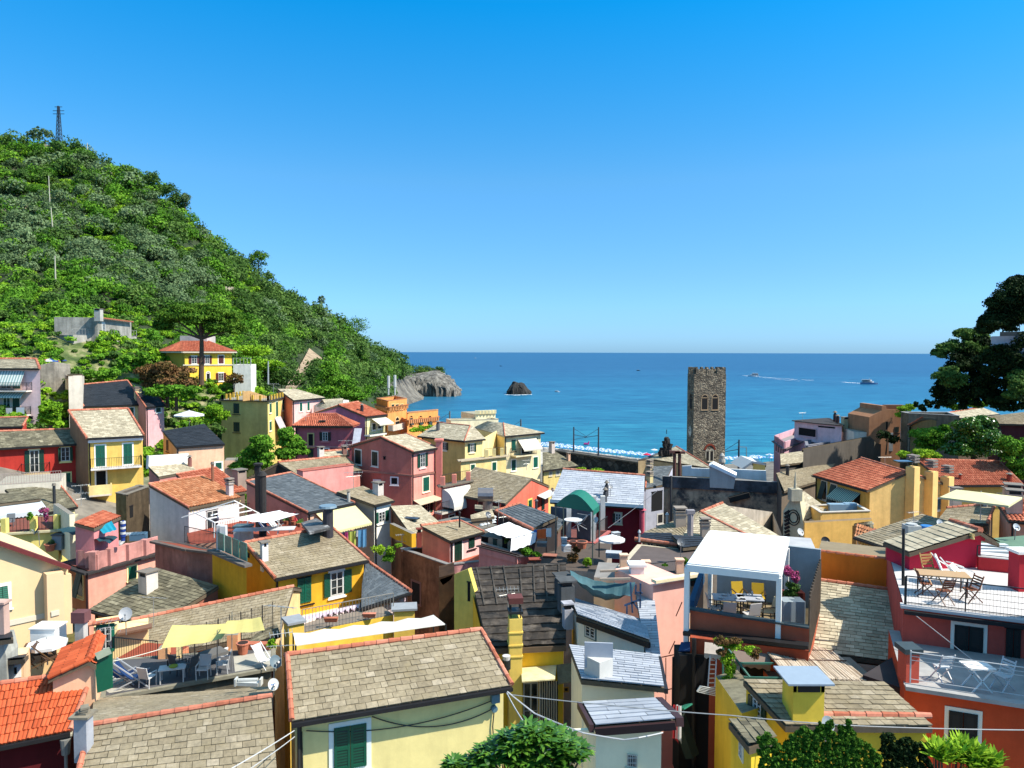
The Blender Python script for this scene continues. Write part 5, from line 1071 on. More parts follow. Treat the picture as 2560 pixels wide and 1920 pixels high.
# blue slate roofed pink house
reg('B')
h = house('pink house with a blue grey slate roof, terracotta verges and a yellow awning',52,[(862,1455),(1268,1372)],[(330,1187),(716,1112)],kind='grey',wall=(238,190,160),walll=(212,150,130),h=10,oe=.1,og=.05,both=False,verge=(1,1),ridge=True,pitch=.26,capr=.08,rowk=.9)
awning(h,'f',(925,1455,1262,1388),2.0,1.1,flat((250,238,175),.8,.05)); win(h,'f',(1060,1560,1145,1640),'dark',fr=None,sill=False); win(h,'f',(1180,1520,1225,1600),'glass',fr=(120,60,50))
m = MB(); c = PD((435,1400),51); t = PD((435,1050),51); m.box(Vector((c.x,c.y,(t.z+c.z)/2 - 1.5)),.16,.18,(t.z - c.z)/2+1.5); m.box(t+UP*.1,.26,.26,.06); c = PD((470,1330),49.5); t = PD((470,1135),49.5); m.tube(c - UP*3,t,.26,n=10); m.tube(t,t+UP*.25,.34,.15,10); tag(m.build('chimney_stack',flat((60,56,55),.9,.4)),'dark twin chimney stacks beside the blue grey slate roof','chimney')
h = house('small white house with stone side wall and dark green shutters',55,[(1435,1392),(1606,1352)],[(1108,1275),(1338,1226)],kind='slate',wall=(248,245,232),walll=(165,160,145),h=8,oe=.15,both=False,verge=(0,0),ridge=False,pitch=.28)
win(h,'f',(1472,1447,1528,1538),'open',fr=(235,235,225),col=(16,85,65)); chimney(h,(1470,1300),.6,.7,'box',(225,215,205)); chimney(h,(1215,1330),.25,.6,'cowl',(215,210,200))
h = house('pale terraced slate roof with skylight and a yellow gable',52,[(1760,1655),(2020,1560)],[(1575,1400),(1830,1390)],kind='light',wall=(150,115,90),stain=.5,h=6,oe=.1,both=False,verge=(0,0),ridge=False,pitch=.2,gutter=False)
m = MB(); c = onroof(h,(1760,1515)); m.box(c+UP*.08,.55,.28,.05,unit(V(1,-.35,0))); m.build('skylight',glass_mat(),h.roof)
h = block('yellow triangular side wall under the pale terraced roof',50,[(1570,1550),(1760,1640)],dep=.3,h=.9,wall=(235,175,45),parapet=0,cap=None)
reg('H')
h = house('dark red restaurant front below the salmon gabled house',60,[(740,480),(1000,500)],[(740,440),(980,460)],kind='light',wall=(110,45,40),h=7,gutter=False,verge=(0,0),ridge=False,rise=.3,both=False)
m = MB(); c = PD((865,470),58); t = PD((845,345),58)
m.tube(c - UP*1,c+UP*1.2,.38,n=12); m.tube(c+UP*1.2,t - UP*.3,.38,n=12); m.tube(t+V(-.6,0,0),t+V(.6,0,0),.55,n=14); tag(m.build('extractor_duct',flat((190,175,170),.35,.2,metal=.7)),'bent metal extractor duct on the dark red restaurant roof','duct')
h = house('grey blue slate roof with red edge above the shaded yard',53,[(1235,620),(1560,700)],[(1180,430),(1640,600)],kind='grey',wall=(120,90,80),h=6,oe=.1,both=False,verge=(0,0),ridge=False,pitch=.3,gutter=False)
h = house('grey blue slates with a salmon verge left of the terrace screens',54,[(945,505),(1310,680)],[(1190,430),(1560,560)],kind='grey',wall=(60,55,55),h=6,oe=.1,both=False,verge=(1,0),ridge=False,pitch=.2,gutter=False,eavecap=True)
h = house('straw coloured slates behind the flat grey roof',56,[(700,585),(935,560)],[(695,545),(905,480)],kind='light',wall=(130,115,100),h=6,oe=.1,both=False,verge=(0,0),ridge=False,pitch=.25,gutter=False)
h = block('flat grey roof with rows of small round skylights',55,[(760,690),(960,640)],dep=4.5,h=6,wall=(120,115,108),parapet=0,cap=None,floor=(160,158,150))
m = MB()
for i in range(5):
    for j in range(3): p = h.pts[0].lerp(h.pts[1],.2+i*.15)+V(0,1+j*.9,.05); m.tube(p,p+UP*.12,.22,.1,8)
m.build('domes',flat((215,225,230),.3,.1),h.root)
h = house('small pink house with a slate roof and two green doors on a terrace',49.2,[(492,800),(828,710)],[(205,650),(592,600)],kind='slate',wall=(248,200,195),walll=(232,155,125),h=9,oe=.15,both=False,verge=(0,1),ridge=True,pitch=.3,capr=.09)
win(h,'f',(534,800,608,1010),'shut',fr=(240,220,215),col=(20,60,48)); win(h,'f',(677,775,733,862),'shut',fr=None,col=(25,70,55),sill=True)
pinks = h
h = block('pink terrace with salmon floor and grey coping before the small pink house',-47,[(10,880),(470,1040),(1280,955)],h=9,wall=(150,100,70),walls=[(168,118,85),(240,170,165)],stain=.75,dirt=(.06,.035,.02),parapet=.55,cap=(165,160,155),floor=(235,130,95))
win(h,0,(120,1210,198,1410),'dark',fr=(130,95,85),sill=False)
h = block('yard house with an open room behind the white linen sail',53.5,[(780,745),(1100,800)],dep=3,h=8,wall=(205,185,160),parapet=0,cap=None,floor=(150,140,130))
win(h,0,(805,765,870,850),'dark',fr=None); win(h,0,(920,785,960,850),'shut',fr=None,col=(70,100,90)); win(h,0,(1010,770,1060,880),'dark',fr=None)
h = block('pink yard parapet wall with grey coping left of the linen sail',-46.5,[(780,850),(785,858),(1190,960)],h=6,wall=(215,145,135),parapet=.4,pt=.2,cap=(90,75,70),floor=(190,120,100))
# terrace with grey screens and the green arched canopy
h = block('roof terrace with grey screens, satellite dish and pink ledge',-52,[(1290,760),(1900,810),(2045,702)],h=10,wall=(235,232,228),walls=[None,(240,238,232)],parapet=0,cap=None,floor=(150,85,75),ledge=.25,ledgecol=(215,120,115))
GS = plaster((120,125,132),.45)
m = MB(); z = h.z
for p0,p1,hh,dy in (((1490,720),(1660,745),2.0,0),((1750,770),(1905,800),1.8,0),((1690,600),(1900,640),1.5,0)):
    a,b = PZ(p0,z),PZ(p1,z); m.bar(a+UP*hh/2,b+UP*hh/2,.12,hh)
m.build_each('screen',GS,h.root)
m = MB()
for p in ((1665,760),(1905,800),(2000,690),(1912,690)): a = PZ(p,z); m.box(a+UP*1.3,.17,.17,1.3)
m.build_each('terrace_post',plaster((225,222,215),.2),h.root); railing(h,[h.pts[1]+UP*.01,h.pts[2]+UP*.01],1.1,.14,.016)
win(h,1,(1925,870,1940,1000),'dark',fr=None,sill=False); win(h,1,(1960,840,1978,970),'dark',fr=None,sill=False)
# green arched canopy
m = MB(); zc = z+3.6; A_ = PZ((1540,440),zc); B_ = PZ((1905,500),zc); dd = (PZ((1990,430),zc) - B_)*.75; n_ = 10
for i in range(n_):
    t0,t1 = i/n_,(i+1)/n_; q = [A_.lerp(B_,t)+UP*math.sin(math.pi*t)*.85 for t in (t0,t1)]; m.face([q[0],q[1],q[1]+dd,q[0]+dd],0,.5)
[m.face([A_.lerp(B_,i/n_) - UP*.1,A_.lerp(B_,(i+1)/n_) - UP*.1,A_.lerp(B_,(i+1)/n_)+UP*math.sin(math.pi*(i+1)/n_)*.85,A_.lerp(B_,i/n_)+UP*math.sin(math.pi*i/n_)*.85],0,.5) for i in range(n_)]; m.face([B_,B_+dd,B_+dd - UP*.35,B_ - UP*.35]); can = m.build('canopy',flat((15,125,105),.7,.1),None)
tag(can,'green arched fabric canopy over the terrace with grey screens','canopy'); m = MB()
for p in (A_,B_,B_+dd,A_+dd): m.tube(p,p - UP*3.4,.04,n=6)
m.build('frame',flat((90,105,100)),can)
h = block('lower yard floor with laundry and plants in the centre',46,[(1230,1060),(2010,1110)],dep=7,h=7,wall=(170,160,150),parapet=0,cap=None,floor=(120,105,95))
yard = h
reg('I')
# slate hip roof front centre right
z_e = PD((840,590),47).z; rr_ = 1.2
E0 = PZ((740,640),z_e); E1 = PZ((1640,640),z_e); E2 = PZ((1825,585),z_e); ap = PZ((1210,226),z_e+rr_+.3); k1 = PZ((992,316),z_e+1.12); L0 = PZ((430,515),z_e+.2)
root = thing('house','broad pale slate hip roof in front of the derelict grey building','house',(*((E0+E1+ap)/3).xy,9)); E3 = PZ((1815,460),z_e+.6)
plane('',[E0,E1,k1+(E1 - E0)*.01,k1],'light',root); plane('',[E1,E2,ap+(E2 - E1)*.01,k1],'light',root)
plane('',[L0,E0,k1,ap],'slate',root)
m = MB(); caps(m,k1,ap,.12); caps(m,E1,k1,.12); m.build('ridge_tiles',SALMON(),root); m = MB()
far = ap+V(6,7,-2)
for a,b in ((L0,E0),(E0,E1),(E1,E2),(E2,far),(far,ap),(ap,L0)): m.face([Vector((*a.xy,8)),Vector((*b.xy,8)),b - UP*.15,a - UP*.15],0,.5)
m.build('wall',plaster((205,190,170),.4),root); hp = House(); hp.roof = root.children[0]; nrm_ = (E1 - E0).cross(k1 - E0).normalized(); hp.rp = (E0,nrm_); hp.u = unit(E1 - E0)
chimney(hp,(790,430),.7,.8,'louvre',(180,165,150)); chimney(hp,(1035,570),.5,1.1,'louvre',(190,175,160))
m = MB(); a = onroof(hp,(890,575)); m.tube(a - UP*.5,a+UP*1.6,.2,n=8); m.box(a+UP*1.7,.25,.2,.12); m.build('chimney',flat((190,180,180)),hp.roof)
h = house('low house with a dark felt gable roof and shaded terrace',-43,[(345,578),(760,635)],[(440,520),(705,522)],kind='dark',wall=(225,150,115),h=8,oe=.9,both=False,verge=(0,0),ridge=False,pitch=.12,gutter=False,eavecap=True)
win(h,'f',(465,590,530,690),'glass',fr=(235,220,160)); win(h,'f',(580,600,655,800),'dark',fr=(90,45,35),sill=False); win(h,'f',(700,635,770,725),'glass',fr=(240,225,160))
h = house('dark felt lean to with red eave tiles right of the shaded terrace',42,[(820,668),(1060,640)],[(705,540),(1010,560)],kind='dark',wall=(50,45,45),h=8,oe=.1,both=False,verge=(0,0),ridge=False,pitch=.15,gutter=False)
h = block('peach terrace with grille railing and square pillars',39,[(210,870),(830,940)],dep=5,h=6,wall=(246,205,170),parapet=0,cap=None,floor=(130,115,110),ledge=.3,ledgecol=(235,220,190))
m = MB()
for x,y in ((240,880),(462,950),(795,930)): p = PZ((x,y),h.z); m.box(p+V(0,.25,.34),.19,.17,.34); m.box(p+V(0,.25,.71),.23,.21,.035)
m.build_each('terrace_post',plaster((246,205,175),.25),h.root,2); railing(h,[PZ((500,955),h.z)+V(0,.25,0),PZ((760,925),h.z)+V(0,.25,0)],.6,.12,.014)
h = block('white walled passage with a white post left of the peach terrace',40,[(-60,960),(330,985)],dep=3,h=5,wall=(225,222,220),parapet=0,cap=None,floor=(190,185,180))
# ============================================================ FOREGROUND, 18 to 40 m
reg('G')
# slate roof right of yellow house with painted frieze
h = house('house with grey slate roof and painted frieze right of the yellow house',36,[(1590,1245),(2082,1122)],[(1600,1000),(1640,818)],kind='grey',wall=(225,205,205),h=8,oe=.35,both=False,verge=(0,0),ridge=False,DD=(36.8,39.3,40.5,45),capr=.09); m = MB(); caps(m,h.c[1]+UP*.05,h.c[3]+UP*.05,.1); m.build('ridge_tiles',SALMON(),h.roof)
fzw = shell('lilac grey wall with painted frieze below the bright yellow house',(PD((1030,1470),35.2),unit(h.c[1] - h.c[0]),Vector((unit(h.c[1] - h.c[0]).y,-unit(h.c[1] - h.c[0]).x,0))),[(1025,1385),(1560,1262),(2035,1165)],th=.5,wall=(205,185,195),stain=.15); h = fzw
fz = h.F['f']; m = MB()
for k in range(16):
    c = onface(fz,(1160+56*k,1395 - 14.2*k),.03); m.bar(c+fz[1]*.3 - UP*.22,c+fz[1]*.3+UP*.22,.06)
    n_ = 8
    for i in range(n_): a0,a1 = 2*math.pi*i/n_,2*math.pi*(i+1)/n_; m.bar(c+fz[1]*math.cos(a0)*.14+UP*math.sin(a0)*.14,c+fz[1]*math.cos(a1)*.14+UP*math.sin(a1)*.14,.04)
m.bar(onface(fz,(1040,1470),.04),onface(fz,(2030,1205),.04),.05,.08); m.build('painted_frieze',flat((95,75,75)),h.root)
for x0,x1,y in ((1040,1120,1460),(1275,1420,1415),(1660,1815,1330)): win(h,'f',(x0,y - 60,x1,y+60),'roll',fr=(245,225,215),col=(14,100,78))
h = block('long narrow balcony with railing and terracotta flower boxes',34,[(1010,1510),(1910,1330)],dep=1.4,h=8,wall=(246,205,80),parapet=0,cap=None,floor=(190,170,150)); bal = h
railing(h,[h.pts[0],h.pts[1]],1.1,.16,.02,flat((170,165,155)))
for k,(x,y) in enumerate(((1295,1378),(1672,1335))):
    c = onface(h.F['f'],(x,y),.12); m = MB(); m.prism([c+V(a*.28,b*.08,-.1) for a,b in ((-1,-1),(1,-1),(1,1),(-1,1))],[c+V(a*.33,b*.12,.1) for a,b in ((-1,-1),(1,-1),(1,1),(-1,1))]); tag(m.build('flower_box',SALMON()),'terracotta flower box on the long balcony rail, '+('nearer the white canvas end' if k == 0 else 'nearer the green shutter'),'flower box','balcony flower boxes')
for lab,p0,p1,D_ in (('left',(880,1440),(1028,1410),32),('right',(1915,1300),(2120,1290),36)):
    h = block('yellow pillar with grey sloping cap at the %s end of the long balcony' % lab,D_,[p0,p1],dep=.8,h=8,wall=(246,205,95),parapet=0,cap=None,floor=(175,178,180)); m = MB(); q = [p+UP*.03+(p - sum(h.pts,Vector())/4)*.25 for p in h.pts]; m.prism(q,[p+UP*.1 for p in q]); m.build('coping',flat((178,182,186)),h.root)
# white canvas screen
reg('L'); m = MB(); q = [PD((945,450),24.5),PD((2600,130),28),PD((2760,30),31),PD((925,335),27)]
q = [PD((945,450),24.5),PD((450,240,'M'),27.5),PD((330,155,'M'),30),PD((920,335),26.5)]
n_ = 10
for i in range(n_):
    a,b = i/n_,(i+1)/n_; sag = lambda t: UP*(.04*math.cos(t*n_*math.pi)); P_ = [q[0].lerp(q[1],a),q[0].lerp(q[1],b),q[3].lerp(q[2],b)+sag(b),q[3].lerp(q[2],a)+sag(a)]; m.prism([p - UP*.02 for p in P_],P_,0,.5)
cv = tag(m.build('canvas_screen',flat((252,246,232),.8,.08)),'long white canvas screen stretched behind the foreground slate ridge','canvas'); m = MB()
for p in q: m = MB(); m.tube(p,p - UP*2.5,.03,n=6); m.build('post',IRON(),cv)
# the big foreground house
reg('L')
h = house('cream foreground house with wide stone slate roof and terracotta ridge',20,[(905,1200),(1103,845,'M')],[(862,548),(800,298,'M')],kind='slate',wall=(240,222,150),h=12,oe=.42,og=.12,both=True,verge=(1,1),ridge=True,pitch=.40,capr=.085,stain=.15,rowk=.9,br=.5)
fore = h; win(h,'f',(1322,1235,1645,1655),'shut',fr=(232,235,225),col=(12,90,65),fw=.14)
m = MB(); f = h.F['f']; fM = lambda x,y,o=.05: onface(f,(x,y,'M'),o); fL = lambda x,y,o=.05: onface(f,(x,y,'L'),o)
def sagline(m,a,b,sag,r,n=14):
    pts = [a.lerp(b,i/n) - UP*sag*4*(i/n)*(1 - i/n) for i in range(n+1)]; m.path(pts,r,5)
sagline(m,fL(1050,1290),fM(930,985),-.0+.35,.016); sagline(m,fL(1700,1150),fM(940,1060),.45,.018); m.path([fL(1005,1300),fL(1015,1700),fL(1015,1900)],.018); m.path([fM(930,1080),fM(915,1250),fM(925,1400)],.02)
m.build('cable',flat((60,75,70),.6),h.root); m = MB(); c = fM(940,968,.1); m.box(c,.13,.09,.13,f[1]); c = fM(932,1075,.09); m.tube(c - f[2]*.09,c+f[2]*.05,.1,n=14); m.build('junction_box',flat((110,150,165)),h.root)
m = MB(); m.tube(fL(975,1250,.1),fL(980,2200,.1),.045,n=8); m.build('drain_pipe',flat((60,62,60)),h.root)
# orange roof bottom left
reg('K')
h = house('bright orange tiled roof over a dark red wall at the bottom left corner',-23,[(-700,1570),(695,1292)],[(-700,930),(925,705)],kind='orange',wall=(95,25,30),h=10,oe=.4,og=.1,both=True,verge=(0,1),ridge=True,pitch=.4,capr=.09,br=.3)
orr = h; m = MB(); m.bar(h.c[0]+V(0,.12,-.1),h.c[1]+V(0,.12,-.1),.42,.07); m.build('eave_slabs',plaster((205,198,175),.4),h.root)
m = MB(); p = h.c[1] - UP*.2; m.tube(p+V(-.1,-.1,0),p+V(-.1,-.1,-.5),.16,.12,10); m.tube(p+V(-.1,-.1,-.5),p+V(-.1,-.1,-8),.05,n=8); m.build('rain_hopper',flat((150,150,145),.5,.2),h.root)
def prismroof(label,D,E0,E1,R0,R1,B1,kind,wall,h=3,name='house',rows=1):
    return house(label,D,[E0,E1],[R0,R1],B=(1,B1),kind=kind,wall=wall,h=h,oe=.12,og=.1,verge=(0,0),ridge=True,pitch=.45,gutter=False,capr=.08,name=name)
# peach dormer: gable wall faces the viewer, roof runs back
o_ = onroof(orr,(525,895)); FD = vplane((520,890),(925,830),o_.y+.0); zb_ = o_.z - 1
d = shell('peach stair dormer with an orange tiled gable on the bottom left roof',FD,[(520,725),(880,580),(925,600)],th=2.2,zb=zb_,wall=(250,200,160),stain=.2,name='stair_dormer',cat='dormer')
bk = -FD[2]*2.6; fw_ = FD[2]*.25
pl = [onface(FD,p)+fw_ for p in ((490,735),(880,560),(955,605))]; m = MB(); 
tiles(m,pl[0],pl[1],pl[1]+bk,pl[0]+bk,'marsi',.6,.33) if False else None
plane('',[pl[0],pl[0]+bk,pl[1]+bk,pl[1]],'orange',d.root); plane('',[pl[2]+bk,pl[2],pl[1],pl[1]+bk],'orange',d.root); m = MB(); caps(m,pl[1],pl[1]+bk,.1); caps(m,pl[0],pl[1],.07); m.build('ridge_tiles',TERRA_OR(),d.root)
m = MB(); a = PD((930,560),24.6); b = PD((1105,480),24.8); a2 = PD((960,920),24.6); b2 = PD((1105,870),24.8); m.prism([p+V(0,.06,0) for p in (a2,b2,b,a)],[a2,b2,b,a]); sc_ = tag(m.build('door_panel',flat((10,95,70),.5,.1,f=.75)),'dark green metal door panel beside the peach dormer','door'); m = MB(); a = PD((950,560),24.5); b = PD((1090,495),24.7); m.bar(a,b,.03,.25); m.build('vent',flat((190,200,175)),sc_)
# slate roof bottom left with terracotta ridge; its back slope runs up to the terrace
h = house('wide slate roof with terracotta ridge along the bottom edge',18,[(700,1990),(770,1815,'L')],[(892,1243),(705,955,'L')],kind='slate',wall=(150,110,90),h=8,oe=.2,og=.05,both=False,verge=(1,0),ridge=True,pitch=.36,capr=.085,rowk=.9)
slf = h; g0 = PD((925,1045),25.5); g1 = PD((740,800,'L'),26.5); pz_ = (g0.z+g1.z)/2; g0.z = g1.z = pz_; plane('',[g1,g0,h.c[2],h.c[3]],'slate',h.root,k=.8)
c = onroof(h,(830,1480)); m = MB(); m.box(c+UP*.35,.17,.17,.62); m.box(c+UP*.98,.26,.25,.03,m=1)
for k in range(3): m.box(c+UP*(1.04+.07*k)+V(.02*k,0,0),.14 - .02*k,.12,.028,unit(V(1,.3*k,0)),m=1)
m.build('chimney',[plaster((175,178,185),.35),flat((165,155,135),.9,.4)],h.roof)
# grey floored sun terrace
h = block('grey floored sun terrace with deck chairs and sun lounger',-26.5,[(1100,600),(1045,945),(700,655,'L'),(700,480,'L')],h=5,wall=(130,122,105),stain=.5,parapet=0,cap=None,floor=(118,118,122),ledge=.18,ledgecol=(165,160,140))
deck = h; m = MB(); q = [PZ(p,h.z)+UP*.006 for p in ((1105,700),(1330,880),(1080,920),(1050,900))]; m.face(q,0,.5); q = [PZ(p,h.z)+UP*.006 for p in ((330,560,'L'),(700,500,'L'),(690,655,'L'),(345,710,'L'))]; m.face(q,0,.5); m.build('floor_tiles',flat((205,200,185),.8,.15,3),h.root)
# cream wall house behind the terrace
h = shell('cream house front with a green framed door behind the sun terrace',vplane((925,520),(1460,440),31.2),[(925,275),(1155,240),(1160,320),(1460,262)],th=1.2,wall=(250,220,160),stain=.15)
win(h,'f',(985,265,1100,480),'glass',fr=(30,105,85),sill=False); m = MB(); f = h.F['f']; caps(m,onface(f,(830,250),.1),onface(f,(1180,185),.1),.1); m.build('ridge_tiles',SALMON(),h.root); m = MB(); m.bar(onface(f,(1158,325),.15),onface(f,(1500,255),.15),.5,.08); m.build('coping',flat((150,110,85),.8),h.root)
h = block('terracotta floored lower terrace with a curled iron railing',30.2,[(1110,600),(1560,645)],dep=2,h=5,wall=(235,150,110),parapet=0,cap=None,floor=(205,100,70)); m = MB()
a,b = h.pts[0],h.pts[1]; railing(h,[a,b],1.0,.11,.012)
h = block('orange plastered pillar at the corner of the sun terrace',29.7,[(1560,480),(1655,475)],dep=.4,h=6,wall=(248,185,135),parapet=0,cap=None); h = block('cream door jamb wall next to the orange pillar',29.8,[(1740,470),(1800,462)],dep=.4,h=6,wall=(250,222,165),parapet=0,cap=None)
# fence of wire net at the back of the terrace
a = PZ((1800,600),deck.z); b = PZ((720,300,'L'),deck.z); m = MB()
for k in range(9): p = a.lerp(b,k/8); m.tube(p,p+UP*1.3,.02,n=5)
for k in range(6): m.tube(a+UP*(.2+.2*k),b+UP*(.2+.2*k),.007,n=4)
for k in range(60): p = a.lerp(b,k/60); m.tube(p,p+UP*1.25,.006,n=4)
tag(m.build('wire_fence',IRON()),'thin wire net fence along the back of the sun terrace','fence')
h = block('orange chimney pier with terracotta pots at the right end of the sun terrace',30.6,[(265,350,'L'),(372,345,'L')],dep=.5,h=4,wall=(248,175,125),parapet=0,cap=None)
# slate roof right of that terrace end beneath yellow house
reg('L'); h = house('small slate roof over a dark gap below the bright yellow house',31,[(420,470),(790,330)],[(560,330),(760,235)],kind='old',wall=(70,35,30),h=6,oe=.3,both=False,verge=(0,0),ridge=False,pitch=.15)
# ---- yellow ochre house with the old bitumen roof
reg('H')
z1 = PD((1190,480,'M'),30).z
E0 = PD((870,470,'M'),30.2); E1 = PD((1640,455,'M'),30.6); R0 = PD((680,1060),38.5); R1 = PD((1640,1010),39.5); E0.z = E1.z = z1; R0.z = R1.z = (R0.z+R1.z)/2
root = thing('house','ochre house with a huge dark weathered bitumen roof and a tall yellow chimney','house',(*((E0+E1+R0+R1)/4).xy,9)); o = House(); o.root = root
m = MB(); N_ = 14
for i in range(N_):
    for j in range(10):
        a,b,c_,d_ = [bil(E0,E1,R1,R0,s,t)+UP*(mnoise.noise(Vector((s*9,t*9,3)))*.07) for s,t in ((i/N_,j/10),((i+1)/N_,j/10),((i+1)/N_,(j+1)/10),(i/N_,(j+1)/10))]
        m.face([a,b,c_,d_],0,.35+.15*((i+j) % 3))
for k in range(12): t = (k+.5)/12; m.bar(bil(E0,E1,R1,R0,0,t)+UP*.03,bil(E0,E1,R1,R0,1,t)+UP*.03,.05,.035,r=.1)
for k in range(7): s = (k+.5)/7; m.bar(bil(E0,E1,R1,R0,s,.45)+UP*.05,bil(E0,E1,R1,R0,s+random.uniform(-.02,.02),random.uniform(.93,1))+UP*.05,.07,.03,r=.8)
m.prism([p - UP*.35 for p in (E0,E1,R1,R0)],[p - UP*.12 for p in (E0,E1,R1,R0)],1,.5); o.roof = m.build('roof',[BITUMEN(),flat((120,100,80),.9)],root); nn_ = (E1 - E0).cross(R0 - E0).normalized(); o.rp = (E0,nn_); o.u = unit(E1 - E0)
m = MB(); iz = V(.1,.3,0); GG = lambda p: Vector((*p.xy,9)); e0,e1,r0,r1 = E0+V(-.1,.25,-.2),E1+V(-.1,.25,-.2),R0+V(-.1,0,-.2),R1+V(-.1,0,-.2)
x0 = PD((535,1100),36.5); x1 = onface((e0,unit(e1 - e0),V(0,-1,0)),(930,470,'M'))
m.face([GG(e0),GG(e1),e1,e0]); m.face([GG(r0),GG(e0),e0,r0]); m.face([GG(e1),GG(r1),r1,e1]); m.face([GG(r1),GG(r0),r0,r1]); m.build('wall',plaster((246,200,60),.2),root)
o.F = {'f': (e0,unit(e1 - e0),Vector((unit(e1 - e0).y,-unit(e1 - e0).x,0))),'l': (e0,unit(e0 - r0),V(-1,0,0))}
och = o; F_ = o.F['f']
# stepped-out left part in paler yellow, brown party wall
h = shell('pale ochre side wall with a narrow dark window left of the bitumen roof',(PD((535,1100),36.0),unit(V(1,-.55,0)),unit(V(-.55,-1,0))),[(535,1130),(672,1075),(850,1700)],th=.3,wall=(240,215,110),stain=.25)
win(h,'f',(668,1210,694,1395),'dark',fr=None,sill=False)
h = shell('tall dark brown stained party wall between the terrace and the ochre wall',(PD((390,1200),37.5),unit(V(1,.1,0)),V(.1,-1,0)),[(385,1160),(540,1120)],th=2,wall=(95,68,45),stain=.7)
m = MB(); q = [PD(p,36) for p in ((395,1180),(520,1135),(500,1170),(425,1225))]; m.prism([p - UP*.06 for p in q],q); tag(m.build('zinc_gutter',flat((215,220,225),.35,.3,metal=.5)),'bent zinc gutter tray on top of the brown party wall','gutter')
# yellow chimney shaft
reg('M'); c = onface(F_,(1135,770),.35); t = onface(F_,(1135,165),.35); m = MB(); m.box(Vector((*c.xy,(t.z+9)/2)),.27,.27,(t.z - 9)/2,F_[1])
for y in (300,425,535): p = onface(F_,(1135,y),.35); m.box(Vector((*c.xy,p.z)),.30,.30,.03,F_[1])
for a,b in ((-1,-1),(1,-1),(1,1),(-1,1)): p = Vector((*c.xy,t.z))+F_[1]*a*.2+F_[2]*b*.2; m.bar(p,p+UP*.55,.05,m=1)
m.box(Vector((*c.xy,t.z+.75)),.3,.3,.12,F_[1],m=2); m.box(Vector((*c.xy,t.z+.25)),.3,.3,.05,F_[1],m=1); m.build('chimney',[plaster((250,215,110),.2),IRON(),flat((120,65,60),.8,.2)],och.roof)
# lean-to, door, curtain
m = MB(); q = [onface(F_,p,o_) for p,o_ in (((1205,805),1.3),((1530,780),1.3),((1545,640),.05),((1195,670),.05))]; m.prism([p - UP*.05 for p in q],q); m.build('porch_roof',plaster((240,228,180),.4),och.root)
m = MB(); q = [onface(F_,p,o_) for p,o_ in (((1560,820),.9),((1710,800),.9),((1690,620),.03),((1545,640),.03))]; m.prism([p - UP*.06 for p in q],q); m.build('side_roof',SLATE_OLD(),och.root)
win(och,'f',(1215,810,1365,1230),'glass',fr=(235,190,60),sill=False); m = MB(); n_ = 16
for i in range(n_):
    x0,x1 = 1375+185*i/n_,1375+185*(i+1)/n_; q = [onface(F_,(x,y),.9+.09*((i+d_) % 2)) for d_,x,y in ((0,x0,1260),(1,x1,1260),(1,x1,800),(0,x0,800))]; m.face(q,0,.5,[(i*.5,0),(i*.5+.5,0),(i*.5+.5,1),(i*.5,1)])
tag(m.build('curtain',stripes((235,230,215),(35,38,50),1.0,3,'striped_cloth')),'black and white striped curtain hanging at the ochre house door','curtain')
win(och,'f',(1625,868,1655,898),'dark',fr=(160,120,60),sill=False,fw=.05)
m = MB(); c = PD((1050,680),27); m.tube(c,c+UP*.35,.16,n=12,m=0); m.tube(c+UP*.35,c+UP*.5,.13,.15,12,1); tag(m.build('flue',[IRON(),flat((240,235,230))]),'short white capped flue beside the foreground terracotta verge','flue')
# ---- cream house with pale slates (centre bottom)
reg('M')
z_ = 0
E0 = PD((1750,140),30.5); E1 = PD((490,392,'N'),27.5); R0 = PD((1680,1350,'H'),35); R1 = PD((455,205,'N'),31.5)
root = thing('house','cream house with pale blue grey slates and a tiny two pane window','house',(E0.x,E0.y,9)); o = House(); o.root = root; o.roof = plane('',[E0,E1,R1,R0],'pale',root)
m = MB(); m.bar(E0 - UP*.22,E1 - UP*.22,.12,.2); m.build('gutter',DARK(),root); a,b = E0+V(.05,.3,-.25),E1+V(-.15,.3,-.25); c_,d_ = R1+V(0,0,-.2),R0+V(.1,0,-.2); m = MB(); G9 = lambda p: Vector((*p.xy,9))
for p,q in ((a,b),(b,c_),(c_,d_),(d_,a)): m.face([G9(p),G9(q),q,p])
m.build('wall',plaster((238,232,215),.12),root); u = unit(b - a); o.F = {'f': (a,u,Vector((u.y,-u.x,0)))}; win(o,'f',(1832,258,1932,372),'glass',fr=(95,115,115),sill=False,fw=.05)
cr = o
# long pale roof strip behind running up to the terrace
E0 = PD((600,860,'N'),25.5); E1 = PD((575,130,'N'),30.5); R1 = PD((520,975,'I'),37); R0 = PD((330,985,'I'),37); 
plane('',[PD((455,560,'N'),27),PD((600,560,'N'),27),R1,R0],'pale',root)
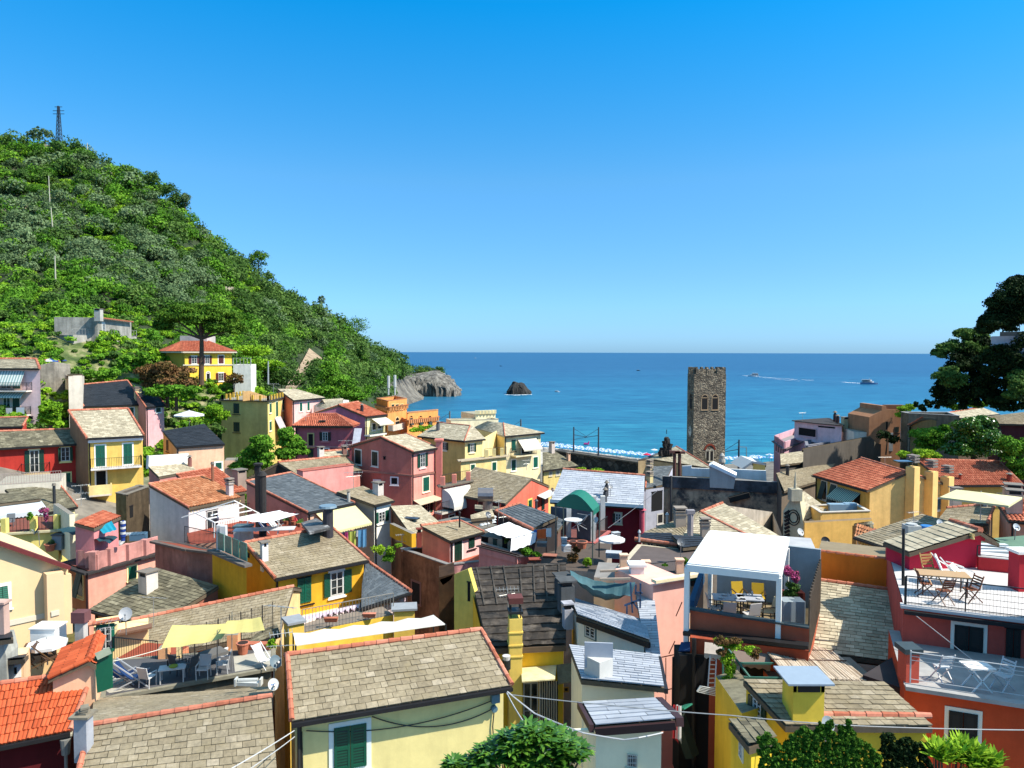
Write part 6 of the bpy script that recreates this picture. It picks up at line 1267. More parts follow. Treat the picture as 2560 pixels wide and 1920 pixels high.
# lower slate roof
E0 = PD((1790,775),23.5); E1 = PD((635,855,'N'),22.5); R1 = PD((575,540,'N'),27); R0 = PD((1668,440),27.5)
root = thing('house','cream lower house with pale slate roof and square white dormer vent','house',(E0.x,E0.y,9)); o = House(); o.root = root; o.roof = plane('',[E0,E1,R1,R0],'pale',root); a,b = E0+V(.05,.25,-.2),E1+V(-.25,.3,-.25); c_,d_ = R1+V(-.2,0,-.2),R0+V(.1,0,-.2); m = MB()
for p,q in ((a,b),(b,c_),(c_,d_),(d_,a)): m.face([G9(p),G9(q),q,p])
m.build('wall',plaster((246,236,205),.12),root); m = MB(); m.bar(E1 - UP*.15+V(.06,0,0),R1 - UP*.15+V(.06,0,0),.12,.15); m.build('gutter',DARK(),root)
o.rp = (E0,(E1 - E0).cross(R0 - E0).normalized()); c = onroof(o,(1960,740)); m = MB(); m.box(c+UP*.25,.36,.3,.35,u); m.box(c+UP*.66,.46,.42,.03,unit(V(1,-.1,0)),unit(V(0,-.25,1)),m=1); m.build('roof_vent',[flat((230,230,225),.7,.1),flat((200,205,215),.6,.1)],o.roof)
# lowest extension
E0 = PD((1930,1235),19.5); E1 = PD((745,1170,'N'),19.0); R1 = PD((545,965,'N'),22); R0 = PD((1800,1005),22.3)
root = thing('house','cream extension with pale flagstone roof and barred window at the bottom edge','house',(E0.x,E0.y,9)); o = House(); o.root = root; o.roof = plane('',[E0,E1,R1,R0],'pale',root,k=1.8); m = MB(); m.bar(E0 - UP*.16 - V(0,.05,0),E1 - UP*.16 - V(0,.05,0),.1,.2); m.bar(R1+V(.12,0,-.1),E1+V(.12,0,-.1),.2,.22); m.bar(R0 - V(.1,0,.1),E0 - V(.1,0,.1),.12,.2); m.build('gutter',flat((75,45,45),.6,.2),root)
a,b = E0+V(.05,.3,-.3),E1+V(-.3,.3,-.3); c_,d_ = R1+V(-.2,0,-.25),R0+V(.05,0,-.25); m = MB()
for p,q in ((a,b),(b,c_),(c_,d_),(d_,a)): m.face([G9(p),G9(q),q,p])
m.build('wall',plaster((243,235,200),.12),root); u = unit(b - a); o.F = {'f': (a,u,Vector((u.y,-u.x,0)))}; win(o,'f',(275,1532,362,1640),'dark',fr=(200,195,175),fw=.03) if False else None
reg('N'); win(o,'f',(275,1532,362,1640),'dark',fr=(215,210,190),fw=.03); m = MB(); F_ = o.F['f']
for k in range(5): m.tube(onface(F_,(285+17*k,1525),.08),onface(F_,(285+17*k,1645),.08),.01,n=5)
m.tube(onface(F_,(275,1560),.08),onface(F_,(362,1560),.08),.01); m.tube(onface(F_,(275,1610),.08),onface(F_,(362,1610),.08),.01); m.build('window_bars',flat((225,225,220)),o.root)
m = MB(); m.bar(onface(F_,(-320,1290),.04),onface(F_,(740,1250),.04),.1,.06); m.build('cornice',plaster((246,238,205),.1),o.root)
# ---- pink house wall in the middle right
reg('I')
h = shell('tall pink house wall with long downpipe shadow right of the pale slates',vplane((530,1000),(870,940),33.5),[(525,1045),(860,980)],th=3,wall=(244,188,172),stain=.15)
m = MB(); f = h.F['f']; m.bar(onface(f,(530,1000),.12),onface(f,(1010,925),.12),.35,.14); m.build('cornice',plaster((240,225,185),.2),h.root)
h.F['f'] = f; win(h,'f',(885,990,940,1150),'dark',fr=(15,95,85),sill=False)
# ---- white pergola terrace house
z_ = PD((890,1275),27.5).z; A = PZ((890,1275),z_); B = PZ((2065,1460),z_); u = unit(B - A); n = Vector((u.y,-u.x,0)); inn = -n
root = thing('house','brick red house with a roof terrace under the white pergola','house',(A.x,A.y,9)); o = House(); o.root = root; o.F = {'f': (A,u,n)}
m = MB(); Cc,Dd = B+inn*5.2,A+inn*5.2; zf = z_ - .95
for p,q in ((A,B),(B,Cc),(Cc,Dd),(Dd,A)): m.face([Vector((*p.xy,9)),Vector((*q.xy,9)),q,p] if p is A else [Vector((*p.xy,9)),Vector((*q.xy,9)),Vector((*q.xy,zf)),Vector((*p.xy,zf))])
m.prism([A,B,B+inn*.22,A+inn*.22],[p+UP*.001 for p in (A,B,B+inn*.22,A+inn*.22)]); m.face([Vector((*p.xy,zf)) for p in (A+inn*.22,B+inn*.22)]+[B+inn*.22,A+inn*.22]); m.build('wall',plaster((190,100,72),.25),root)
m = MB(); m.face([Vector((*p.xy,zf)) for p in (A,B,Cc,Dd)]); m.build('roof_deck',flat((165,145,110),.8,.3,2),root); m = MB(); m.bar(A+UP*.03 - u*.2,B+UP*.03,.3,.06); m.build('coping',flat((60,75,80)),root)
m = MB(); a = onface(o.F['f'],(830,1500),.35); b = onface(o.F['f'],(2060,1640),.35) ; m.bar(a,b,.4,.14); m.build('gutter',DARK(),root)
m = MB(); m.bar(Dd+UP*.3,Cc+UP*.3,.15,2.5); m.build('back_wall',plaster((150,160,165),.2),root)
perg = o; P1_ = PZ((870,1270),z_); 
PG = thing('pergola','white steel pergola with stretched white canopy over the terrace dining tables','pergola',(*((A+B)/2).xy,zf)); zt = PD((868,850),A.y).z
cols_ = []
L1 = A - u*.1; L2 = onface((A,u,n),(1745,1400)); L2 = Vector((*L2.xy,z_)); bl = PZ((1095,525),zt+.55); br_ = PZ((1850,590),zt+.55)
T1 = PZ((862,870),zt); T2 = PZ((1770,965),zt)
m = MB()
for k,(p,zz0) in enumerate(((T1,z_ - 2.2),(T2,zf))): mm = MB(); mm.box(Vector((*p.xy,(zt+zz0)/2)),.09,.09,(zt - zz0)/2,u); mm.build('post',WHITE(),PG)
for p in (bl,br_): mm = MB(); mm.box(Vector((*p.xy,(zt+zf)/2)),.08,.08,(zt+.4 - zf)/2,u); mm.build('post',WHITE(),PG)
m.bar(T1+UP*.02,T2+UP*.02,.16,.26); m.bar(T2,br_,.14,.2); m.bar(T1,bl,.14,.2); m.bar(bl,br_,.14,.2); m.build('beam',WHITE(),PG)
m = MB(); q = [T1+UP*.2,T2+UP*.2,br_+UP*.12,bl+UP*.12]; m.prism([p - UP*.03 for p in q],q); m.build('canopy',flat((253,253,253),.6,.02,f=.85),PG)
# side passage with bamboo screen and box right of the pergola
h = block('grey walled roof box with white top right of the pergola',33,[(1830,735),(2165,760)],dep=3.5,h=3.2,wall=(180,178,175),parapet=0,cap=None,floor=(240,240,242)); 
reg('I'); a = PZ((2070,1440),z_+.2); b = PZ((2150,760),z_+1.6); m = MB()
a = B+UP*1.1; b = Cc+UP*1.6
for k in range(40): p = (B+inn*.1).lerp(Cc,k/40); m.tube(p - UP*.9,p+UP*(1.0+.1*(k % 3)),.045,n=5)
tag(m.build('bamboo_screen',flat((110,95,80),.8,.4)),'tall dark bamboo screen along the right side of the pergola terrace','screen')
# brick red street front below the pergola
reg('N'); h = shell('dark brick red street front with drainpipe, ladder and drying rack',vplane((890,380),(1700,470),26.6),[(890,370),(2060,500)],th=.6,wall=(185,88,60),stain=.3)
rf = h; F_ = h.F['f']; m = MB(); m.tube(onface(F_,(930,380),.15),onface(F_,(925,1800),.15),.08,n=8); m.build('drain_pipe',DARK(),h.root)
awning(h,'f',(1035,415,1210,425),.4,.25,flat((215,200,185),.8)); awning(h,'f',(1300,490,1680,540),.5,.2,flat((150,130,118),.8)); win(h,'f',(1380,580,1640,750),'dark',fr=(150,165,175),sill=False)
# yellow house bottom right
reg('N')
h = house('mustard yellow house with stone slate roof and terracotta eave cap',19.5,[(1832,1235),(1310,1242,'O')],[(1415,782),(830,808,'O')],kind='slate',wall=(228,188,58),walll=(228,188,55),h=10,oe=.12,og=.1,both=False,verge=(0,0),ridge=False,pitch=.2,capr=.085,rowk=.9,stain=.2,gutter=False)
yb = h; m = MB(); a = onroof(h,(1850,1160)); b = onroof(h,(1285,1140,'O')); caps(m,onroof(h,(170,1130,'O')),b,.09,.42); m.build('ridge_tiles',SALMON(),h.roof)
c = onroof(h,(2000,1110)); m = MB(); m.box(c+UP*.35,.42,.4,.65); m.box(c+UP*.86,.30,.42,.1,m=1); m.box(c+UP*1.03,.62,.58,.025,m=2)
for s_ in (-1,1): m.box(c+UP*.88+V(s_*.38,0,0),.05,.4,.13)
m.build('chimney',[plaster((240,205,75),.2),DARK(),flat((175,190,205),.4,.1)],h.roof)
win(h,'l',(1520,985,1600,1140),'open',fr=(245,240,215),col=(18,60,45))
q = [PD((1142,750),25),PD((1400,1120),20.5)]; root = thing('wall','mustard yellow lane wall topped with creeper and old slates','wall',(q[0].x,q[0].y,9)); m = MB(); m.face([Vector((*q[0].xy,9)),Vector((*q[1].xy,9)),q[1],q[0]]); t_ = V(.9,.5,0); m.face([q[0],q[1],q[1]+t_,q[0]+t_],1); m.face([Vector((*(q[0]+t_).xy,9)),Vector((*(q[1]+t_).xy,9)),q[1]+t_,q[0]+t_]); m.face([Vector((*q[1].xy,9)),Vector((*(q[1]+t_).xy,9)),q[1]+t_,q[1]]); m.build('wall',[plaster((232,192,60),.2),SLATE_OLD()],root)
m = MB(); a,b = PD((1270,1180),19.5),PD((1475,1430),17.5); c_,d_ = PD((1750,1350),18),PD((1600,1160),20); K = KINDS['old']; tiles(m,a,b,c_,d_,'slate',.3,.4); m.prism([p - UP*.25 for p in (a,b,c_,d_)],[p - UP*.08 for p in (a,b,c_,d_)],1,.5)
root = thing('house','mustard yellow porch bay with a rough stone slab roof','house',(b.x,b.y,9)); m.build('roof',[SLATE_OLD(),flat((110,95,75),.9)],root); m = MB(); a,b,c_,d_ = [p+V(*o_,-.2) for p,o_ in ((a,(.1,.1)),(b,(.1,.15)),(c_,(-.1,.1)),(d_,(-.1,-.1)))]
for p,q_ in ((a,b),(b,c_),(c_,d_),(d_,a)): m.face([Vector((*p.xy,8)),Vector((*q_.xy,8)),q_,p])
m.build('wall',plaster((242,205,60),.2),root); o = House(); o.root = root; u = unit(b - a); n = Vector((u.y,-u.x,0)); o.F = {'l': (a,u,n if n.dot(CAM - a) > 0 else -n)}; win(o,'l',(1385,1400,1415,1560),'glass',fr=(240,235,215),sill=False,fw=.05)
# reed roof
m = MB(); q = [PD((1855,775),23.5),PD((668,792,'O'),24),PD((240,440,'O'),28.5),PD((1560,415),27)]; N1 = 260
for i in range(N1):
    t = i/N1+random.uniform(-.002,.002); a = q[0].lerp(q[1],t)+UP*random.uniform(0,.04)+V(0,random.uniform(-.12,.05),0); b = q[3].lerp(q[2],t+random.uniform(-.03,.03))+UP*random.uniform(0,.05)+V(0,random.uniform(-.1,.2),0); m.bar(a,b,.035,.02)
rr = m.build('reed_mats',rndmat('reed',[(0,(.25,.18,.12)),(.5,(.50,.40,.30)),(1,(.70,.58,.46))],nv=.3,ns=8),None); tag(rr,'sun bleached reed mat roof below the pergola terrace','reed roof'); m = MB()
for t in (.45,.75): m.tube(q[0].lerp(q[3],t)+UP*.07,q[1].lerp(q[2],t)+UP*.07,.02,n=5)
m.bar(q[0] - UP*.08,q[1] - UP*.08,.05,.05); m.build('batten',flat((95,60,45)),rr)
h = block('cream and orange upper storey under the reed roof',25,[(1700,800),(760,800,'O')],dep=2,h=5,wall=(180,90,60),parapet=0,cap=None)
# ---- slate roof leaning to the right, orange wall above
reg('J')
A0 = PD((178,998),33.5); A1 = PD((962,1095),32.0); B0_ = PD((60,430,'O'),27); B1_ = PD((985,612,'O'),26.5); A0.z = A1.z = (A0.z+A1.z)/2
root = thing('house','steep slate roof half in shadow beside the red terrace house','house',(*((A0+B1_)/2).xy,9)); o = House(); o.root = root; B0_ = PD((95,500,'O'),27.5)
o.roof = plane('',[B0_,B1_,A1,A0],'light',root); m = MB(); caps(m,A0+UP*.05,A1+UP*.05,.09); m.build('ridge_tiles',SALMON(),o.roof)
m = MB(); 
for p,q in ((B0_,B1_),(B1_,A1),(A1,A0),(A0,B0_)): p,q = p - UP*.25,q - UP*.25; m.face([Vector((*p.xy,8)),Vector((*q.xy,8)),q,p])
m.build('wall',plaster((246,205,175),.2),root)
m = MB(); q = [B0_ - V(.5,0,.05),B0_ - V(0,0,-.08),A0+V(0,0,.08),A0 - V(.45,0,.05)]; m.prism([p - UP*.3 for p in q],q); m.build('verge_wall',plaster((250,205,180),.2),root)
h = shell('sunlit orange plaster wall with terracotta coping',vplane((200,985),(945,1090),34.2),[(178,705),(930,790)],th=.4,wall=(232,130,45),stain=.2,name='wall',cat='wall'); m = MB(); f = h.F['f']; caps(m,onface(f,(175,702),-.1),onface(f,(935,792),-.1),.1); m.build('coping',SALMON(),h.root); m = MB(); m.bar(onface(f,(925,780),.02),onface(f,(925,1090),.02),.3,.25) if False else None
h = block('straw coloured flat roof strip above the orange wall',36,[(180,700),(930,785)],dep=2.2,h=2,wall=(170,130,95),parapet=0,cap=None,floor=(190,170,135))
h = block('dark corrugated lean to roof at the foot of the steep slate roof',24,[(620,740,'O'),(1040,880,'O')],dep=3,h=4,wall=(60,50,55),parapet=0,cap=None,floor=(80,72,75))
# ---- red house with two terraces at the right edge
reg('O')
FR = vplane((1030,60),(2212,205),25.5); z_t = FR[0].z
root = thing('house','coral red house with white framed doors and two terraces at the right edge','house',(*FR[0].xy,9)); o = House(); o.root = root; o.F = {'f': FR}; inn = -FR[2]; A = onface(FR,(1020,60)); B = A+FR[1]*9; A.z = B.z = z_t; m = MB(); q = [A,B,B+inn*9,A+inn*9]
m.prism([Vector((*p.xy,8)) for p in q],q); m.build('wall',plaster((205,92,78),.22),root)
m = MB(); m.face([p+UP*.1 for p in q]); m.prism([p+UP*.0 - inn*.3 - FR[1]*.1 for p in (A,B,B+inn*.35,A+inn*.35)],[p+UP*.1 - inn*.3 - FR[1]*.1 for p in (A,B,B+inn*.35,A+inn*.35)]); m.build('roof_deck',flat((240,235,232),.7,.12,3),root)
m = MB(); m.bar(A - inn*.35 - UP*.1,B - inn*.35 - UP*.1,.14,.12); m.build('gutter',DARK(),root)
ra = A - inn*.1+UP*.1+FR[1]*.05; railing(o,[ra,ra+FR[1]*9],1.0,1.6,.03); m = MB(); 
for k in range(3): m.tube(ra+UP*(.3+.2*k),ra+FR[1]*9+UP*(.3+.2*k),.008,n=4)
for k in range(90): p = ra+FR[1]*(.1*k); m.tube(p,p+UP*.9,.004,n=3)
m.build('wire_net',IRON(),root)
win(o,'f',(1518,1255 - 1000,1806,690),'shut',fr=(240,232,215),col=(10,22,22),sill=False,fw=.11); win(o,'f',(2025,285,2180,625),'shut',fr=None,col=(14,18,18),sill=False)
# lower, nearer storey with its own terrace
F2 = vplane((1035,860),(2212,1040),22.0); A = F2[0].copy(); B = A+F2[1]*8; inn2 = -F2[2]; q = [A,B,B+inn2*5,A+inn2*5]; root = thing('house','orange red lower storey with a large dark shuttered window at the right edge','house',(*A.xy,9)); o2 = House(); o2.root = root; o2.F = {'f': F2}
m = MB(); m.prism([Vector((*p.xy,8)) for p in q],q); m.build('wall',plaster((222,88,48),.22),root); m = MB(); m.prism([p+inn2*-.25 for p in (A,B,B+inn2*.3,A+inn2*.3)],[p+inn2*-.25+UP*.12 for p in (A,B,B+inn2*.3,A+inn2*.3)]); m.face([p+UP*.012 for p in q]); m.build('roof_deck',flat((200,198,195),.8,.3,2),root)
win(o2,'f',(1462,1105,1750,1545),'shut',fr=(238,230,212),col=(8,12,12),sill=False,fw=.11)
m = MB(); pa = A+F2[1]*.15+UP*.12+inn2*.1; pb = pa+F2[1]*8
for hh in (.95,.82,.7,.12): m.tube(pa+UP*hh,pb+UP*hh,.018 if hh > .9 else .01,n=5)
for k in (0,5.2): m.tube(pa+F2[1]*k,pa+F2[1]*k+UP*1.0,.025,n=6)
m.build('railing',flat((230,232,232),.4,.1),root)
m = MB(); c = A+F2[1]*.15+inn2*.6; m.box(c+UP*.45,.2,.25,.45); m.box(c+UP*1.0,.28,.32,.08,m=1); m.build('pillar',[plaster((215,95,75),.2),flat((70,85,90))],root)
low_t = (A,F2,inn2)
# raspberry red stair house with pale slate gable
reg('J')
zg = PD((1770,985),30).z
FG = vplane((1095,985),(1765,960),29.5)
h = shell('raspberry red stair house with a pale slab roof on the upper terrace',FG,[(1085,690),(1130,690),(1585,565),(1790,580)],th=1.5,zb=z_t+.1,wall=(198,45,70),stain=.12)
rs = h; bk = -FG[2]*1.7; fw_ = FG[2]*.35; a,b,c_ = [onface(FG,p)+fw_ for p in ((1025,690),(1720,475),(1905,595))]
m = MB(); q = [a - UP*.02,b - UP*.02,c_ - UP*.02]; w_ = [p+-fw_*.9 for p in q]; 
m.prism([onface(FG,p)+FG[2]*.02 for p in ((1040,705),(1130,690),(1585,565),(1790,590),(1800,540),(1715,490))],[onface(FG,p)+FG[2]*.2 for p in ((1040,705),(1130,690),(1585,565),(1790,590),(1800,540),(1715,490))]); m.build('gable_beam',plaster((190,55,70),.15),h.root)
plane('',[a,a+bk,b+bk,b],'light',h.root,k=1.3); plane('',[c_+bk,c_,b,b+bk],'light',h.root,k=1.3); m = MB(); caps(m,b,b+bk,.12); m.build('ridge_tiles',SALMON(),h.root)
m = MB(); c = onface(FG,(1685,540),.35); m.tube(c,c+FG[2]*.15,.07,n=8); m.tube(c+FG[2]*.1,c+FG[2]*.1 - UP*.15,.05,.09,8); m.build('wall_lamp',flat((220,190,120)),h.root)
h = block('green roofed flat terrace behind the raspberry red stair house',-34,[(890,660),(1010,700),(2300,790),(2300,540)],h=5,wall=(190,50,70),parapet=0,cap=None,floor=(135,175,145))
h.F[0]
h = block('low red parapet wall right of the raspberry red stair house',29.5,[(1765,760),(2180,800)],dep=.3,h=2.2,wall=(200,55,60),parapet=0,cap=None,floor=(235,235,232)); railing(h,[h.pts[0]+V(0,.1,0),h.pts[1]+V(0,.1,0)],.45,1.2,.02)
m = MB(); c = PZ((2170,1080),z_t+.1); m.box(c+UP*.7,.25,.3,.7); m.box(c+UP*1.45,.34,.38,.05,m=1); tag(m.build('parapet_pillar',[plaster((190,50,62),.2),WHITE()]),'red pillar with a white cap at the right edge of the upper terrace','pillar')

# unseen block added right of the frame to shade the lower terrace
root = thing('house','unseen coral block added beyond the right edge to shade the lower terrace','house',(19.5,21,9)); m = MB(); m.box((19.6,21.2,17.6),2.1,2.2,8.6); m.build('wall',plaster((215,100,80),.2),root); m = MB(); m.box((19.6,21.2,26.3),2.3,2.4,.08); m.build('roof',SLATE(),root)
# ============================================================ TREES AND PLANTS
def htree(label,x,y,rx,ry,kind,name='tree',leaf=.7,per=900,cyp=False,cat='tree',base=None):
    p = hillpx(x,y,4); D = p.y; return tree(label,D,base or (x,y+ry*1.1),[(x,y,rx,ry)] if not cyp else [(x,y+ry*.4,rx,ry*.6),(x,y - ry*.3,rx*.6,ry*.6)],kind,leaf,per,.3,limbs=False,name=name,cat=cat)
reg('Q')
htree('tall rounded dark tree, the highest of the three on the hill skyline',1310,760,78,118,'dark',per=1500)
htree('broad olive coloured tree in the middle of the three on the hill skyline',1475,850,85,95,'dark',per=1500)
htree('small greyish tree lowest of the three on the hill skyline',1600,905,52,62,'olive',per=800)
htree('grey green round tree just below the hilltop pylon',700,585,105,85,'olive',per=1400)
htree('dark round holm oak left of the pale stake line on the hill',300,695,100,80,'dark',per=1300)
htree('wide dark conical tree below the skyline trees',1140,810,130,95,'dark',per=1500)
htree('dark round bush left of the skyline trees',1165,685,72,58,'dark',per=800)
htree('spiky palm like shrub at the foot of the hilltop pylon',485,425,45,35,'green',per=400,cat='shrub',name='shrub')
htree('dark shrub on the hilltop crest left of the pylon',300,465,65,50,'dark',per=500,cat='shrub',name='shrub')
reg('R')
htree('dark umbrella shaped pine breaking the right flank skyline',850,315,95,80,'pine',per=1500)
htree('upright dark cypress on the right flank of the hill',400,515,58,105,'dark','cypress',cyp=True)
htree('dark blue green round tree above the umbrella pine',740,790,140,110,'dark',per=1500)
htree('dark round tree above the sandy terrace wall',350,380,90,70,'dark',per=1000)
htree('bright lime green bamboo clump on the hill flank',700,400,90,50,'lime','bamboo',per=700,cat='bamboo')
htree('flat topped pine above the headland villa',1700,885,120,75,'pine',per=1500)
htree('thin sparse tree poking above the right flank skyline',1395,660,34,40,'olive',per=150)
reg('Q')
htree('narrow green cypress low on the hillside, right one of two',1360,1530,50,110,'green','cypress',cyp=True)
htree('narrow green cypress low on the hillside, left one of two',920,1600,45,80,'green','cypress',cyp=True)
reg('T')
def T(label,D,base,blobs,kind,leaf,per,tr=.25,**k): return tree(label,D,base,blobs,kind,leaf,per,tr,**k)
T('large round bright green tree below the grey stone villa',112,(1080,1010),[(1060,780,130,110),(1040,880,150,110),(1160,890,120,110)],'vine',.4,2600)
T('low green trees right of the round tree below the stone villa',110,(1400,1010),[(1420,900,110,80),(1330,960,100,70),(1560,860,90,60)],'green',.4,1800)
T('leafy pergola vine behind the dark slate roof',102,(1150,1120),[(1000,1040,90,50),(1130,1050,110,50),(1250,1030,80,60)],'green',.35,1200,.12)
T('dark green shrubs beside the stone wall left of the slate roofs',100,(560,1190),[(500,1060,90,60),(620,1110,110,80)],'dark',.4,1600)
T('round yellow green tree between the pink flats and the slate house',84,(560,1600),[(560,1440,115,100),(540,1540,110,90)],'vine',.32,2600)
T('large bush at the far left above the pink flats',108,(80,900),[(60,700,130,100),(140,790,150,90),(-60,740,120,120)],'vine',.45,2400,cat='bush',name='bush')
T('wide rust and green flowering tree in front of the yellow villa',98,(1850,1290),[(1620,1020,120,90),(1830,990,140,80),(2030,1050,140,90),(1650,1130,130,80),(1850,1120,150,90),(2080,1150,120,80)],'rust',.36,2200)
T('green bushes under the rust coloured tree',96,(1950,1320),[(1750,1230,150,70),(1950,1230,140,70),(2120,1230,100,60)],'green',.36,1500,cat='bush',name='bush',limbs=False)
reg('R')
T('tall umbrella pine in front of the yellow villa',106,(355,1300),[(100,800,130,65),(250,735,140,62),(420,740,150,62),(570,810,130,62),(660,905,95,55),(30,880,90,50),(330,830,160,55),(500,900,110,45)],'pine',.30,3200,.42,zr=.6)
T('small reddish tree in front of the white sun terrace',108,(640,1420),[(640,1340,80,50)],'rust',.35,900,.12)
for i,(x,y,a,b) in enumerate(((1050,1340,130,90),(900,1230,120,60),(800,1100,120,50))): T(['dark bushes between the villa mast and the gully steps','green bank of vines right of the yellow villa','vine terrace above the white sun terrace'][i],125,(x,y+b),[(x - 60,y,a,b),(x+60,y,a,b)],['dark','vine','vine'][i],.42,1400,.1,cat='bush',name='bush')
T('ivy green slope of bushes right of the gully steps',128,(1500,1500),[(1460,1250,80,60),(1480,1340,130,90),(1580,1390,140,90),(1450,1450,170,70),(1680,1480,120,70)],'green',.4,2000,.1,cat='bush',name='bush')
reg('B')
T('dark glossy magnolia tree in front of the olive block, left of two',72,(420,1180),[(450,880,110,90),(400,980,140,90),(470,1010,130,90),(300,1060,110,60)],'green',.26,3200)
T('dark glossy tree beside the purple pink house, right of two',74,(720,1050),[(680,780,75,55),(720,860,110,70),(760,930,110,70),(660,950,80,60)],'green',.26,3000)
T('feathery light green tree left of the olive block',91,(60,760),[(60,570,70,50),(40,640,95,60),(120,620,60,50)],'vine',.3,1600)
T('dark olive shrubs by the stone stair left of the olive block',89,(60,880),[(70,740,70,60),(20,840,60,50)],'dark',.3,800,cat='bush',name='bush')
T('low green hedge at the foot of the orange villa wing',110,(1850,760),[(1790,745,50,22),(1850,735,60,25),(1920,720,40,18)],'vine',.3,500,.1,cat='hedge',name='hedge')
reg('C')
for i,(x,y,a,b) in enumerate(((50,290,90,85),(140,240,105,75),(235,275,95,80),(320,245,70,55))): T('dark pine on the headland top, '+['furthest left','second from left','second from right','rightmost'][i]+' of four',560,(x,y+b+10),[(x,y,a,b)],'dark',1.1,1700,.4,limbs=False,group='pines on the headland')
T('yellow green shrub behind the railway wall, left of two',120,(1565,1100),[(1568,1082,42,20)],'lime',.3,400,.08,cat='bush',name='bush'); T('grey green shrub behind the railway wall, right of two',120,(1710,1105),[(1705,1092,60,16)],'vine',.3,400,.08,cat='bush',name='bush')
reg('S')
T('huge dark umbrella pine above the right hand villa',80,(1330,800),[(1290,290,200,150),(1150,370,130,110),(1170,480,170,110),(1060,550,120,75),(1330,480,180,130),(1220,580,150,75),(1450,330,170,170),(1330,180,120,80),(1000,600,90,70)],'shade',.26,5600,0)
T('dark evergreen leaning over the sea left of the villa',88,(900,1000),[(790,660,90,60),(900,690,110,80),(760,780,120,80),(620,800,90,60),(560,850,70,50),(900,810,130,80)],'dark',.3,2600,.3)
T('lighter leafy tree below the leaning evergreen',84,(650,1300),[(640,1010,90,60),(600,1080,100,70),(700,1100,110,80)],'dark',.28,3000,0)
def thicket(label,D,x,y,a,b,kind='shade',n=26,per=130,leaf=.34):
    g = random.Random(int(x+y)); k = m_per_px(D); cen = []; rad = []
    for i in range(n):
        t,r = g.uniform(0,2*math.pi),g.random() ** .5; c = PD((x+a*r*math.cos(t),y+b*r*math.sin(t)),D+g.uniform(-.3,.6)*a*k*(1 - r)); R = g.uniform(.24,.38)*min(a,b)*k*1.15; cen.append(tuple(c)); rad.append((R*1.2,R,R))
    root = thing('thicket',label,'bush',PD((x,y+b),D)); v,q,rr = leafcloud(cen,rad,per,leaf,seed=int(x),shell=.45,jit=.8); npmesh('foliage',v,q,rr,LF[kind](),root); return root
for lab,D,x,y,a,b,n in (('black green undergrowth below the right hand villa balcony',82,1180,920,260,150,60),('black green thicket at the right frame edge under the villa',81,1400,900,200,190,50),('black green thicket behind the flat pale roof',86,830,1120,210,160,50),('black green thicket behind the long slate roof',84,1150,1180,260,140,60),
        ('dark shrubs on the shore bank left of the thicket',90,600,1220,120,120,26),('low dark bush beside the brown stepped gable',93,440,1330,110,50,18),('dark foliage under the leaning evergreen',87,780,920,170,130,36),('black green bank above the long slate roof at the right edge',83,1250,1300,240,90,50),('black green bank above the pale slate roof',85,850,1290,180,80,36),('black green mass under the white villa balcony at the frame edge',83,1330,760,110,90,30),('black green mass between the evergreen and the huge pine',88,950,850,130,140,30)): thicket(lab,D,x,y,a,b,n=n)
T('pale leaved fig tree at the right edge below the villa',80,(1280,1300),[(1290,1060,90,60),(1320,1170,110,80),(1230,1230,70,50)],'dark',.3,2200,0)
T('leafy green bush behind the pale slate roof on the right',90,(800,1390),[(700,1350,90,35),(820,1310,90,45),(930,1330,70,35)],'green',.28,1500,0,cat='bush',name='bush')
T('light feathery bush beside the brown stepped gable',99,(240,1430),[(230,1370,60,35),(280,1350,50,30),(190,1420,50,30)],'lime',.24,900,.1,cat='bush',name='bush')
h = block('white balconied villa half hidden by the huge pine at the right edge',84,[(1055,745),(1600,742)],dep=5,h=2.5,wall=(150,155,160),parapet=0,cap=None,floor=(180,180,180)); m = MB(); f = h.F[0]; a = onface(f,(1052,780),1.2); b = onface(f,(1600,775),1.2); m.bar(a,b,.15,2.6*.9); m.bar(a,a - f[2]*1.2,.15,2.3); m.build('balcony',plaster((205,210,220),.2),h.root)
h = block('upper storey of the balconied villa with shaded windows',85,[(1130,640),(1600,630)],dep=4,h=2.9,wall=(120,115,110),parapet=0,cap=None,floor=(120,120,120)); win(h,0,(1135,690,1185,735),'dark',fr=(200,200,200)); win(h,0,(1215,690,1235,735),'dark',fr=(200,200,200))
reg('E')
T('bright green tree in front of the ochre stained house',82,(1400,980),[(1340,780,100,60),(1460,800,120,70),(1530,750,60,50),(1400,870,130,60)],'green',.26,2600)
T('lime green bush at the foot of the bright green tree',78,(1300,1000),[(1180,955,60,28),(1330,950,110,40),(1420,965,70,30)],'lime',.24,1300,.1,cat='bush',name='bush')
T('large dark glossy tree in front of the long slate roof on the right',79,(1780,1050),[(1720,700,110,70),(1850,700,120,80),(1690,800,140,90),(1880,800,130,90),(1780,900,200,100),(1640,920,120,70)],'glossy',.28,3600,.3)
T('tree with mixed light leaves behind the end of the ochre wing roof',76,(2100,1200),[(2060,880,110,80),(2110,1000,110,80),(2170,1100,80,90),(2190,900,90,90)],'green',.26,2600)
T('dark shrubs between the slate roofs and the brown gable',96,(1020,860),[(1000,790,60,45),(1080,830,60,40)],'shade',.26,700,.1,cat='bush',name='bush')
reg('M')
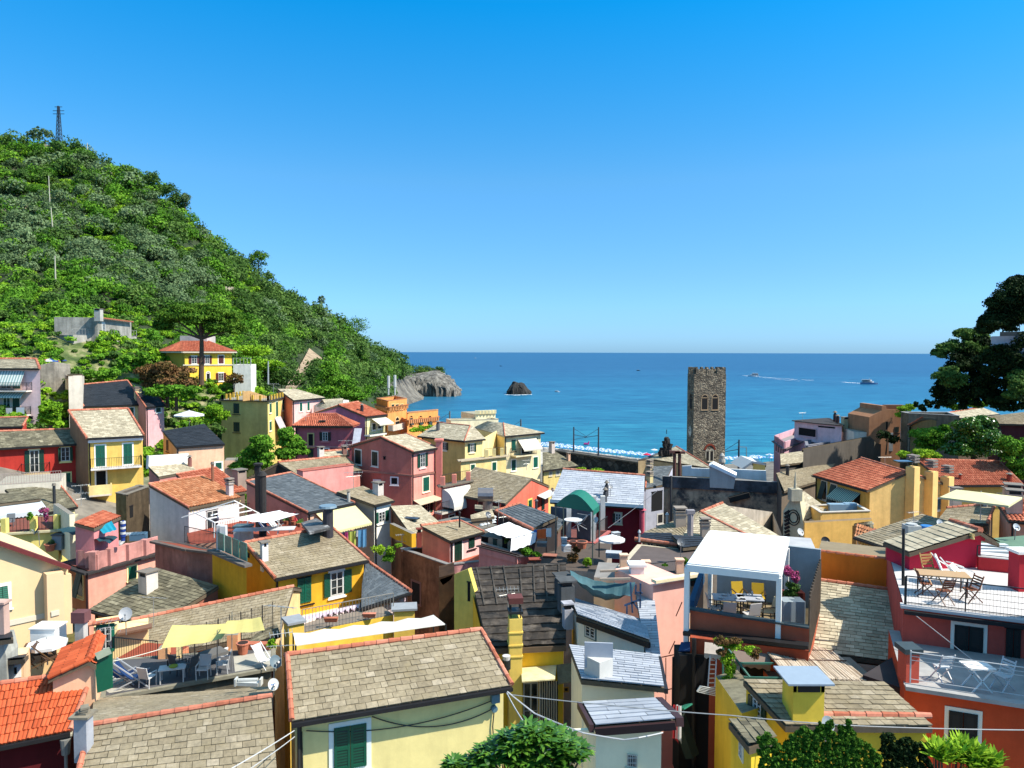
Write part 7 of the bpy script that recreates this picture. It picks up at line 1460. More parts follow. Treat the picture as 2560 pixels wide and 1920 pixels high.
# ---- foreground shrubs
def lance(label,D,blobs,kind,per,ln,wd,seed,name='shrub',cat='shrub',droop=.6,upr=.3,base=None):
    """shrub of long curved leaves in whorls"""
    k = m_per_px(D); g = np.random.default_rng(seed); V_ = []; Q_ = []; R_ = []; b0 = PD(base or (blobs[0][0],blobs[0][1]+600),D); root = thing(name,label,cat,b0); n0 = 0; tips = []
    for bl in blobs:
        c = PD(bl[:2],D); R = np.array([bl[2]*k,bl[2]*k,bl[3]*k]); nw = max(6,int(per/9))
        for i in range(nw):
            d = g.normal(size=3); d /= np.linalg.norm(d); d[2] = abs(d[2])*.9 - .15; p = np.array(c)+d*R*g.uniform(.55,1.05); base_r = g.random(); tips.append(p)
            for j in range(9):
                a = g.uniform(0,2*math.pi); el = upr+g.uniform(-.3,.5); L_ = ln*g.uniform(.7,1.25); o = np.array([math.cos(a)*math.cos(el),math.sin(a)*math.cos(el),math.sin(el)]); sd = np.array([-math.sin(a),math.cos(a),g.uniform(-.4,.4)]); sd /= np.linalg.norm(sd)
                pts = []; q = p.copy(); dd = o.copy()
                for s_ in range(4):
                    w = wd*[.25,1,.8,.04][s_]*.5; pts += [q - sd*w,q+sd*w]; q = q+dd*L_/3; dd = dd+np.array([0,0,-droop*.45]); dd /= np.linalg.norm(dd)
                V_ += pts
                for s_ in range(3): i0 = n0+2*s_; Q_.append([i0,i0+1,i0+3,i0+2]); R_.append(min(1,base_r*.55+g.random()*.45))
                n0 += 8
    npmesh('foliage',np.array(V_),np.array(Q_),R_,LF[kind](),root); m = MB(); g2 = random.Random(seed)
    for p in g2.sample(tips,min(60,len(tips))): q = Vector(p); m.tube(Vector((b0.x+(q.x - b0.x)*.5,b0.y,q.z - 1.2)),q,.02,.006,5)
    m.build('stems',BARK(),root); return root
lance('glossy drooping leaved shrub at the bottom centre edge',12.5,[(1150,1400,190,110),(1330,1340,200,110),(1500,1400,220,120),(1680,1510,180,110),(980,1530,220,90),(1250,1560,260,160),(1500,1600,280,160),(800,1620,120,60),(560,1650,90,60)],'glossy',480,.2,.07,3)
reg('O')
def creeper(label,D,blobs,kind,per,size,seed,name='climbing_plant',cat='climber'):
    k = m_per_px(D); cen = []; rad = []; g = random.Random(seed)
    for b in blobs:
        c = PD(b[:2],D)
        for i in range(14): d = Vector((g.gauss(0,1),g.gauss(0,1),g.gauss(0,1))).normalized()*g.uniform(.2,1.15); cen.append((c.x+d.x*b[2]*k*.6,c.y+d.y*b[2]*k*.5,c.z+d.z*b[3]*k*.6)); f_ = g.uniform(.26,.5); rad.append((b[2]*k*f_,b[2]*k*f_,b[3]*k*f_))
    root = thing(name,label,cat,PD((blobs[0][0],blobs[0][1]+400),D)); v,q,r = leafcloud(cen,rad,max(10,per // 12),size,seed=seed,shell=.4,jit=.9,flip=False); npmesh('foliage',v,q,r,LF[kind](),root); return root
def outline(tops,step,bot=1700):
    L_ = []; g = random.Random(3); xs = [t[0] for t in tops]; ys = [t[1] for t in tops]; x = xs[0]
    while x <= xs[-1]:
        y = float(np.interp(x,xs,ys))+step*.5
        while y < bot: L_.append((x+g.uniform(-20,20),y+g.uniform(-15,15),step*g.uniform(.55,.8),step*g.uniform(.55,.8))); y += step*.85
        x += step*.8
    return L_
creeper('dense bright green climber with upright shoots along the bottom right edge',15,outline([(-380,1350),(-330,1300),(-200,1430),(-60,1300),(30,1235),(120,1290),(270,1170),(330,1300),(450,1160),(500,1290),(600,1380),(720,1470),(800,1500)],75),'ivy',420,.062,11)
creeper('dark shaded climber below the mustard yellow roof',15.5,outline([(840,1320),(880,1300),(950,1400),(1050,1330),(1150,1420),(1230,1370),(1290,1460)],75),'shade',420,.062,12)
lance('broad leaved bright plant at the bottom right corner',13.5,[(1400,1560,130,60),(1620,1540,120,60),(1820,1620,140,50),(1680,1640,160,50)],'lime',260,.30,.07,5,'shrub','shrub',.25,.7)
reg('N'); creeper('rust and green creeper hanging on the green pergola frame',24.5,[(1200,420,90,70),(1330,440,110,60),(1480,500,110,50),(1250,560,95,120),(1280,700,85,120),(1310,850,90,120),(1370,960,60,90),(1240,800,60,80)],'vine',1000,.07,14)
creeper('autumn red creeper leaves at the top of the green pergola frame',24.3,[(1190,400,90,55),(1330,400,90,45),(1540,520,60,70),(1200,520,70,45)],'rust',600,.07,15)
reg('I'); creeper('bougainvillea with pink flowers beside the white pergola',28.5,[(1870,900,80,60),(1930,960,80,70)],'bloom',900,.08,16); creeper('dark green leaves of a potted bush beside the white pergola',28.7,[(1900,1050,90,80),(1870,1120,80,60)],'dark',900,.09,17)
for i,(x,y,a,b) in enumerate(((340,830,45,25),(430,845,50,25),(840,800,40,40),(640,838,40,15))): creeper(['yellow green pot plants on the peach terrace wall, left one','yellow green pot plants on the peach terrace wall, beside the second pillar','spiky green plant right of the peach terrace pillars','small plant behind the peach terrace grille'][i],39.5,[(x,y,a,b)],'lime' if i < 2 else 'green',400,.12,20+i,'potted_plant','plant')
reg('H')
for i,(x,y,a,b,D,k_) in enumerate(((1230,900,100,50,47,'green'),(1350,930,60,30,47,'green'),(1700,960,70,80,47,'rust'),(1860,1000,60,60,46,'lime'),(1760,880,60,40,47.5,'rust'),(1055,790,25,45,51,'dark'))): creeper(['flowering shrub under the white linen sail','small shrub by the laundry lines','reddish potted bush beside the white side wall','lime green fern like plant by the white side wall','rust coloured plants near the terracotta pots','climbing plant at the open yard room'][i],D,[(x,y,a,b)],k_,900,.13,30+i,'potted_plant','plant')
reg('G')
for i,(x,y,a,b,k_) in enumerate(((1770,690,90,60,'lime'),(1880,700,60,60,'vine'),(1850,770,80,50,'green'),(1960,650,40,30,'lime'))): creeper(['bamboo like plants on the terrace right of the yellow house','leafy pot plants right of the yellow house terrace','low green plants on the crimson walled terrace','lemon sapling near the brown wall coping'][i],46,[(x,y,a,b)],k_,700,.12,40+i,'potted_plant','plant')
reg('A'); creeper('magenta bougainvillea beside the shaded veranda at the left',46.5,[(385,1440,50,40),(400,1500,25,50)],'bloom',700,.1,50); creeper('white flowering climber on the left veranda post',46.5,[(255,1480,30,60)],'green',400,.1,51)
reg('L'); creeper('green pot plant beside the terracotta trough on the sun terrace',26,[(710,430,55,60)],'vine',500,.09,52,'potted_plant','plant')
# ============================================================ SMALL THINGS
def mast(name,label,cat,reg_pts,D,r=.12,col=(90,95,100),extra=None,group=None):
    a,b = PD(reg_pts[0],D),PD(reg_pts[1],D); m = MB(); m.tube(a,b,r,r*.7,8)
    if extra: extra(m,a,b)
    return tag(m.build(name,flat(col,.5,.1,metal=.3)),label,cat,group)
# pylon on the hill
reg('Q'); b = hillpx(512,432,2); D_ = b.y; t = PD((505,88),D_); m = MB(); w0,w1 = 1.9,.55; H_ = t.z - b.z; cs = []
for lv in range(11):
    f = lv/10; w = w0+(w1 - w0)*f; c = Vector((b.x+(t.x - b.x)*f,b.y,b.z+H_*f)); cs.append([c+V(a*w/2,d*w/2,0) for a,d in ((-1,-1),(1,-1),(1,1),(-1,1))])
for A_,B_ in zip(cs,cs[1:]):
    for k in range(4): m.bar(A_[k],B_[k],.22); m.bar(A_[k],B_[(k+1) % 4],.12); m.bar(B_[k],B_[(k+1) % 4],.12)
for dz,L_ in ((-.3,1.6),(-1.9,2.4),(-3.2,2.4)): m.bar(t+UP*dz - V(L_,0,0),t+UP*dz+V(L_,0,0),.2)
tag(m.build('pylon',flat((70,85,100),.6,.1)),'steel lattice power pylon on the top of the hill','pylon')
for (x0,y0,x1,y1,lab) in ((755,462,755,405,'tiny antenna mast on the hill crest right of the pylon'),(965,705,965,642,'short pale post on the hill skyline'),(432,960,420,690,'long pale pole standing on the upper hillside'),(455,1150,440,965,'pale pole continuing down the middle of the hillside'),(480,1600,474,1380,'pale pole low on the hillside above the stone villa')):
    b = hillpx(x0,y0,3 if x0 > 700 else 9); a = PD((x1,y1),b.y); m = MB(); m.tube(b,a,.22,.15,6); tag(m.build('pole',flat((215,210,185),.7,.1)),lab,'pole')
reg('R'); mast('pole','grey steel mast with netting beside the white sun terrace','pole',((935,1385),(935,1185)),114,.14,(200,205,205))
# boats
reg('0')
def boat(label,x,y,L_,head,decks=2,col=(245,245,245),hull=(240,242,245),name='boat',cat='boat'):
    D = CAMZ/-(ray((x,y)).z/ray((x,y)).y); c = PD((x,y),D); root = thing(name,label,cat,(c.x,c.y,0)); u = V(math.cos(head),math.sin(head),0); s = V(-u.y,u.x,0); W = L_*.13
    def hullm(z0,z1,l0,l1,w,nm,mt):
        m = MB(); n = 10; bot = []; top = []
        for sg in (-1,1):
            for i in range(n+1):
                f = i/n if sg < 0 else 1 - i/n; x_ = l0+(l1 - l0)*f; ww = w*(1 - max(0,(f - .55)/.45) ** 2)*(1 if f > .05 else .9); bot.append(c.xy.to_3d()+u*x_*.96+s*sg*ww*.8+UP*z0); top.append(c.xy.to_3d()+u*x_+s*sg*ww+UP*z1)
        m.prism(bot,top,0,.5); return m.build(nm,mt,root)
    hullm(-.2,L_*.10,-L_/2,L_/2,W,'hull',flat(hull,.4,.05)); z = L_*.10
    for k in range(decks):
        h_ = L_*.085; hullm(z+.02,z+h_,-L_*.44,L_*(.26 - .12*k),W*.86,'cabin',flat(col,.4,.05)); m = MB()
        for sg in (-1,1): m.bar(c.xy.to_3d()+s*sg*W*.84+u*-L_*.40+UP*(z+h_*.55),c.xy.to_3d()+s*sg*W*.84+u*L_*(.12 - .12*k)+UP*(z+h_*.55),.12,h_*.45)
        m.build('windows',DARK(),root); z += h_
    m = MB(); m.tube(c.xy.to_3d()+UP*z,c.xy.to_3d()+UP*(z+L_*.12),.1); m.bar(c.xy.to_3d() - u*L_*.4+UP*(z+.3),c.xy.to_3d()+u*L_*.1+UP*(z+.3),W*1.4,.1); m.build('mast',flat((240,240,240)),root); return root,c
r1_,c1_ = boat('white excursion boat heading left on the open sea with a long wake',1883,941,15,math.radians(176),2)
r2_,c2_ = boat('larger white ferry with blue hull stripe heading right with a straight wake',2173,960.5,17,math.radians(-12),2,hull=(120,150,190))
boat('tiny white motorboat far out near the horizon',1188,895.5,11,math.radians(10),1); boat('small dark boat far out left of the islet line',1252,915.5,6,0,1,(60,60,70),(50,50,60)); boat('small dark boat far out between islet and tower',1596,926.8,7,0,1,(60,65,75),(60,60,70)); boat('small white boat on the water right of the islet',1393,980,4.5,0,1); 
def wakef(label,pts,w,name='wake'):
    m = MB(); P_ = [PZ((x,y),.06) for x,y in pts]; g = random.Random(len(pts)); n = 60; L_ = len(P_) - 1; prev = None
    for i in range(n+1):
        f = i/n*L_; k = min(int(f),L_ - 1); p = P_[k].lerp(P_[k+1],f - k); ww = np.interp(i/n,[0,1],w)*g.uniform(.6,1.3); off = g.uniform(-.25,.25)*ww; cur = (p+V(0,off - ww,0),p+V(0,off+ww,0))
        if prev and g.random() < .96 - .45*i/n: m.face([prev[0],cur[0],cur[1],prev[1]],0,.5)
        prev = cur
    return tag(m.build(name,flat((255,255,255),.9,.02,30,f=1)),label,'wake',kind='stuff')
wakef('white foam wake behind the excursion boat',[(1866,939.5),(1890,941),(1930,944.5),(1985,948.5),(2040,951)],[16,7]); wakef('white foam wake behind the ferry',[(2156,958.5),(2110,955.5),(2050,950)],[13,5]); wakef('second thin foam line of the excursion boat',[(1898,943),(1940,948),(2000,953)],[5,3])
wakef('thin foam line at the foot of the dark islet',[(1262,986.5),(1290,987.6),(1330,986)],[1.2,1.6],'foam')
# beach umbrellas
def shore(x): # Y of the waterline
    lo,hi = 190,268
    for _ in range(30):
        m_ = (lo+hi)/2
        if gnd(x,m_) > .3: lo = m_
        else: hi = m_
    return lo
def parasol(name,label,loc,R,h,cols,n=8,tilt=0,flaps=.12,pole=.03,group=None,parts=True,drop=.28):
    root = thing(name,label,'parasol',loc,group); m = MB(); loc = Vector(loc); T = loc+UP*h; 
    for i in range(n):
        a0,a1 = 2*math.pi*i/n,2*math.pi*(i+1)/n; e0 = T+V(math.cos(a0)*R,math.sin(a0)*R,-R*drop); e1 = T+V(math.cos(a1)*R,math.sin(a1)*R,-R*drop); m.face([T,e0,e1],i % len(cols),.5); m.face([e0,e0 - UP*flaps,e1 - UP*flaps,e1],i % len(cols),.5)
    m.build('canopy',[flat(c,.8,.05) for c in cols],root); m = MB(); m.tube(loc,T+UP*.08,pole,n=6); m.build('pole',flat((225,225,220)),root); return root
def flatparasol(name,label,loc,R,h,cols,group=None):
    m = MB(); loc = Vector(loc); T = loc+UP*h; n = 8
    for i in range(n):
        a0,a1 = 2*math.pi*i/n,2*math.pi*(i+1)/n; e0 = T+V(math.cos(a0)*R,math.sin(a0)*R,-R*.3); e1 = T+V(math.cos(a1)*R,math.sin(a1)*R,-R*.3); m.face([T,e0,e1],i % len(cols),.5)
    m.tube(loc - UP*.3,T,.04,n=5,m=0)
    me = m.build(name,[flat(c,.8,.05) for c in cols]); return tag(me,label,'parasol',group)
protos = [flatparasol('beach_umbrella',l_,(0,0,0),1.15,2.1,c,'beach umbrellas') for l_,c in zip(('mostly white beach umbrella in the packed rows on the beach','mostly blue beach umbrella in the packed rows on the beach'),([(235,242,250),(120,175,230)],[(70,140,225),(225,236,250)]))]; used = [0,0]; g = random.Random(4)
for i in range(44):
    for j in range(4):
        x = 8+i*1.95+g.uniform(-.3,.3)
        if x > 46 and x < 56 and False: continue
        y = shore(x) - 4.5 - j*3.6+g.uniform(-.3,.3); k = g.randrange(2)
        if x > 52 and g.random() < .45: continue
        if used[k] == 0: o = protos[k]; used[k] = 1
        else: o = protos[k].copy(); C.objects.link(o)
        o.location = (x,y,gnd(x,y))
reg('D'); p = PD((337,948),176); parasol('parasol','crimson parasol standing above the blue and white beach umbrellas',(p.x,p.y,p.z - 2.2),.95,2.4,[(225,35,75)],drop=.4); p = PD((400,908),200); flatparasol('beach_umbrella','lone white beach umbrella at the water edge left of the church',(p.x,p.y,p.z - 2),1.0,2.1,[(245,245,245)])
reg('C'); p = PZ((1607,866),.1); m = MB(); m.tube(p - V(.8,0,0),p+V(.8,0,0),.35,.25,8); m.tube(p+V(.8,0,0),p+V(1.0,0,1.0),.22,.16,8); m.box(p+UP*.25,.6,.5,.15); tag(m.build('inflatable',flat((240,60,160),.4,.05)),'pink inflatable float drifting off the beach','float')
# railway wall and masts
reg('C'); a = PD((1320,926),190); b = PZ((2085,1036),a.z); root = thing('railway_wall','long dark stone railway embankment wall behind the town','wall',(a.x,a.y,2)); m = MB(); q = [a,b,b+V(2,5,0),a+V(2,5,0)]; m.prism([Vector((*p.xy,1)) for p in q],q,0,.5); m.build('wall',stone_mat('dark_wall_stone',(.02,.02,.018),(.055,.05,.042),(.10,.09,.075),.5,1.2),root); m = MB(); m.bar(a+UP*.2,b+UP*.2,.6,.35); m.build('coping',flat((120,112,100),.9,.3),root)
def arm(m,a,b): m.bar(b - UP*2,b - UP*2.6+V(3.5,0,0),.12); m.bar(b - UP*.4,b - UP*2.6+V(3.5,0,0),.08); m.bar(b - UP*3.2,b - UP*2.6+V(3.2,0,0),.08)
def arml(m,a,b): m.bar(b - UP*2,b - UP*2.6 - V(3.5,0,0),.12); m.bar(b - UP*.4,b - UP*2.6 - V(3.5,0,0),.08)
mast('railway_mast','tall railway mast with its arm to the right, left of the pair','mast',((1499,1010),(1502,716)),186,.22,(85,90,105),arm,'railway masts'); mast('railway_mast','tall railway mast with its arm to the left, right of the pair','mast',((1714,975),(1716,718)),180,.22,(85,90,105),arml,'railway masts')
mast('railway_mast','railway mast beside the orange villa wing','mast',((430,675),(430,580)),160,.2,(130,135,140),arml,'railway masts'); mast('railway_mast','short railway mast above the tall cream house roof','mast',((1044,710),(1044,650)),170,.2,(110,115,120),arml,'railway masts')
reg('D'); mast('railway_mast','dark mast right of the bell tower','mast',((1128,1078),(1132,826)),150,.22,(70,75,95),arml,'railway masts'); mast('street_lamp','grey curved lamp post right of the bell tower','lamp',((1196,1030),(1196,892)),165,.12,(170,175,175),lambda m,a,b: m.bar(b,b - V(2,0,-.1),.14)); mast('street_lamp','small lamp post on the beach promenade left of the railway masts','lamp',((1440 - 1797+0,960),(1440 - 1797,860)),185,.1,(90,95,100)) if False else None
# antennas
ANT = lambda: flat((205,205,200),.4,.1,metal=.4)
def antenna(label,base,top,D,yag=((0,0,.9),),els=6,r=.02):
    a,b = PD(base,D),PD(top,D); m = MB(); m.tube(a - UP*.3,b,r,n=6)
    for dz,ang,L_ in yag:
        c = b - UP*dz; u = V(math.cos(ang),math.sin(ang),0); s = V(-u.y,u.x,.25).normalized(); m.tube(c - u*L_/2,c+u*L_/2,r*.7,n=5)
        for k in range(els): p = c+u*(L_*(k/(els - 1) - .5)); w = .16+.08*k/els; m.tube(p - s*w,p+s*w,r*.45,n=4)
    return tag(m.build('tv_antenna',ANT()),label,'antenna')
reg('L'); antenna('large white television antenna mast between the yellow house and the foreground roof',(800,560),(800,60),23.5,((.02,2.9,1.0),(.9,.4,.7),(1.3,3.3,.9)),7,.018)
reg('H'); antenna('television antenna standing on the dark bitumen roof',(1070,1420),(1058,1275),33,((0,.1,1.0),(.25,.5,.8)),7,.016); antenna('antenna with white boom at the salmon verge',(975,560),(975,400),53,((.05,1.0,.9),)); antenna('antenna beside the flat grey roof',(1022,600),(1020,480),52,((.1,2.6,.9),(.6,.5,.7))); antenna('antenna beside the blue laundry',(20,860),(20,730),48,((.05,.3,.8),(.5,2.8,.7)))
reg('F'); antenna('slim antenna behind the terracotta ridge at the left',(1517,1400),(1513,1150),32.5,((.05,3.0,1.2),),6,.015); antenna('antenna frame beside the cream terrace house',(1075,1560),(1075,1380),29,((.05,.2,.9),(.4,.2,.9)),6,.012)
reg('A'); antenna('white antenna in front of the red house',(700,1360),(698,1215),51,((.05,.6,1.1),(.6,.3,1.0),(1.0,.8,.6)))
reg('C'); antenna('antenna on the white slated roof',(1812,1310),(1812,1160),64,((.1,.2,.8),)); antenna('antenna on the yard in front of the tall cream house',(1092,1070),(1092,1005),84,((0,.3,1.0),(.4,.5,.8)))
reg('B'); antenna('tall antenna mast behind the small white house',(1257,1340),(1255,1105),57,((.05,.2,1.4),(.35,.6,1.2))); antenna('antenna beside the tall pink house gable',(1200,900),(1200,835),69.5,((0,.1,1.5),(.4,.4,1.0))); antenna('antenna on the orange hip roof',(845,700),(845,620),79,((.05,.3,.8),)); antenna('antenna on the olive block terrace',(566,400),(566,345),93,((0,.3,1.2),))
reg('J'); antenna('antenna above the bracketed slate roof',(1122,470),(1120,310),45,((.05,.4,.9),(.6,2.2,.8))); antenna('small television antenna on the green roof terrace',(1140,500),(1125,400),36,((.05,.4,.6),))
reg('E'); antenna('antenna on the orange roof of the ochre house',(1012,1035),(1010,978),70,((0,.1,1.3),)); antenna('thin antenna on the lilac penthouse roof',(297,650),(297,595),110,((0,.3,1.2),))
# satellite dishes
def dish(label,c,r,D,az=-1.9,col=(205,205,205),pole=.6,mark=False):
    P_ = PD(c,D); R = r*CUR[2]*D/FPX; n = V(math.cos(az)*.85,math.sin(az)*.85,.5).normalized(); u = n.cross(UP).normalized(); w = u.cross(n); root = thing('satellite_dish',label,'satellite dish',P_ - UP*(R+pole)); m = MB(); N_ = 18; rings = []
    for k in range(4): f = k/3; rings.append([P_+(u*math.cos(2*math.pi*i/N_)+w*math.sin(2*math.pi*i/N_)*1.08)*R*f+n*(R*.22*f*f) for i in range(N_)])
    for A_,B_ in zip(rings,rings[1:]):
        for i in range(N_): j = (i+1) % N_; m.face([A_[i],A_[j],B_[j],B_[i]],0,.5)
    m.build('dish',flat(col,.45,.1),root,True); m = MB(); f_ = P_+n*R*1.1 - w*R*.3; m.tube(P_ - w*R*.9+n*.05,f_,.012); m.tube(f_,f_ - n*.12,.035,n=8); m.tube(P_ - n*.04,P_ - n*.1 - UP*(R+pole),.022); m.build('arm',METAL(),root)
    if mark:
        m = MB(); 
        for k in range(3): q0 = P_+u*R*(-.42+.3*k)+n*R*.06; m.bar(q0 - w*R*.12,q0+w*R*.14+u*R*.08,R*.08,.01); m.bar(q0+w*R*.14+u*R*.08,q0 - w*R*.1+u*R*.22,R*.08,.01)
        m.build('logo',flat((40,130,215)),root)
    return root
reg('F'); dish('large grey satellite dish on the terracotta ridge at the left',(1240,1325),62,30,-1.2,(190,192,195)); dish('dark satellite dish on the yellow edged terrace',(372,500),48,44.5,-2.6,(50,52,58)); 
reg('L'); dish('grey satellite dish with lettering against the foreground house corner, upper one',(740,612),62,22.2,-.7,(120,140,150),mark=False); dish('white satellite dish with a blue mark against the foreground house corner, lower one',(722,835),55,21.4,-.9,(235,235,230),mark=True)
reg('H'); dish('grey satellite dish by the straw coloured slates',(870,543),32,53,-1.0,(120,125,130)); dish('white satellite dish on the grey screened terrace',(1935,597),32,51,-2.4,(215,215,215)); dish('satellite dish at the white slated roof chimneys',(2080,265),22,62.5,-1.4,(190,190,190)); dish('dark disc shaped satellite dish beside the salmon gable',(1505,295),20,62,-.9,(90,60,60))
reg('I'); dish('white satellite dish in front of the striped church gable',(1977,515),36,45,-1.2,(220,225,225)); dish('small transparent looking dish on the shaded felt roof terrace',(800,615),40,40,-1.6,(110,115,120))
reg('J'); dish('white satellite dish with a blue mark over the bracketed slate roof',(1378,425),33,41,-1.5,(220,225,225),mark=True); dish('white satellite dish with a blue mark at the right edge above the green terrace',(2135,467),35,36,-1.5,(225,230,230),mark=True); dish('black satellite dish in front of the ochre house',(250,607),44,45,-1.6,(40,42,45))
reg('E'); dish('pinkish satellite dish on the ridge of the orange ochre roofs',(1250,982),32,73,-1.7,(205,165,160)); reg('O'); dish('grey satellite dish among the climber shoots on the mustard roof',(270,1225),72,17.5,-1.3,(170,180,185)); reg('K'); dish('dark satellite dish behind the orange dormer roof',(985,415),42,27.5,-2.2,(55,60,65))
# furniture
def frame_chair(name,label,loc,rz,col,seatc=None,style='arm',group=None,s=1.0):
    s *= .86
    root = thing(name,label,'chair',loc,group); root.rotation_euler = (0,0,rz); L0 = Vector(loc); R_ = Matrix.Rotation(rz,3,'Z'); 
    def B(nm,parts,mt):
        m = MB(); [m.bar(Vector(a)*s,Vector(b)*s,w*s,(h if h else w)*s) for a,b,w,h in parts]; me = m; o = MB.build(me,nm,mt); o.parent = root; return o
    M_ = flat(col,.5,.05); S_ = flat(seatc or col,.7,.08)
    if style == 'arm':
        for x in (-.25,.25): B('leg',[((x,-.22,0),(x,-.24,.62),.035,0)],M_); B('leg',[((x,.24,0),(x,.2,.45),.035,0)],M_); B('armrest',[((x,-.26,.63),(x,.26,.66),.05,.03)],M_)
        B('seat',[((0,-.25,.44),(0,.24,.42),.5,.03)],S_); B('backrest',[((0,.24,.45),(0,.36,.95),.5,.03)],S_)
    elif style == 'fold':
        for x in (-.2,.2): B('leg',[((x,-.3,0),(x,.18,.55),.03,.03)],M_); B('leg',[((x*.9,.3,0),(x*.9,-.2,.45),.03,.03)],M_)
        B('seat',[((0,-.2+.1*k,.46),(0,-.13+.1*k,.46),.42,.02) for k in range(4)],S_); B('backrest',[((-.2,.16+.035*k,.6+.09*k),(.2,.16+.035*k,.6+.09*k),.02,.06) for k in range(4)]+[((x,.14,.5),(x,.3,.95),.03,.03) for x in (-.21,.21)],S_)
    elif style == 'deck':
        for x in (-.27,.27): B('leg',[((x,-.55,0),(x,.5,.95),.035,.035)],M_); B('leg',[((x*.9,.5,0),(x*.9,-.55,.45),.035,.035)],M_)
        m = MB(); pr = [(-.55,.42),(-.3,.30),(0,.30),(.25,.55),(.48,.92)]
        for (y0,z0),(y1,z1) in zip(pr,pr[1:]): m.face([Vector(p)*s for p in ((-.24,y0,z0),(.24,y0,z0),(.24,y1,z1),(-.24,y1,z1))],0,.5)
        o = m.build('canvas',S_); o.parent = root
    return root
def table(name,label,loc,rz,sx,sy,h,col,leg=(90,90,90),group=None,rnd=False):
    root = thing(name,label,'table',loc,group); root.rotation_euler = (0,0,rz); m = MB()
    if rnd: m.tube((0,0,h - .03),(0,0,h),sx/2,n=20)
    else: m.box((0,0,h - .02),sx/2,sy/2,.02)
    o = m.build('tabletop',flat(col,.5,.08)); o.parent = root
    for a,b in ((-1,-1),(1,-1),(1,1),(-1,1)): m = MB(); m.bar((a*sx*.42*(.7 if rnd else 1),b*sy*.42*(.7 if rnd else 1),0),(a*sx*.42*(.4 if rnd else 1),b*sy*.42*(.4 if rnd else 1),h - .04),.04); o = m.build('leg',flat(leg,.5)); o.parent = root
    return root
def place(p,z): return PZ(p,z+.01)
reg('K'); zd = deck.z
frame_chair('armchair','white slatted armchair nearest the deck chairs on the grey sun terrace',place((1460,850),zd),2.9,(245,245,245)); frame_chair('armchair','white armchair in the middle of the grey sun terrace beside the white table',place((2010,770),zd),.1,(245,245,245)); reg('L'); frame_chair('armchair','white armchair right of the pole on the grey sun terrace',place((225,715),zd),-1.3,(245,245,245)); reg('K')
table('table','small white table with bottle and fruit on the grey sun terrace',place((1705,800),zd),.3,.95,.5,.55,(245,245,245),(240,240,240)); t_ = place((1660,790),zd); m = MB(); m.tube(t_+UP*.55,t_+UP*.78,.035,.02,8); tag(m.build('bottle',flat((25,30,25),.2)),'dark bottle on the small white terrace table','bottle'); m = MB(); t_ = place((1715,800),zd); m.tube(t_+UP*.551,t_+UP*.6,.14,.17,10); tag(m.build('fruit_bowl',flat((200,210,50))),'yellow green fruit bowl on the small white terrace table','bowl')
for k,(x,y) in enumerate(((1165,830),(1300,845))): frame_chair('deck_chair',['blue canvas deck chair half hidden by the green door panel','blue canvas deck chair with silver frame, right one of two'][k],place((x,y),zd),1.9,(200,205,210),(20,60,115),'deck','blue deck chairs',1.25)
frame_chair('armchair','grey covered chair behind the small white table',place((1760,720),zd),2.6,(90,90,95),(95,95,100)); frame_chair('armchair','grey mesh chair beside the sun lounger',place((1870,740),zd),-1.9,(110,110,112))
a = place((2000,660),zd); reg('L'); b = place((240,590),zd); m = MB(); root = thing('sun_lounger','long dark grey cushioned lounger with white frame on the sun terrace','lounger',a); m.bar(a+UP*.42,b+UP*.42,.75,.12); m.build('mattress',flat((120,118,115),.9,.1),root); m = MB(); m.bar(a+UP*.33 - V(0,.4,0),b+UP*.33 - V(0,.4,0),.05,.07); m.bar(a+UP*.33+V(0,.4,0),b+UP*.33+V(0,.4,0),.05,.07); [m.bar(p+V(0,s_,0),p+V(0,s_,.33),.05) for p in (a.lerp(b,.05),a.lerp(b,.95)) for s_ in (-.4,.4)]; m.build('frame',WHITE(),root)
t_ = place((620,650),zd); frame_chair('folding_chair','white folding lounger tipped at the right end of the sun terrace',t_,1.0,(245,245,245),None,'deck')
def pot(label,p,r=.2,h=.35,col=None): m = MB(); m.tube(p,p+UP*h,r*.75,r,14); m.tube(p+UP*h,p+UP*(h+.05),r*1.12,r*1.12,14); m.tube(p+UP*(h+.04),p+UP*(h+.052),r*.9,n=14,m=1); return tag(m.build('flower_pot',[SALMON(),flat((60,40,30),.9)]),label,'flower pot')
pot('big terracotta pot at the right end of the sun terrace',place((425,530),zd),.24,.42); m = MB(); p = place((590,480),zd); m.prism([p+V(a*.45,b*.14,.0) for a,b in ((-1,-1),(1,-1),(1,1),(-1,1))],[p+V(a*.5,b*.18,.25) for a,b in ((-1,-1),(1,-1),(1,1),(-1,1))]); tag(m.build('planter',SALMON()),'terracotta trough behind the big terracotta pot','planter')
for k,(x0,y0,y1) in enumerate(((170,740,300),(315,700,120))): a = place((x0,y0),zd); b = PD((x0,y1),a.y); m = MB(); m.tube(a,b,.02,n=6); tag(m.build('pole',METAL()),['thin steel pole holding the yellow sail, left one','thin steel pole holding the yellow sail, right one'][k],'pole')
m = MB(); p = PD((480,820),24.5); m.box(p,.38,.12,.06,unit(V(1,-.1,0))); m.tube(p+V(-.35,0,.1),p+V(.3,.05,.1),.06); m.box(p+V(-.42,0,.05),.03,.12,.12); m.box(p+V(.42,0,.05),.03,.12,.12); tag(m.build('wall_lamp',flat((235,238,235),.4)),'white lamp fitting lying on the slates below the sun terrace','lamp')
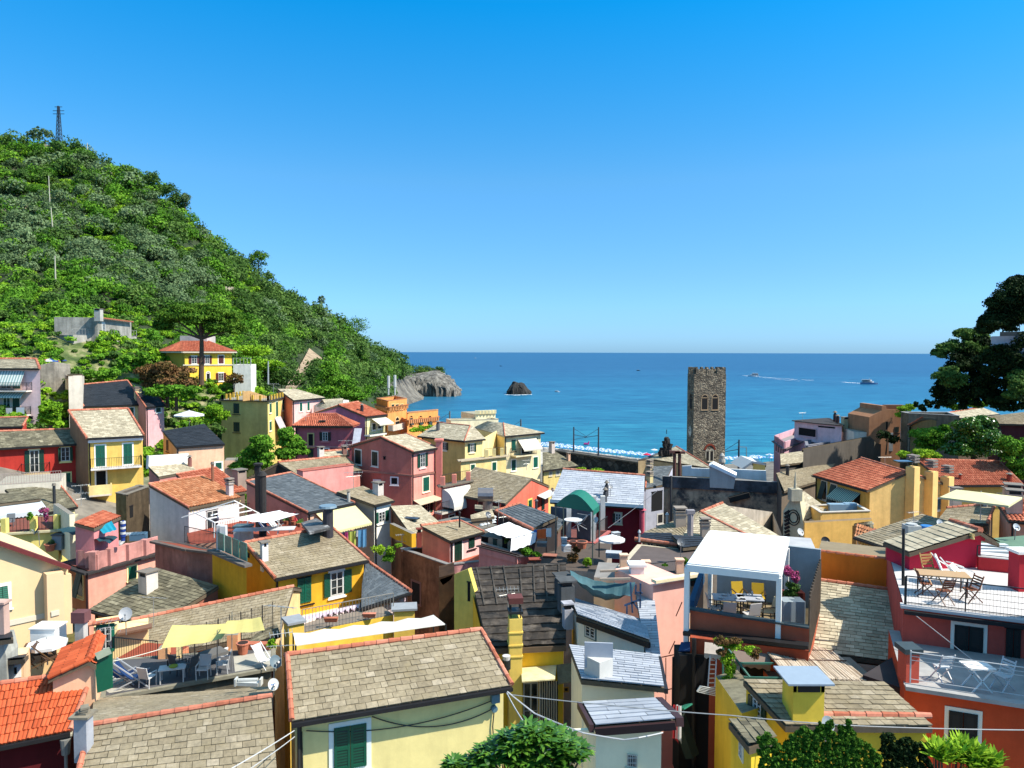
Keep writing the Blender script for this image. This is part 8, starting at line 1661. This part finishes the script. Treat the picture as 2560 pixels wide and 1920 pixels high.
# cloth
def cloth(name,label,cat,pts,mat,sag=.3,n=10,wav=.04,fr=7):
    A_,B_,C_,D_ = pts; m = MB(); G = [[None]*(n+1) for _ in range(n+1)]
    for i in range(n+1):
        for j in range(n+1): s_,t = i/n,j/n; G[i][j] = bil(A_,B_,C_,D_,s_,t) - UP*(sag*16*s_*(1 - s_)*t*(1 - t)*.5+sag*2*s_*(1 - s_)*.5)+UP*wav*math.sin(s_*fr*3)*(1 - .5*t)
    for i in range(n):
        for j in range(n): m.face([G[i][j],G[i+1][j],G[i+1][j+1],G[i][j+1]],0,.5)
    return tag(m.build(name,mat,smooth=True),label,cat)
YEL = flat((250,232,140),.85,.1,f=.6); WHT = flat((252,252,252),.85,.05,f=.8)
cloth('sun_sail','yellow sun sail stretched over the terrace, larger left piece','sun sail',[PD((1590,480,'K'),26.8),PD((2190,385,'K'),27.3),PD((2300,225,'K'),29.5),PD((1700,250,'K'),29.0)],YEL,.15,14,.018,5)
cloth('sun_sail','yellow sun sail stretched over the terrace, smaller right piece','sun sail',[PD((180,335,'L'),26.6),PD((640,300,'L'),26.2),PD((600,168,'L'),28.2),PD((270,205,'L'),28.6)],YEL,.1,12,.015,5)
m = MB(); sagline(m,PD((930,638,'K'),24.6),PD((1600,480,'K'),26.8),.05,.018); tag(m.build('rope',flat((240,235,215))),'pale rope tying the yellow sail to the green door panel','rope')
reg('G'); cloth('sun_sail','white canvas sail over the red tiled roof terrace','sun sail',[PD((330,385),44),PD((700,420),43.5),PD((980,335),47),PD((780,300),48.5)],WHT,.2,12,.03)
WF = WHITE()
m = MB()
for a,b in (((-180,370,46),(340,205,46)),((340,205,46),(585,330,49)),((-60,320,49),(145,420,44)),((145,420,44),(585,330,49)),((145,420,44),(140,570,44)),((470,360,46),(470,620,46)),((0,300,47),(385,235,47.5)),((60,385,45.5),(510,300,48.5)),((105,350,46),(445,262,48)),((785,300,48.5),(765,560,48.5))): m.bar(PD(a[:2],a[2]),PD(b[:2],b[2]),.06)
tag(m.build('pergola',WF),'white steel pergola frame in front of the grey rendered house','pergola')
zt_ = tt.z
for k,(x,y,c_) in enumerate(((640,510,(40,60,110)),(735,500,(235,235,230)))): frame_chair('deck_chair',['dark blue lounger on the red tiled terrace','white lounger on the red tiled terrace'][k],PD((x,y),49),1.2,(220,220,220),c_,'deck',None,1.3)
table('table','long white table with bench on the red tiled terrace',PD((640,600),45),.15,3.6,.9,.75,(238,238,240),(220,220,220)); m = MB(); c = PD((430,550),46); m.box(c,.5,.35,.55); m.box(c+UP*.62,.55,.4,.06,m=1); tag(m.build('grill_cabinet',[flat((235,235,235)),flat((90,120,130))]),'white cabinet with a blue grey cover on the red tiled terrace','cabinet')
for k,(x,y) in enumerate(((855,415),(925,420),(985,440),(905,370))): p = PD((x,y),48.5); m = MB(); m.tube(p - UP*.15,p+UP*.1,.16,.22,10,0); [m.tube(p+V(random.uniform(-.2,.2),0,.1),p+V(random.uniform(-.3,.3),0,random.uniform(.2,.4)),.1,.02,6,1) for _ in range(6)]; tag(m.build('flower_pot',[SALMON(),flat((200,40,50)) if k % 2 else flat((90,140,50))]),['hanging red flower pot left of the dark slate box','second hanging red flower pot on the terrace rail','green plant in a hanging pot nearest the dark slab','highest red flower pot above the rail'][k],'flower pot')
m = MB(); q = [PD((1080,515),42),PD((1290,465),43),PD((1150,375),46),PD((1000,420),45)]; m.prism([p - UP*.15 for p in q],q); tag(m.build('roof_slab',rndmat('marbled_cover',[(0,(.03,.03,.03)),(1,(.12,.12,.12))],ns=1.2,nv=.2,dirt=(.45,.45,.45))),'black and white weathered cover slab at the yellow house ridge','slab')
m = MB(); a = PD((1265,430),44); b = PD((1262,270),44); m.tube(a - UP*1,b,.32,n=12); m.tube(b,b+UP*.12,.55,.5,12,1); tag(m.build('flue',[flat((75,72,78),.5,.3),flat((140,165,180),.4)]),'thick dark metal flue in front of the yellow awning','flue')
# laundry
def laundry(label,p0,p1,D,items,D1=None):
    a,b = PD(p0,D),PD(p1,D1 or D); m = MB(); m.tube(a,b,.012,n=4); tag(m.build('clothes_line',METAL()),'clothes line carrying '+label,'clothes line'); x = 0
    for k,(w,h,col,nm) in enumerate(items):
        p,q = a.lerp(b,x/100+.004),a.lerp(b,(x+w)/100 - .004); x += w; m = MB(); n = 5
        for i in range(n):
            s0,s1 = p.lerp(q,i/n),p.lerp(q,(i+1)/n); y0,y1 = .04*math.sin(i*2.3+k),.04*math.sin((i+1)*2.3+k); m.face([s0,s1,s1+V(0,y1 - .05,-h),s0+V(0,y0 - .05,-h*(1+.03*i))],0,.5)
        tag(m.build('laundry',flat(col,.9,.08),smooth=True),nm,'laundry')
laundry('the colourful washing right of the yellow house',(1390,520),(1650,480),47,[(14,.6,(90,60,120),'purple cloth on the washing line, leftmost'),(14,.7,(235,80,160),'pink shirt on the washing line beside the purple cloth'),(30,1.15,(225,235,110),'yellow green towel hanging on the washing line'),(8,.4,(240,240,240),'small white cloth between the yellow and the blue towel'),(32,1.1,(120,190,240),'light blue towel at the right end of the washing line')])
reg('H'); laundry('the orange and white washing by the linen sail',(1320,690),(1500,670),48,[(18,.6,(60,110,190),'blue white cloth left of the orange laundry'),(50,.6,(245,110,50),'bright orange towel on the line beside the linen sail'),(30,.55,(245,245,245),'white and blue cloth right of the orange towel')]); 
LIN = stripes((252,252,252),(232,235,240),9.0,0,'linen',f=.8)
cloth('linen_sheet','big white linen sheet stretched as shade over the yard','sheet',[PD((835,690),47.5),PD((1100,775),45.5),PD((1350,715),48),PD((1075,612),51)],LIN,.12,12,.03); cloth('linen_sheet','striped white linen hanging down in front of the shaded yard','sheet',[PD((1090,905),45.3),PD((1335,818),47.8),PD((1350,715),48),PD((1100,775),45.5)],LIN,.03,12,.04)
reg('A')
for k,(x0,y0,x1,y1,c_) in enumerate(((50,553,105,610,(245,240,245)),(140,548,210,632,(240,245,255)))): a,b = PD((x0,y0),86.6),PD((x1,y0),86.6); m = MB(); h_ = (PD((x0,y0),86.6) - PD((x0,y1),86.6)).z; m.face([a,b,b - UP*h_,a - UP*h_],0,.5); tag(m.build('laundry',flat(c_,.9,.05)),['white towel with red pattern over the pale pink balcony rail','large white sheet hanging over the pale pink balcony rail'][k],'laundry')
reg('B'); a,b = PD((1865,1468),69),PD((1905,1462),69.4); m = MB(); m.face([a,b,b - V(0,.3,1.4),a - V(0,.3,1.2)],0,.5); tag(m.build('laundry',flat((250,250,250),.9,.05)),'white cloth hanging under the lowest window of the tall pink house','laundry')
# shade nets
reg('F'); NET = flat((22,75,88),.8,.3); cloth('shade_net','dark teal shade net draped over the pink roof terrace','shade net',[PD((555,490),43.5),PD((1080,620),43),PD((1165,560),44.5),PD((700,455),46)],NET,.12,16,.07,12)
cloth('tarpaulin','turquoise tarpaulin hanging from the little orange roofed hut','tarpaulin',[PD((1020,530),43.5),PD((1155,490),43.8),PD((1100,405),44.5),PD((965,470),43.9)],flat((20,165,195),.7,.1),.02,6,.02)
zp = pk.z; p = PD((1215,600),43.5); m = MB(); m.tube(p,PD((1215,400),43.5),.12,.05,10); 
for k in range(6): q = p.lerp(PD((1215,400),43.5),.2+k*.13); m.tube(q,q+UP*.13,.15,.15,10,m=k % 2)
tag(m.build('closed_parasol',[flat((30,70,160)),flat((245,245,245))]),'closed blue and white striped parasol on the pink roof terrace','parasol')
m = MB(); p = PZ((965,700),zp)
for k in range(5): m.box(p+UP*(.16*k - .1)+V(.03*(k % 2),0,0),.55,.4,.05,unit(V(1,.15*(k % 3),0)))
tag(m.build('slab_stack',flat((170,172,170),.8,.3)),'stack of grey slabs on the pink roof terrace','stack'); pot('pale pot with an agave on the pink terrace corner',PZ((495,700),zp),.3,.4)
for k,(x,y,D) in enumerate(((655,610,44),(800,640,43.5),(590,640,43))): m = MB(); p = PZ((x,y+40),zp)+UP*.45; m.box(p,.3,.3,.45); m.box(p+UP*.5,.36,.34,.04,m=1); tag(m.build('cabinet',[[flat((45,60,75)),flat((40,45,55)),flat((150,165,175))][k],flat((90,95,100))]),['dark blue box under the teal shade net','black crate in front of the teal shade net','blue grey cloth covered post at the pink terrace corner'][k],'box')
creeper('spiky agave in the pot on the pink terrace',46.5,[(510,620,40,35)],'olive',200,.25,66,'potted_plant','plant')
reg('A'); frame_chair('armchair','grey plastic armchair on the yellow edged terrace',PD((88,1590),48),.4,(125,130,135),s=1.1); 
reg('F')
# teal mesh hammock sail in the centre
TE = flat((75,120,130),.8,.35,2); cloth('shade_net','grey teal mesh sail sagging above the pale slate roofs','shade net',[PD((1690,1150,'H'),33.5),PD((310,1140,'I'),33),PD((350,1005,'I'),34.5),PD((1680,1090,'H'),35)],TE,1.1,16,.04,10)
reg('I'); m = MB()
for a,b in (((0,900,36),(330,890,36)),((0,980,34.5),(300,975,34.5))): m.bar(PD(a[:2],a[2]),PD(b[:2],b[2]),.1)
tag(m.build('timber_beams',flat((205,185,165),.8,.2)),'weathered timber beams above the teal mesh sail','beam'); m = MB(); p = PD((360,960),35.5); m.box(p - UP*.6,.32,.3,1.2); m.box(p+UP*1.3*.5,.42,.4,.06); tag(m.build('chimney_post',plaster((240,238,235),.2)),'white square chimney post right of the teal mesh sail','chimney')
m = MB(); 
for a,b in (((300,1010),(320,1310)),((355,1030),(350,1130)),((240,1240),(400,1180)),((320,1200),(400,1300)),((400,1020),(395,1340)),((265,1240),(265,1320)),((350,1110),(420,1115))): m.bar(PD(a,32.5),PD(b,32.5),.07)
tag(m.build('scaffold_frame',flat((60,90,130),.6,.3)),'blue grey steel frame with tangled poles on the pale slate roof','frame')
# dining set under the pergola
zf_ = PG.location.z
for k,(x,y,sx) in enumerate(((1270,1220,1.25),(1480,1240,1.0))): p = PD((x,y),29.5); table('dining_table',['laid dining table under the white pergola, left one','laid dining table under the white pergola, right one'][k],(p.x,p.y,zf_),-.15,sx,.8,.75,(200,205,215),(60,45,40),'dining tables under the pergola'); m = MB(); [m.tube((p.x+dx,p.y+dy,zf_+.76),(p.x+dx,p.y+dy,zf_+.78+hh),.09 if hh < .05 else .035,.11 if hh < .05 else .03,10) for dx,dy,hh in ((-.35,-.15,.01),(.3,-.2,.01),(0,.1,.1),(.15,.2,.14),(-.15,.2,.02))]; tag(m.build('tableware',flat((235,238,240),.3)),['white plates and glasses on the left pergola table','white plates and glasses on the right pergola table'][k],'tableware')
for k,(x,y,D,rz,c_,lab) in enumerate(((1380,1190,30.6,0.1,(225,185,40),'yellow high backed chair under the pergola, left one'),(1565,1200,30.4,-.2,(225,185,40),'yellow high backed chair under the pergola, right one'),(1140,1270,29.2,1.5,(225,222,220),'white cushioned chair at the left end of the pergola tables'),(1270,1310,28.6,3.0,(225,222,220),'white cushioned chair in front of the left pergola table'),(1490,1320,28.5,3.4,(225,222,220),'white cushioned chair in front of the right pergola table'),(1650,1300,28.8,-1.6,(240,215,170),'cream chair with a bag at the right of the pergola'))):
    p = PD((x,y),D); frame_chair('dining_chair',lab,(p.x,p.y,zf_),rz,(70,55,45),c_,'arm','chairs under the pergola',1.15)
m = MB(); p = PD((985,1150),28.6); q = PD((1010,940),31); m.bar(Vector((*PD((905,1265),27.9).xy,zf_+.9)),q,.2,.5); tag(m.build('folded_sunshade',flat((35,90,130),.8,.2)),'long blue folded sunshade leaning on the left pergola side','sunshade'); m = MB(); p = Vector((*PD((1890,1330),28.2).xy,zf_)); m.box(p+UP*.55,.42,.3,.55); tag(m.build('cabinet',flat((180,195,205),.5,.1)),'pale blue cabinet at the right end of the pergola terrace','cabinet'); m = MB(); p = Vector((*PD((1880,1200),29.8).xy,zf_)); m.box(p+UP*.45,.5,.25,.45); tag(m.build('planter',flat((110,40,30),.9,.2)),'dark red planter below the bougainvillea','planter')
# upper deck of the coral red house
reg('J'); zu = z_t+.12
for k,(x,y,rz) in enumerate(((1230,1140,1.3),(1420,1215,.2),(1690,1200,-1.4))): frame_chair('folding_chair',['brown wooden folding chair left of the deck table','brown wooden folding chair with its back to the viewer','brown wooden folding chair right of the deck table'][k],PZ((x,y),zu),rz if k != 1 else 3.3,(95,45,30),(150,85,50),'fold','wooden folding chairs on the upper terrace',1.15)
table('table','wooden table between the folding chairs on the upper terrace',PZ((1400,1120),zu),-.25,1.7,.8,.74,(215,175,125),(90,50,35)); frame_chair('folding_chair','light wooden high backed chair behind the deck table',PZ((1290,1010),zu),.2,(190,140,80),(215,165,100),'fold',None,1.3)
for k,(x0,y0,x1,y1) in enumerate(((1330,1000,1560,1030),(1480,1010,1740,1060))):
    a,b = PZ((x0,y0),zu),PZ((x1,y1),zu); root = thing('sun_lounger',['white sun lounger with raised back against the red wall','white sun lounger with curved frame, nearer one'][k],'lounger',a); m = MB(); a2 = a+UP*(1.0 if k == 0 else .7); mid = a.lerp(b,.35)+UP*.35; e = b+UP*.3; m.bar(a2,mid,.6,.05); m.bar(mid,e,.6,.05); m.build('mattress',WHITE(),root); m = MB()
    for s_ in (-.3,.3): pts = [a2+V(0,s_,.02),mid.lerp(a2,.3)+V(0,s_,.25),mid.lerp(e,.5)+V(0,s_,.3),e+V(0,s_,0)]; m.path(pts,.025); m.bar(a.lerp(b,.25)+V(0,s_,0),mid+V(0,s_,0),.04); m.bar(b+V(0,s_,0),e+V(0,s_,0),.04)
    m.build('frame',WHITE(),root)
A_,F2_,in2 = low_t; reg('O'); zl = A_.z+.02
frame_chair('folding_chair','white folding chair upright against the coral wall',PZ((1405,790),zl),3.2,(235,238,240),None,'fold',None,1.1); frame_chair('folding_chair','white folding chair beside the small folding table on the lower terrace',PZ((2000,880),zl),-1.2,(238,240,242),None,'fold',None,1.1)
p = PZ((1745,880),zl); root = thing('folding_table','white folding table on the dark lower terrace','table',p); m = MB(); m.box(p+UP*.72,.38,.3,.02); m.build('tabletop',WHITE(),root)
for s_ in (-.25,.25): m = MB(); m.bar(p+V(-.3,s_,0),p+V(.3,s_,.7),.035); m.bar(p+V(.3,s_,0),p+V(-.3,s_,.7),.035); m.build('leg',WHITE(),root)
reg('J'); zg2 = PD((1010,700),34).z
for k in range(3): p = PZ((1840,640+32*k),22.95); m = MB(); m.bar(p - V(.9,0,0),p+V(.9,-.1,0),.3,.12); tag(m.build('mattress',flat((235,238,240),.8,.05)),['folded white mattress at the back of the green terrace','folded white mattress, middle one on the green terrace','folded white mattress at the front of the green terrace'][k],'mattress')
m = MB(); p = PD((1255,490),36); m.tube(p - UP*.35,p+UP*.2,.5,.3,10); tag(m.build('bucket',flat((70,140,215),.4,.1)),'upturned blue tub on the green roof terrace','tub'); m = MB(); p = PD((1100,520),35.5); m.box(p,.32,.3,.38); m.tube(p+UP*.38,p+UP*.45,.25,n=12); tag(m.build('vent_box',flat((220,220,215),.5)),'white vent box on the green roof terrace','vent'); p = PZ((1025,690),20); 
p = PD((1025,1000),27.5); q = PD((1023,480),27.5); m = MB(); m.tube(p - UP*2,q,.055,n=8); tag(m.build('pole',IRON()),'tall black pole at the left corner of the upper red terrace','pole')
# parasols
reg('K'); p = PD((470,640),29); parasol('parasol','open white parasol beside the peach wall',p,.74,1.05,[(252,252,252)],8,drop=.22); 
for k,(x,y,D,rz) in enumerate(((360,640,29,.5),(470,640,28.6,1.8),(280,690,28.5,2.4))): frame_chair('folding_chair',['brown folding chair in the shade of the white parasol, back one','brown folding lounger below the white parasol','brown folding chair at the left of the shaded balcony'][k],PD((x,y),D),rz,(120,90,60),(90,65,50),'fold' if k != 1 else 'deck','brown chairs under the white parasol',1.1)
h = block('shaded balcony floor under the white parasol',29.5,[(235,650),(560,590)],dep=3,h=5,wall=(245,205,150),parapet=0,cap=None,floor=(150,110,80))
reg('A'); p = PD((425,160),104); parasol('parasol','small red white and blue parasol on the hillside terrace',p - UP*1.2,1.3,1.9,[(240,120,130),(245,245,245),(70,110,200)],9,drop=.35); p = PD((515,152),106); parasol('parasol','small dark blue parasol right of the colourful one',p - UP*1.2,1.0,1.7,[(60,90,150)],8,drop=.3); p = PD((1635,640),86); parasol('parasol','white parasol between the peach house and the olive block',p - UP*.9,1.75,1.8,[(245,248,250)],8,drop=.3)
reg('J'); p = PD((1780,400),45); parasol('parasol','large cream square parasol over the slate roofs on the right',p,2.2*1.15,1.75,[(250,240,185)],4,drop=.12); reg('H'); p = PD((2090,900),47); parasol('parasol','round white parasol in the passage right of the white side wall',p,.85,1.1,[(250,250,252)],12,drop=.35)
p = PD((1710,690),52); table('table','round white table on the grey screened terrace',p,0,1.3,1.3,.75,(245,245,245),(240,240,240),rnd=True); frame_chair('deck_chair','white deck chair beside the round white table',PD((1790,670),52.5),-2.0,(245,245,245),None,'deck',None,1.2); pot('terracotta pot left of the white side wall, nearer',PD((1795,870),47),.35,.4); pot('terracotta pot left of the white side wall, farther',PD((1715,860),48),.3,.35)
# clothes drier and ladder in the lane
reg('N'); m = MB()
for (x0,y0),(x1,y1) in (((1065,865),(1088,548)),((1135,862),(1150,552))): m.bar(PD((x0,y0),25.6),PD((x1,y1),26.0),.04)
for k in range(8): t = k/7; m.bar(PD((1065+23*t,865 - 317*t),25.6+.4*t),PD((1135+15*t,862 - 310*t),25.6+.4*t),.03)
tag(m.build('ladder',METAL()),'aluminium step ladder leaning on the brick red wall','ladder'); m = MB(); c = [PD(p,24.5) for p in ((960,905),(995,850),(1140,880),(1140,945))]
m.bar(c[0],c[1],.05)
for k in range(5): m.bar(c[0].lerp(c[1],k/4),c[3].lerp(c[2],k/4),.02)
tag(m.build('drying_rack',WHITE()),'white drying rack sticking out over the lane','drying rack'); m = MB()
for a,b in (((1270,490,25),(1480,765,24)),((1370,625,24.8),(1720,625,25)),((1370,435,26.4),(1570,445,26.4)),((1420,765,24),(1850,772,24)),((1215,470,25.4),(1215,760,25.2))): m.bar(PD(a[:2],a[2]),PD(b[:2],b[2]),.06)
tag(m.build('pergola',flat((60,120,105),.6,.2)),'green steel pergola frame carrying the creeper below the red parapet','pergola')
# loose cables over the lane
def cable(label,pts,r=.012,col=(215,215,210),sag=.15):
    m = MB()
    for a,b in zip(pts,pts[1:]): sagline(m,a,b,sag*(a - b).length/6,r,12)
    return tag(m.build('cable',flat(col,.6)),label,'cable')
P = lambda k,x,y,D: PD((x,y,k),D)
cable('thick twisted cable from the foreground house corner down to the right',[P('M',1060,905,20.5),P('M',1330,1120,20),P('M',1800,1310,19),P('M',2212,1380,18.7),P('N',380,1360,18.6),P('N',620,1310,18.9)],.02,(225,225,225),.04)
cable('thin cable running right across the pale roofs and the mustard house',[P('M',1060,930,20.5),P('M',2200,1050,19),P('N',1300,1140,18),P('O',400,1235,17.2),P('O',2300,1285,17)],.014,(200,200,198),.03)
cable('white cable from the foreground house corner into the shrub',[P('M',1055,920,20.4),P('M',1130,1060,19),P('M',1270,1280,16)],.016,(225,225,225),.02)
cable('bright cable over the dark lane at the bottom left, upper one',[P('L',930,1290,19.8),P('L',310,1665,15)],.014,(240,240,238),.02); cable('bright cable over the dark lane at the bottom left, lower one',[P('L',935,1350,19.8),P('L',490,1670,15.2)],.012,(230,230,228),.02)
cable('white stay wire slanting over the coral red wall',[P('O',1145,155,25),P('O',1930,770,21.8)],.014,(225,215,210),.0); cable('thin dark cable crossing the white slated roof',[P('D',430,1265,60),P('D',0,1590,50)],.02,(120,120,125),.02)
# striped church gable on the right
reg('D'); z0 = PD((1600,1330),62); SF = (z0,unit(V(1,-.9,0)),unit(V(-.9,-1,0)))
h = shell('black and white striped gothic church front seen from the side',SF,[(1515,1440),(1600,1300),(1650,1310),(1690,1560)],th=1.0,wall=(222,210,175),stain=.3,name='church',cat='church'); m = MB()
for k in range(8): m.bar(onface(SF,(1525,1470+32*k),.03),onface(SF,(1570,1440+34*k),.03),.03,.22)
c = onface(SF,(1603,1500),.04)
for R_ in (.5,.34):
    for i in range(20): a0,a1 = 2*math.pi*i/20,2*math.pi*(i+1)/20; m.bar(c+SF[1]*math.cos(a0)*R_+UP*math.sin(a0)*R_*1.3,c+SF[1]*math.cos(a1)*R_+UP*math.sin(a1)*R_*1.3,.07,.07)
m.build('stripes',flat((45,40,40),.8),h.root); plane('',[onface(SF,(1660,1540)),onface(SF,(1660,1540))+V(3,1.5,.8),onface(SF,(1630,1320))+V(1.2,1.5,.2),onface(SF,(1600,1310))],'light',h.root); m = MB(); p = onface(SF,(1615,1330)); m.box(p+UP*.3,.45,.45,.5); m.tube(p+UP*.8,p+UP*2.2,.14,.03,8); m.build('finial',plaster((200,190,165),.3),h.root)

# ============================================================ ROOFTOP ODDS AND ENDS
def flue(label,base,top,D,r=.1,col=(80,80,85),cap=(90,90,95)):
    a,b = PD(base,D),PD(top,D); m = MB(); m.tube(a - UP*.4,b,r,n=10); m.tube(b+UP*.05,b+UP*.2,r*1.7,r*.6,10,1); m.tube(b - UP*.02,b+UP*.06,r*.5,n=6); return tag(m.build('flue',[flat(col,.6,.2),flat(cap,.6)]),label,'flue')
def stack(label,base,top,D,w=.25,col=(200,190,180),cap=(160,155,150),capk=1.3):
    a,b = PD(base,D),PD(top,D); u = unit(V(1,.25,0)); m = MB(); m.box((a+b)/2 - UP*.2,w,w*.9,(b - a).length/2+.2,u); m.box(b+UP*.12,w*.7,w*.6,.12,u,m=1); m.box(b+UP*.26,w*capk,w*capk*.9,.035,u); return tag(m.build('chimney',[plaster(col,.4),DARK()]),label,'chimney')
reg('H'); flue('thin dark flue in front of the salmon gabled house',(1345,480),(1345,410),59); stack('little brick coloured chimney left of the small pink house',(190,800),(190,715),49,.16,(150,75,65)); flue('black flue standing on the small pink house roof',(588,610),(588,530),51,.06,(30,30,32),(30,30,32))
stack('dark grey box chimney at the right edge of the bitumen roof, nearer one',(1640,1400),(1640,1235),33.2,.32,(105,108,110)); stack('dark grey box chimney at the right edge of the bitumen roof, farther one',(1600,1300),(1600,1185),35,.3,(95,98,100))
for k,(x,y,D,w,h_,c_,lab) in enumerate(((1400,850,48,.6,.25,(150,150,150),'grey bench under the laundry lines'),(1620,830,48,.35,.4,(235,238,240),'white plastic stool stack by the terrace screens'),(1640,900,46.5,.5,.35,(225,225,228),'white cloth covered table in the yard'),(1480,960,45.5,.8,.12,(190,120,95),'row of old roof tiles stacked on the yard wall'),(1330,1000,45.5,.7,.14,(165,80,60),'red brick pile at the end of the pink terrace'),(2130,760,50,.5,.3,(215,220,225),'white outdoor unit in the passage below the dark red house'),(2110,960,45,.9,.3,(210,215,225),'pale corrugated cover in the passage'))):
    p_ = PD((x,y),D); m = MB(); u = unit(V(1,.3*(k % 3) - .2,0)); m.box(p_+UP*h_/2,w/2,w/3,h_/2,u); m.box(p_+UP*(h_+.02),w/2+.03,w/3+.03,.02,u); [m.box(p_+UP*(h_*(.2+.25*j)) ,w/2+.008,w/3+.008,.012,u,m=1) for j in range(3)]; tag(m.build(['bench','stool','table','tile_pile','brick_pile','outdoor_unit','cover'][k],[flat(c_,.8,.2),DARK()]),lab,['bench','stool','table','tiles','bricks','air conditioner','cover'][k])
reg('I'); flue('white capped pipe above the low felt gable roof',(662,400),(662,350),49,.08,(200,200,195),(225,225,225)); flue('small white topped pipe left of the felt gable roof',(388,545),(388,525),44,.06,(200,200,200),(230,230,230)); flue('pink round duct with elbow beside the dark red house',(415,480),(415,300),61,.22,(225,95,115),(225,95,115))
reg('M'); stack('small white chimney with a red tile top at the edge of the pale slates',(1658,190),(1655,85),32,.2,(205,205,215),capk=1.25)
reg('N'); m = MB(); a,b = PD((775,500),26.8),PD((890,495),26.4); q = [PD((800,415),27.3),PD((890,412),27.0)]; m.prism([p_ - UP*.04 for p_ in (a,b,q[1],q[0])],[a,b,q[1],q[0]]); m.box((a+b)/2+V(.35,.3,-2.4),.55,.5,2.3,m=1); tag(m.build('covered_balcony',[flat((25,60,110),.8,.1),flat((22,20,22),.9,.1)]),'dark enclosed balcony with a blue cloth top between the pink and brick walls','balcony')
m = MB(); a,b = PD((800,1060),24.5),PD((872,1050),24.3); m.bar(a,b,.5,.05); m.bar(a - UP*.9,b - UP*.9,.4,1.5,m=1); tag(m.build('awning',[flat((25,130,105),.8,.1),flat((18,40,36),.9)]),'small green awning deep in the lane between the pink and brick walls','awning')
for k,(x,c_) in enumerate(((722,(190,40,50)),(752,(235,235,238)))):
    a = PD((x,1035),23); m = MB(); [m.face([a+V(.06*i,.03*(i % 2),-.02*i),a+V(.06*i+.06,.03*((i+1) % 2),-.02*i),a+V(.06*i+.07,.03,-1.1 - .1*i),a+V(.06*i,0,-1.1)],0,.5) for i in range(3)]; tag(m.build('laundry',flat(c_,.9,.1),smooth=True),['red and blue cloth hanging in the lane','white cloth hanging in the lane beside the red one'][k],'laundry')
m = MB(); a = PD((765,560),27.6); [m.face([a+V(.1*i - .2,.05*(i % 2),0),a+V(.1*i - .1,.05*((i+1) % 2),0),a+V(.1*i - .1,.05*((i+1) % 2),-2.4 - .15*i),a+V(.1*i - .2,.05*(i % 2),-2.3 - .15*i)],0,.5) for i in range(4)]; tag(m.build('dark_cloth',flat((70,75,90),.9,.3),smooth=True),'grey striped cloth draped from the dark enclosed balcony','cloth')
# iron wall brackets of the pink wall (long thin washing line props)
m = MB(); f_ = PD((620,550),33.2); 
for (x0,y0),(x1,y1) in (((610,565),(780,530)),((650,570),(650,1000)),((680,530),(740,405)),((560,910),(800,855)),((750,160),(810,20))): m.bar(PD((x0,y0),32.6),PD((x1,y1),32.6),.035)
tag(m.build('washing_line_arms',flat((150,70,60),.7,.2)),'thin rusty washing line arms on the tall pink wall','washing line')
reg('K')
hk = shell('small peach hut with a dark felt roof and tiny window at the left edge',vplane((65,770),(235,745),27),[(65,595),(235,578)],th=1.2,wall=(250,205,160),stain=.2); win(hk,'f',(128,662,168,732),'dark',fr=(245,242,238),sill=False)
plane('',[PD((30,592),26.6),PD((245,572),26.5),PD((290,520),28.4),PD((90,470),28.6)],'felt',hk.root)
hk = shell('grey wall with dark roof corner cut off by the left edge',vplane((-60,770),(62,760),26.4),[(-120,400),(20,390),(62,560)],th=1,wall=(190,190,180),stain=.5); plane('',[PD((-150,410),26),PD((132,375),26),PD((120,320),27),PD((-150,290),27.4)],'felt',hk.root); m = MB(); c_ = PD((20,230),26.8); m.box(c_,.18,.16,.75); m.box(c_+UP*.8,.24,.22,.04); m.build('chimney',plaster((215,180,165),.3),hk.root)
m = MB(); c_ = PD((800,160),30); m.box(c_,.28,.24,.22); m.box(c_ - UP*.6,.18,.16,.42,m=1); tag(m.build('chimney',[plaster((120,80,82),.3),plaster((200,195,190),.3)]),'brown square chimney head in front of the orange brown wall','chimney')
m = MB(); q = [PD((620,520),29.6),PD((860,450),29.9),PD((830,310),31.4),PD((600,350),31.2)]; m.prism([p_ - UP*1.6 for p_ in q],q); tag(m.build('shed',plaster((120,110,60),.5)),'mossy little shed roof behind the orange stair dormer','shed')
m = MB(); c_ = PD((480,335),30); m.box(c_,.5,.4,.35); m.box(c_+UP*.36,.54,.44,.02); tag(m.build('storage_box',WHITE()),'white storage box beside the white parasol','box')
reg('F')
for k,(x,y,w,h_,c_,lab) in enumerate(((1290,540,.8,.05,(235,240,245),'white board lying on the rear of the pink terrace'),(1370,590,1.0,.4,(90,130,160),'blue covered pool tub at the rear of the pink terrace'),(1100,640,1.4,.08,(225,220,215),'white slatted table on the pink roof terrace'),(790,700,.5,.5,(60,65,60),'dark planter box at the front of the pink roof terrace'))):
    p_ = PZ((x,y),zp); m = MB(); m.box(p_+UP*(h_/2+.03),w/2,w/2.6,h_/2,unit(V(1,.3,0))); [m.box(p_+UP*(h_+.04)+unit(V(1,.3,0))*w*(j - 1.5)*.22,w*.08,w/2.5,.015,unit(V(1,.3,0)),m=1) for j in range(4)]; tag(m.build(['board','pool_tub','table','planter'][k],[flat(c_,.7,.15),flat(tuple(int(v*.8) for v in c_))]),lab,['board','tub','table','planter'][k])
for o in bpy.data.objects: pass
print('objects',len(bpy.data.objects),'faces',sum(len(o.data.polygons) for o in bpy.data.objects if o.type == 'MESH'))
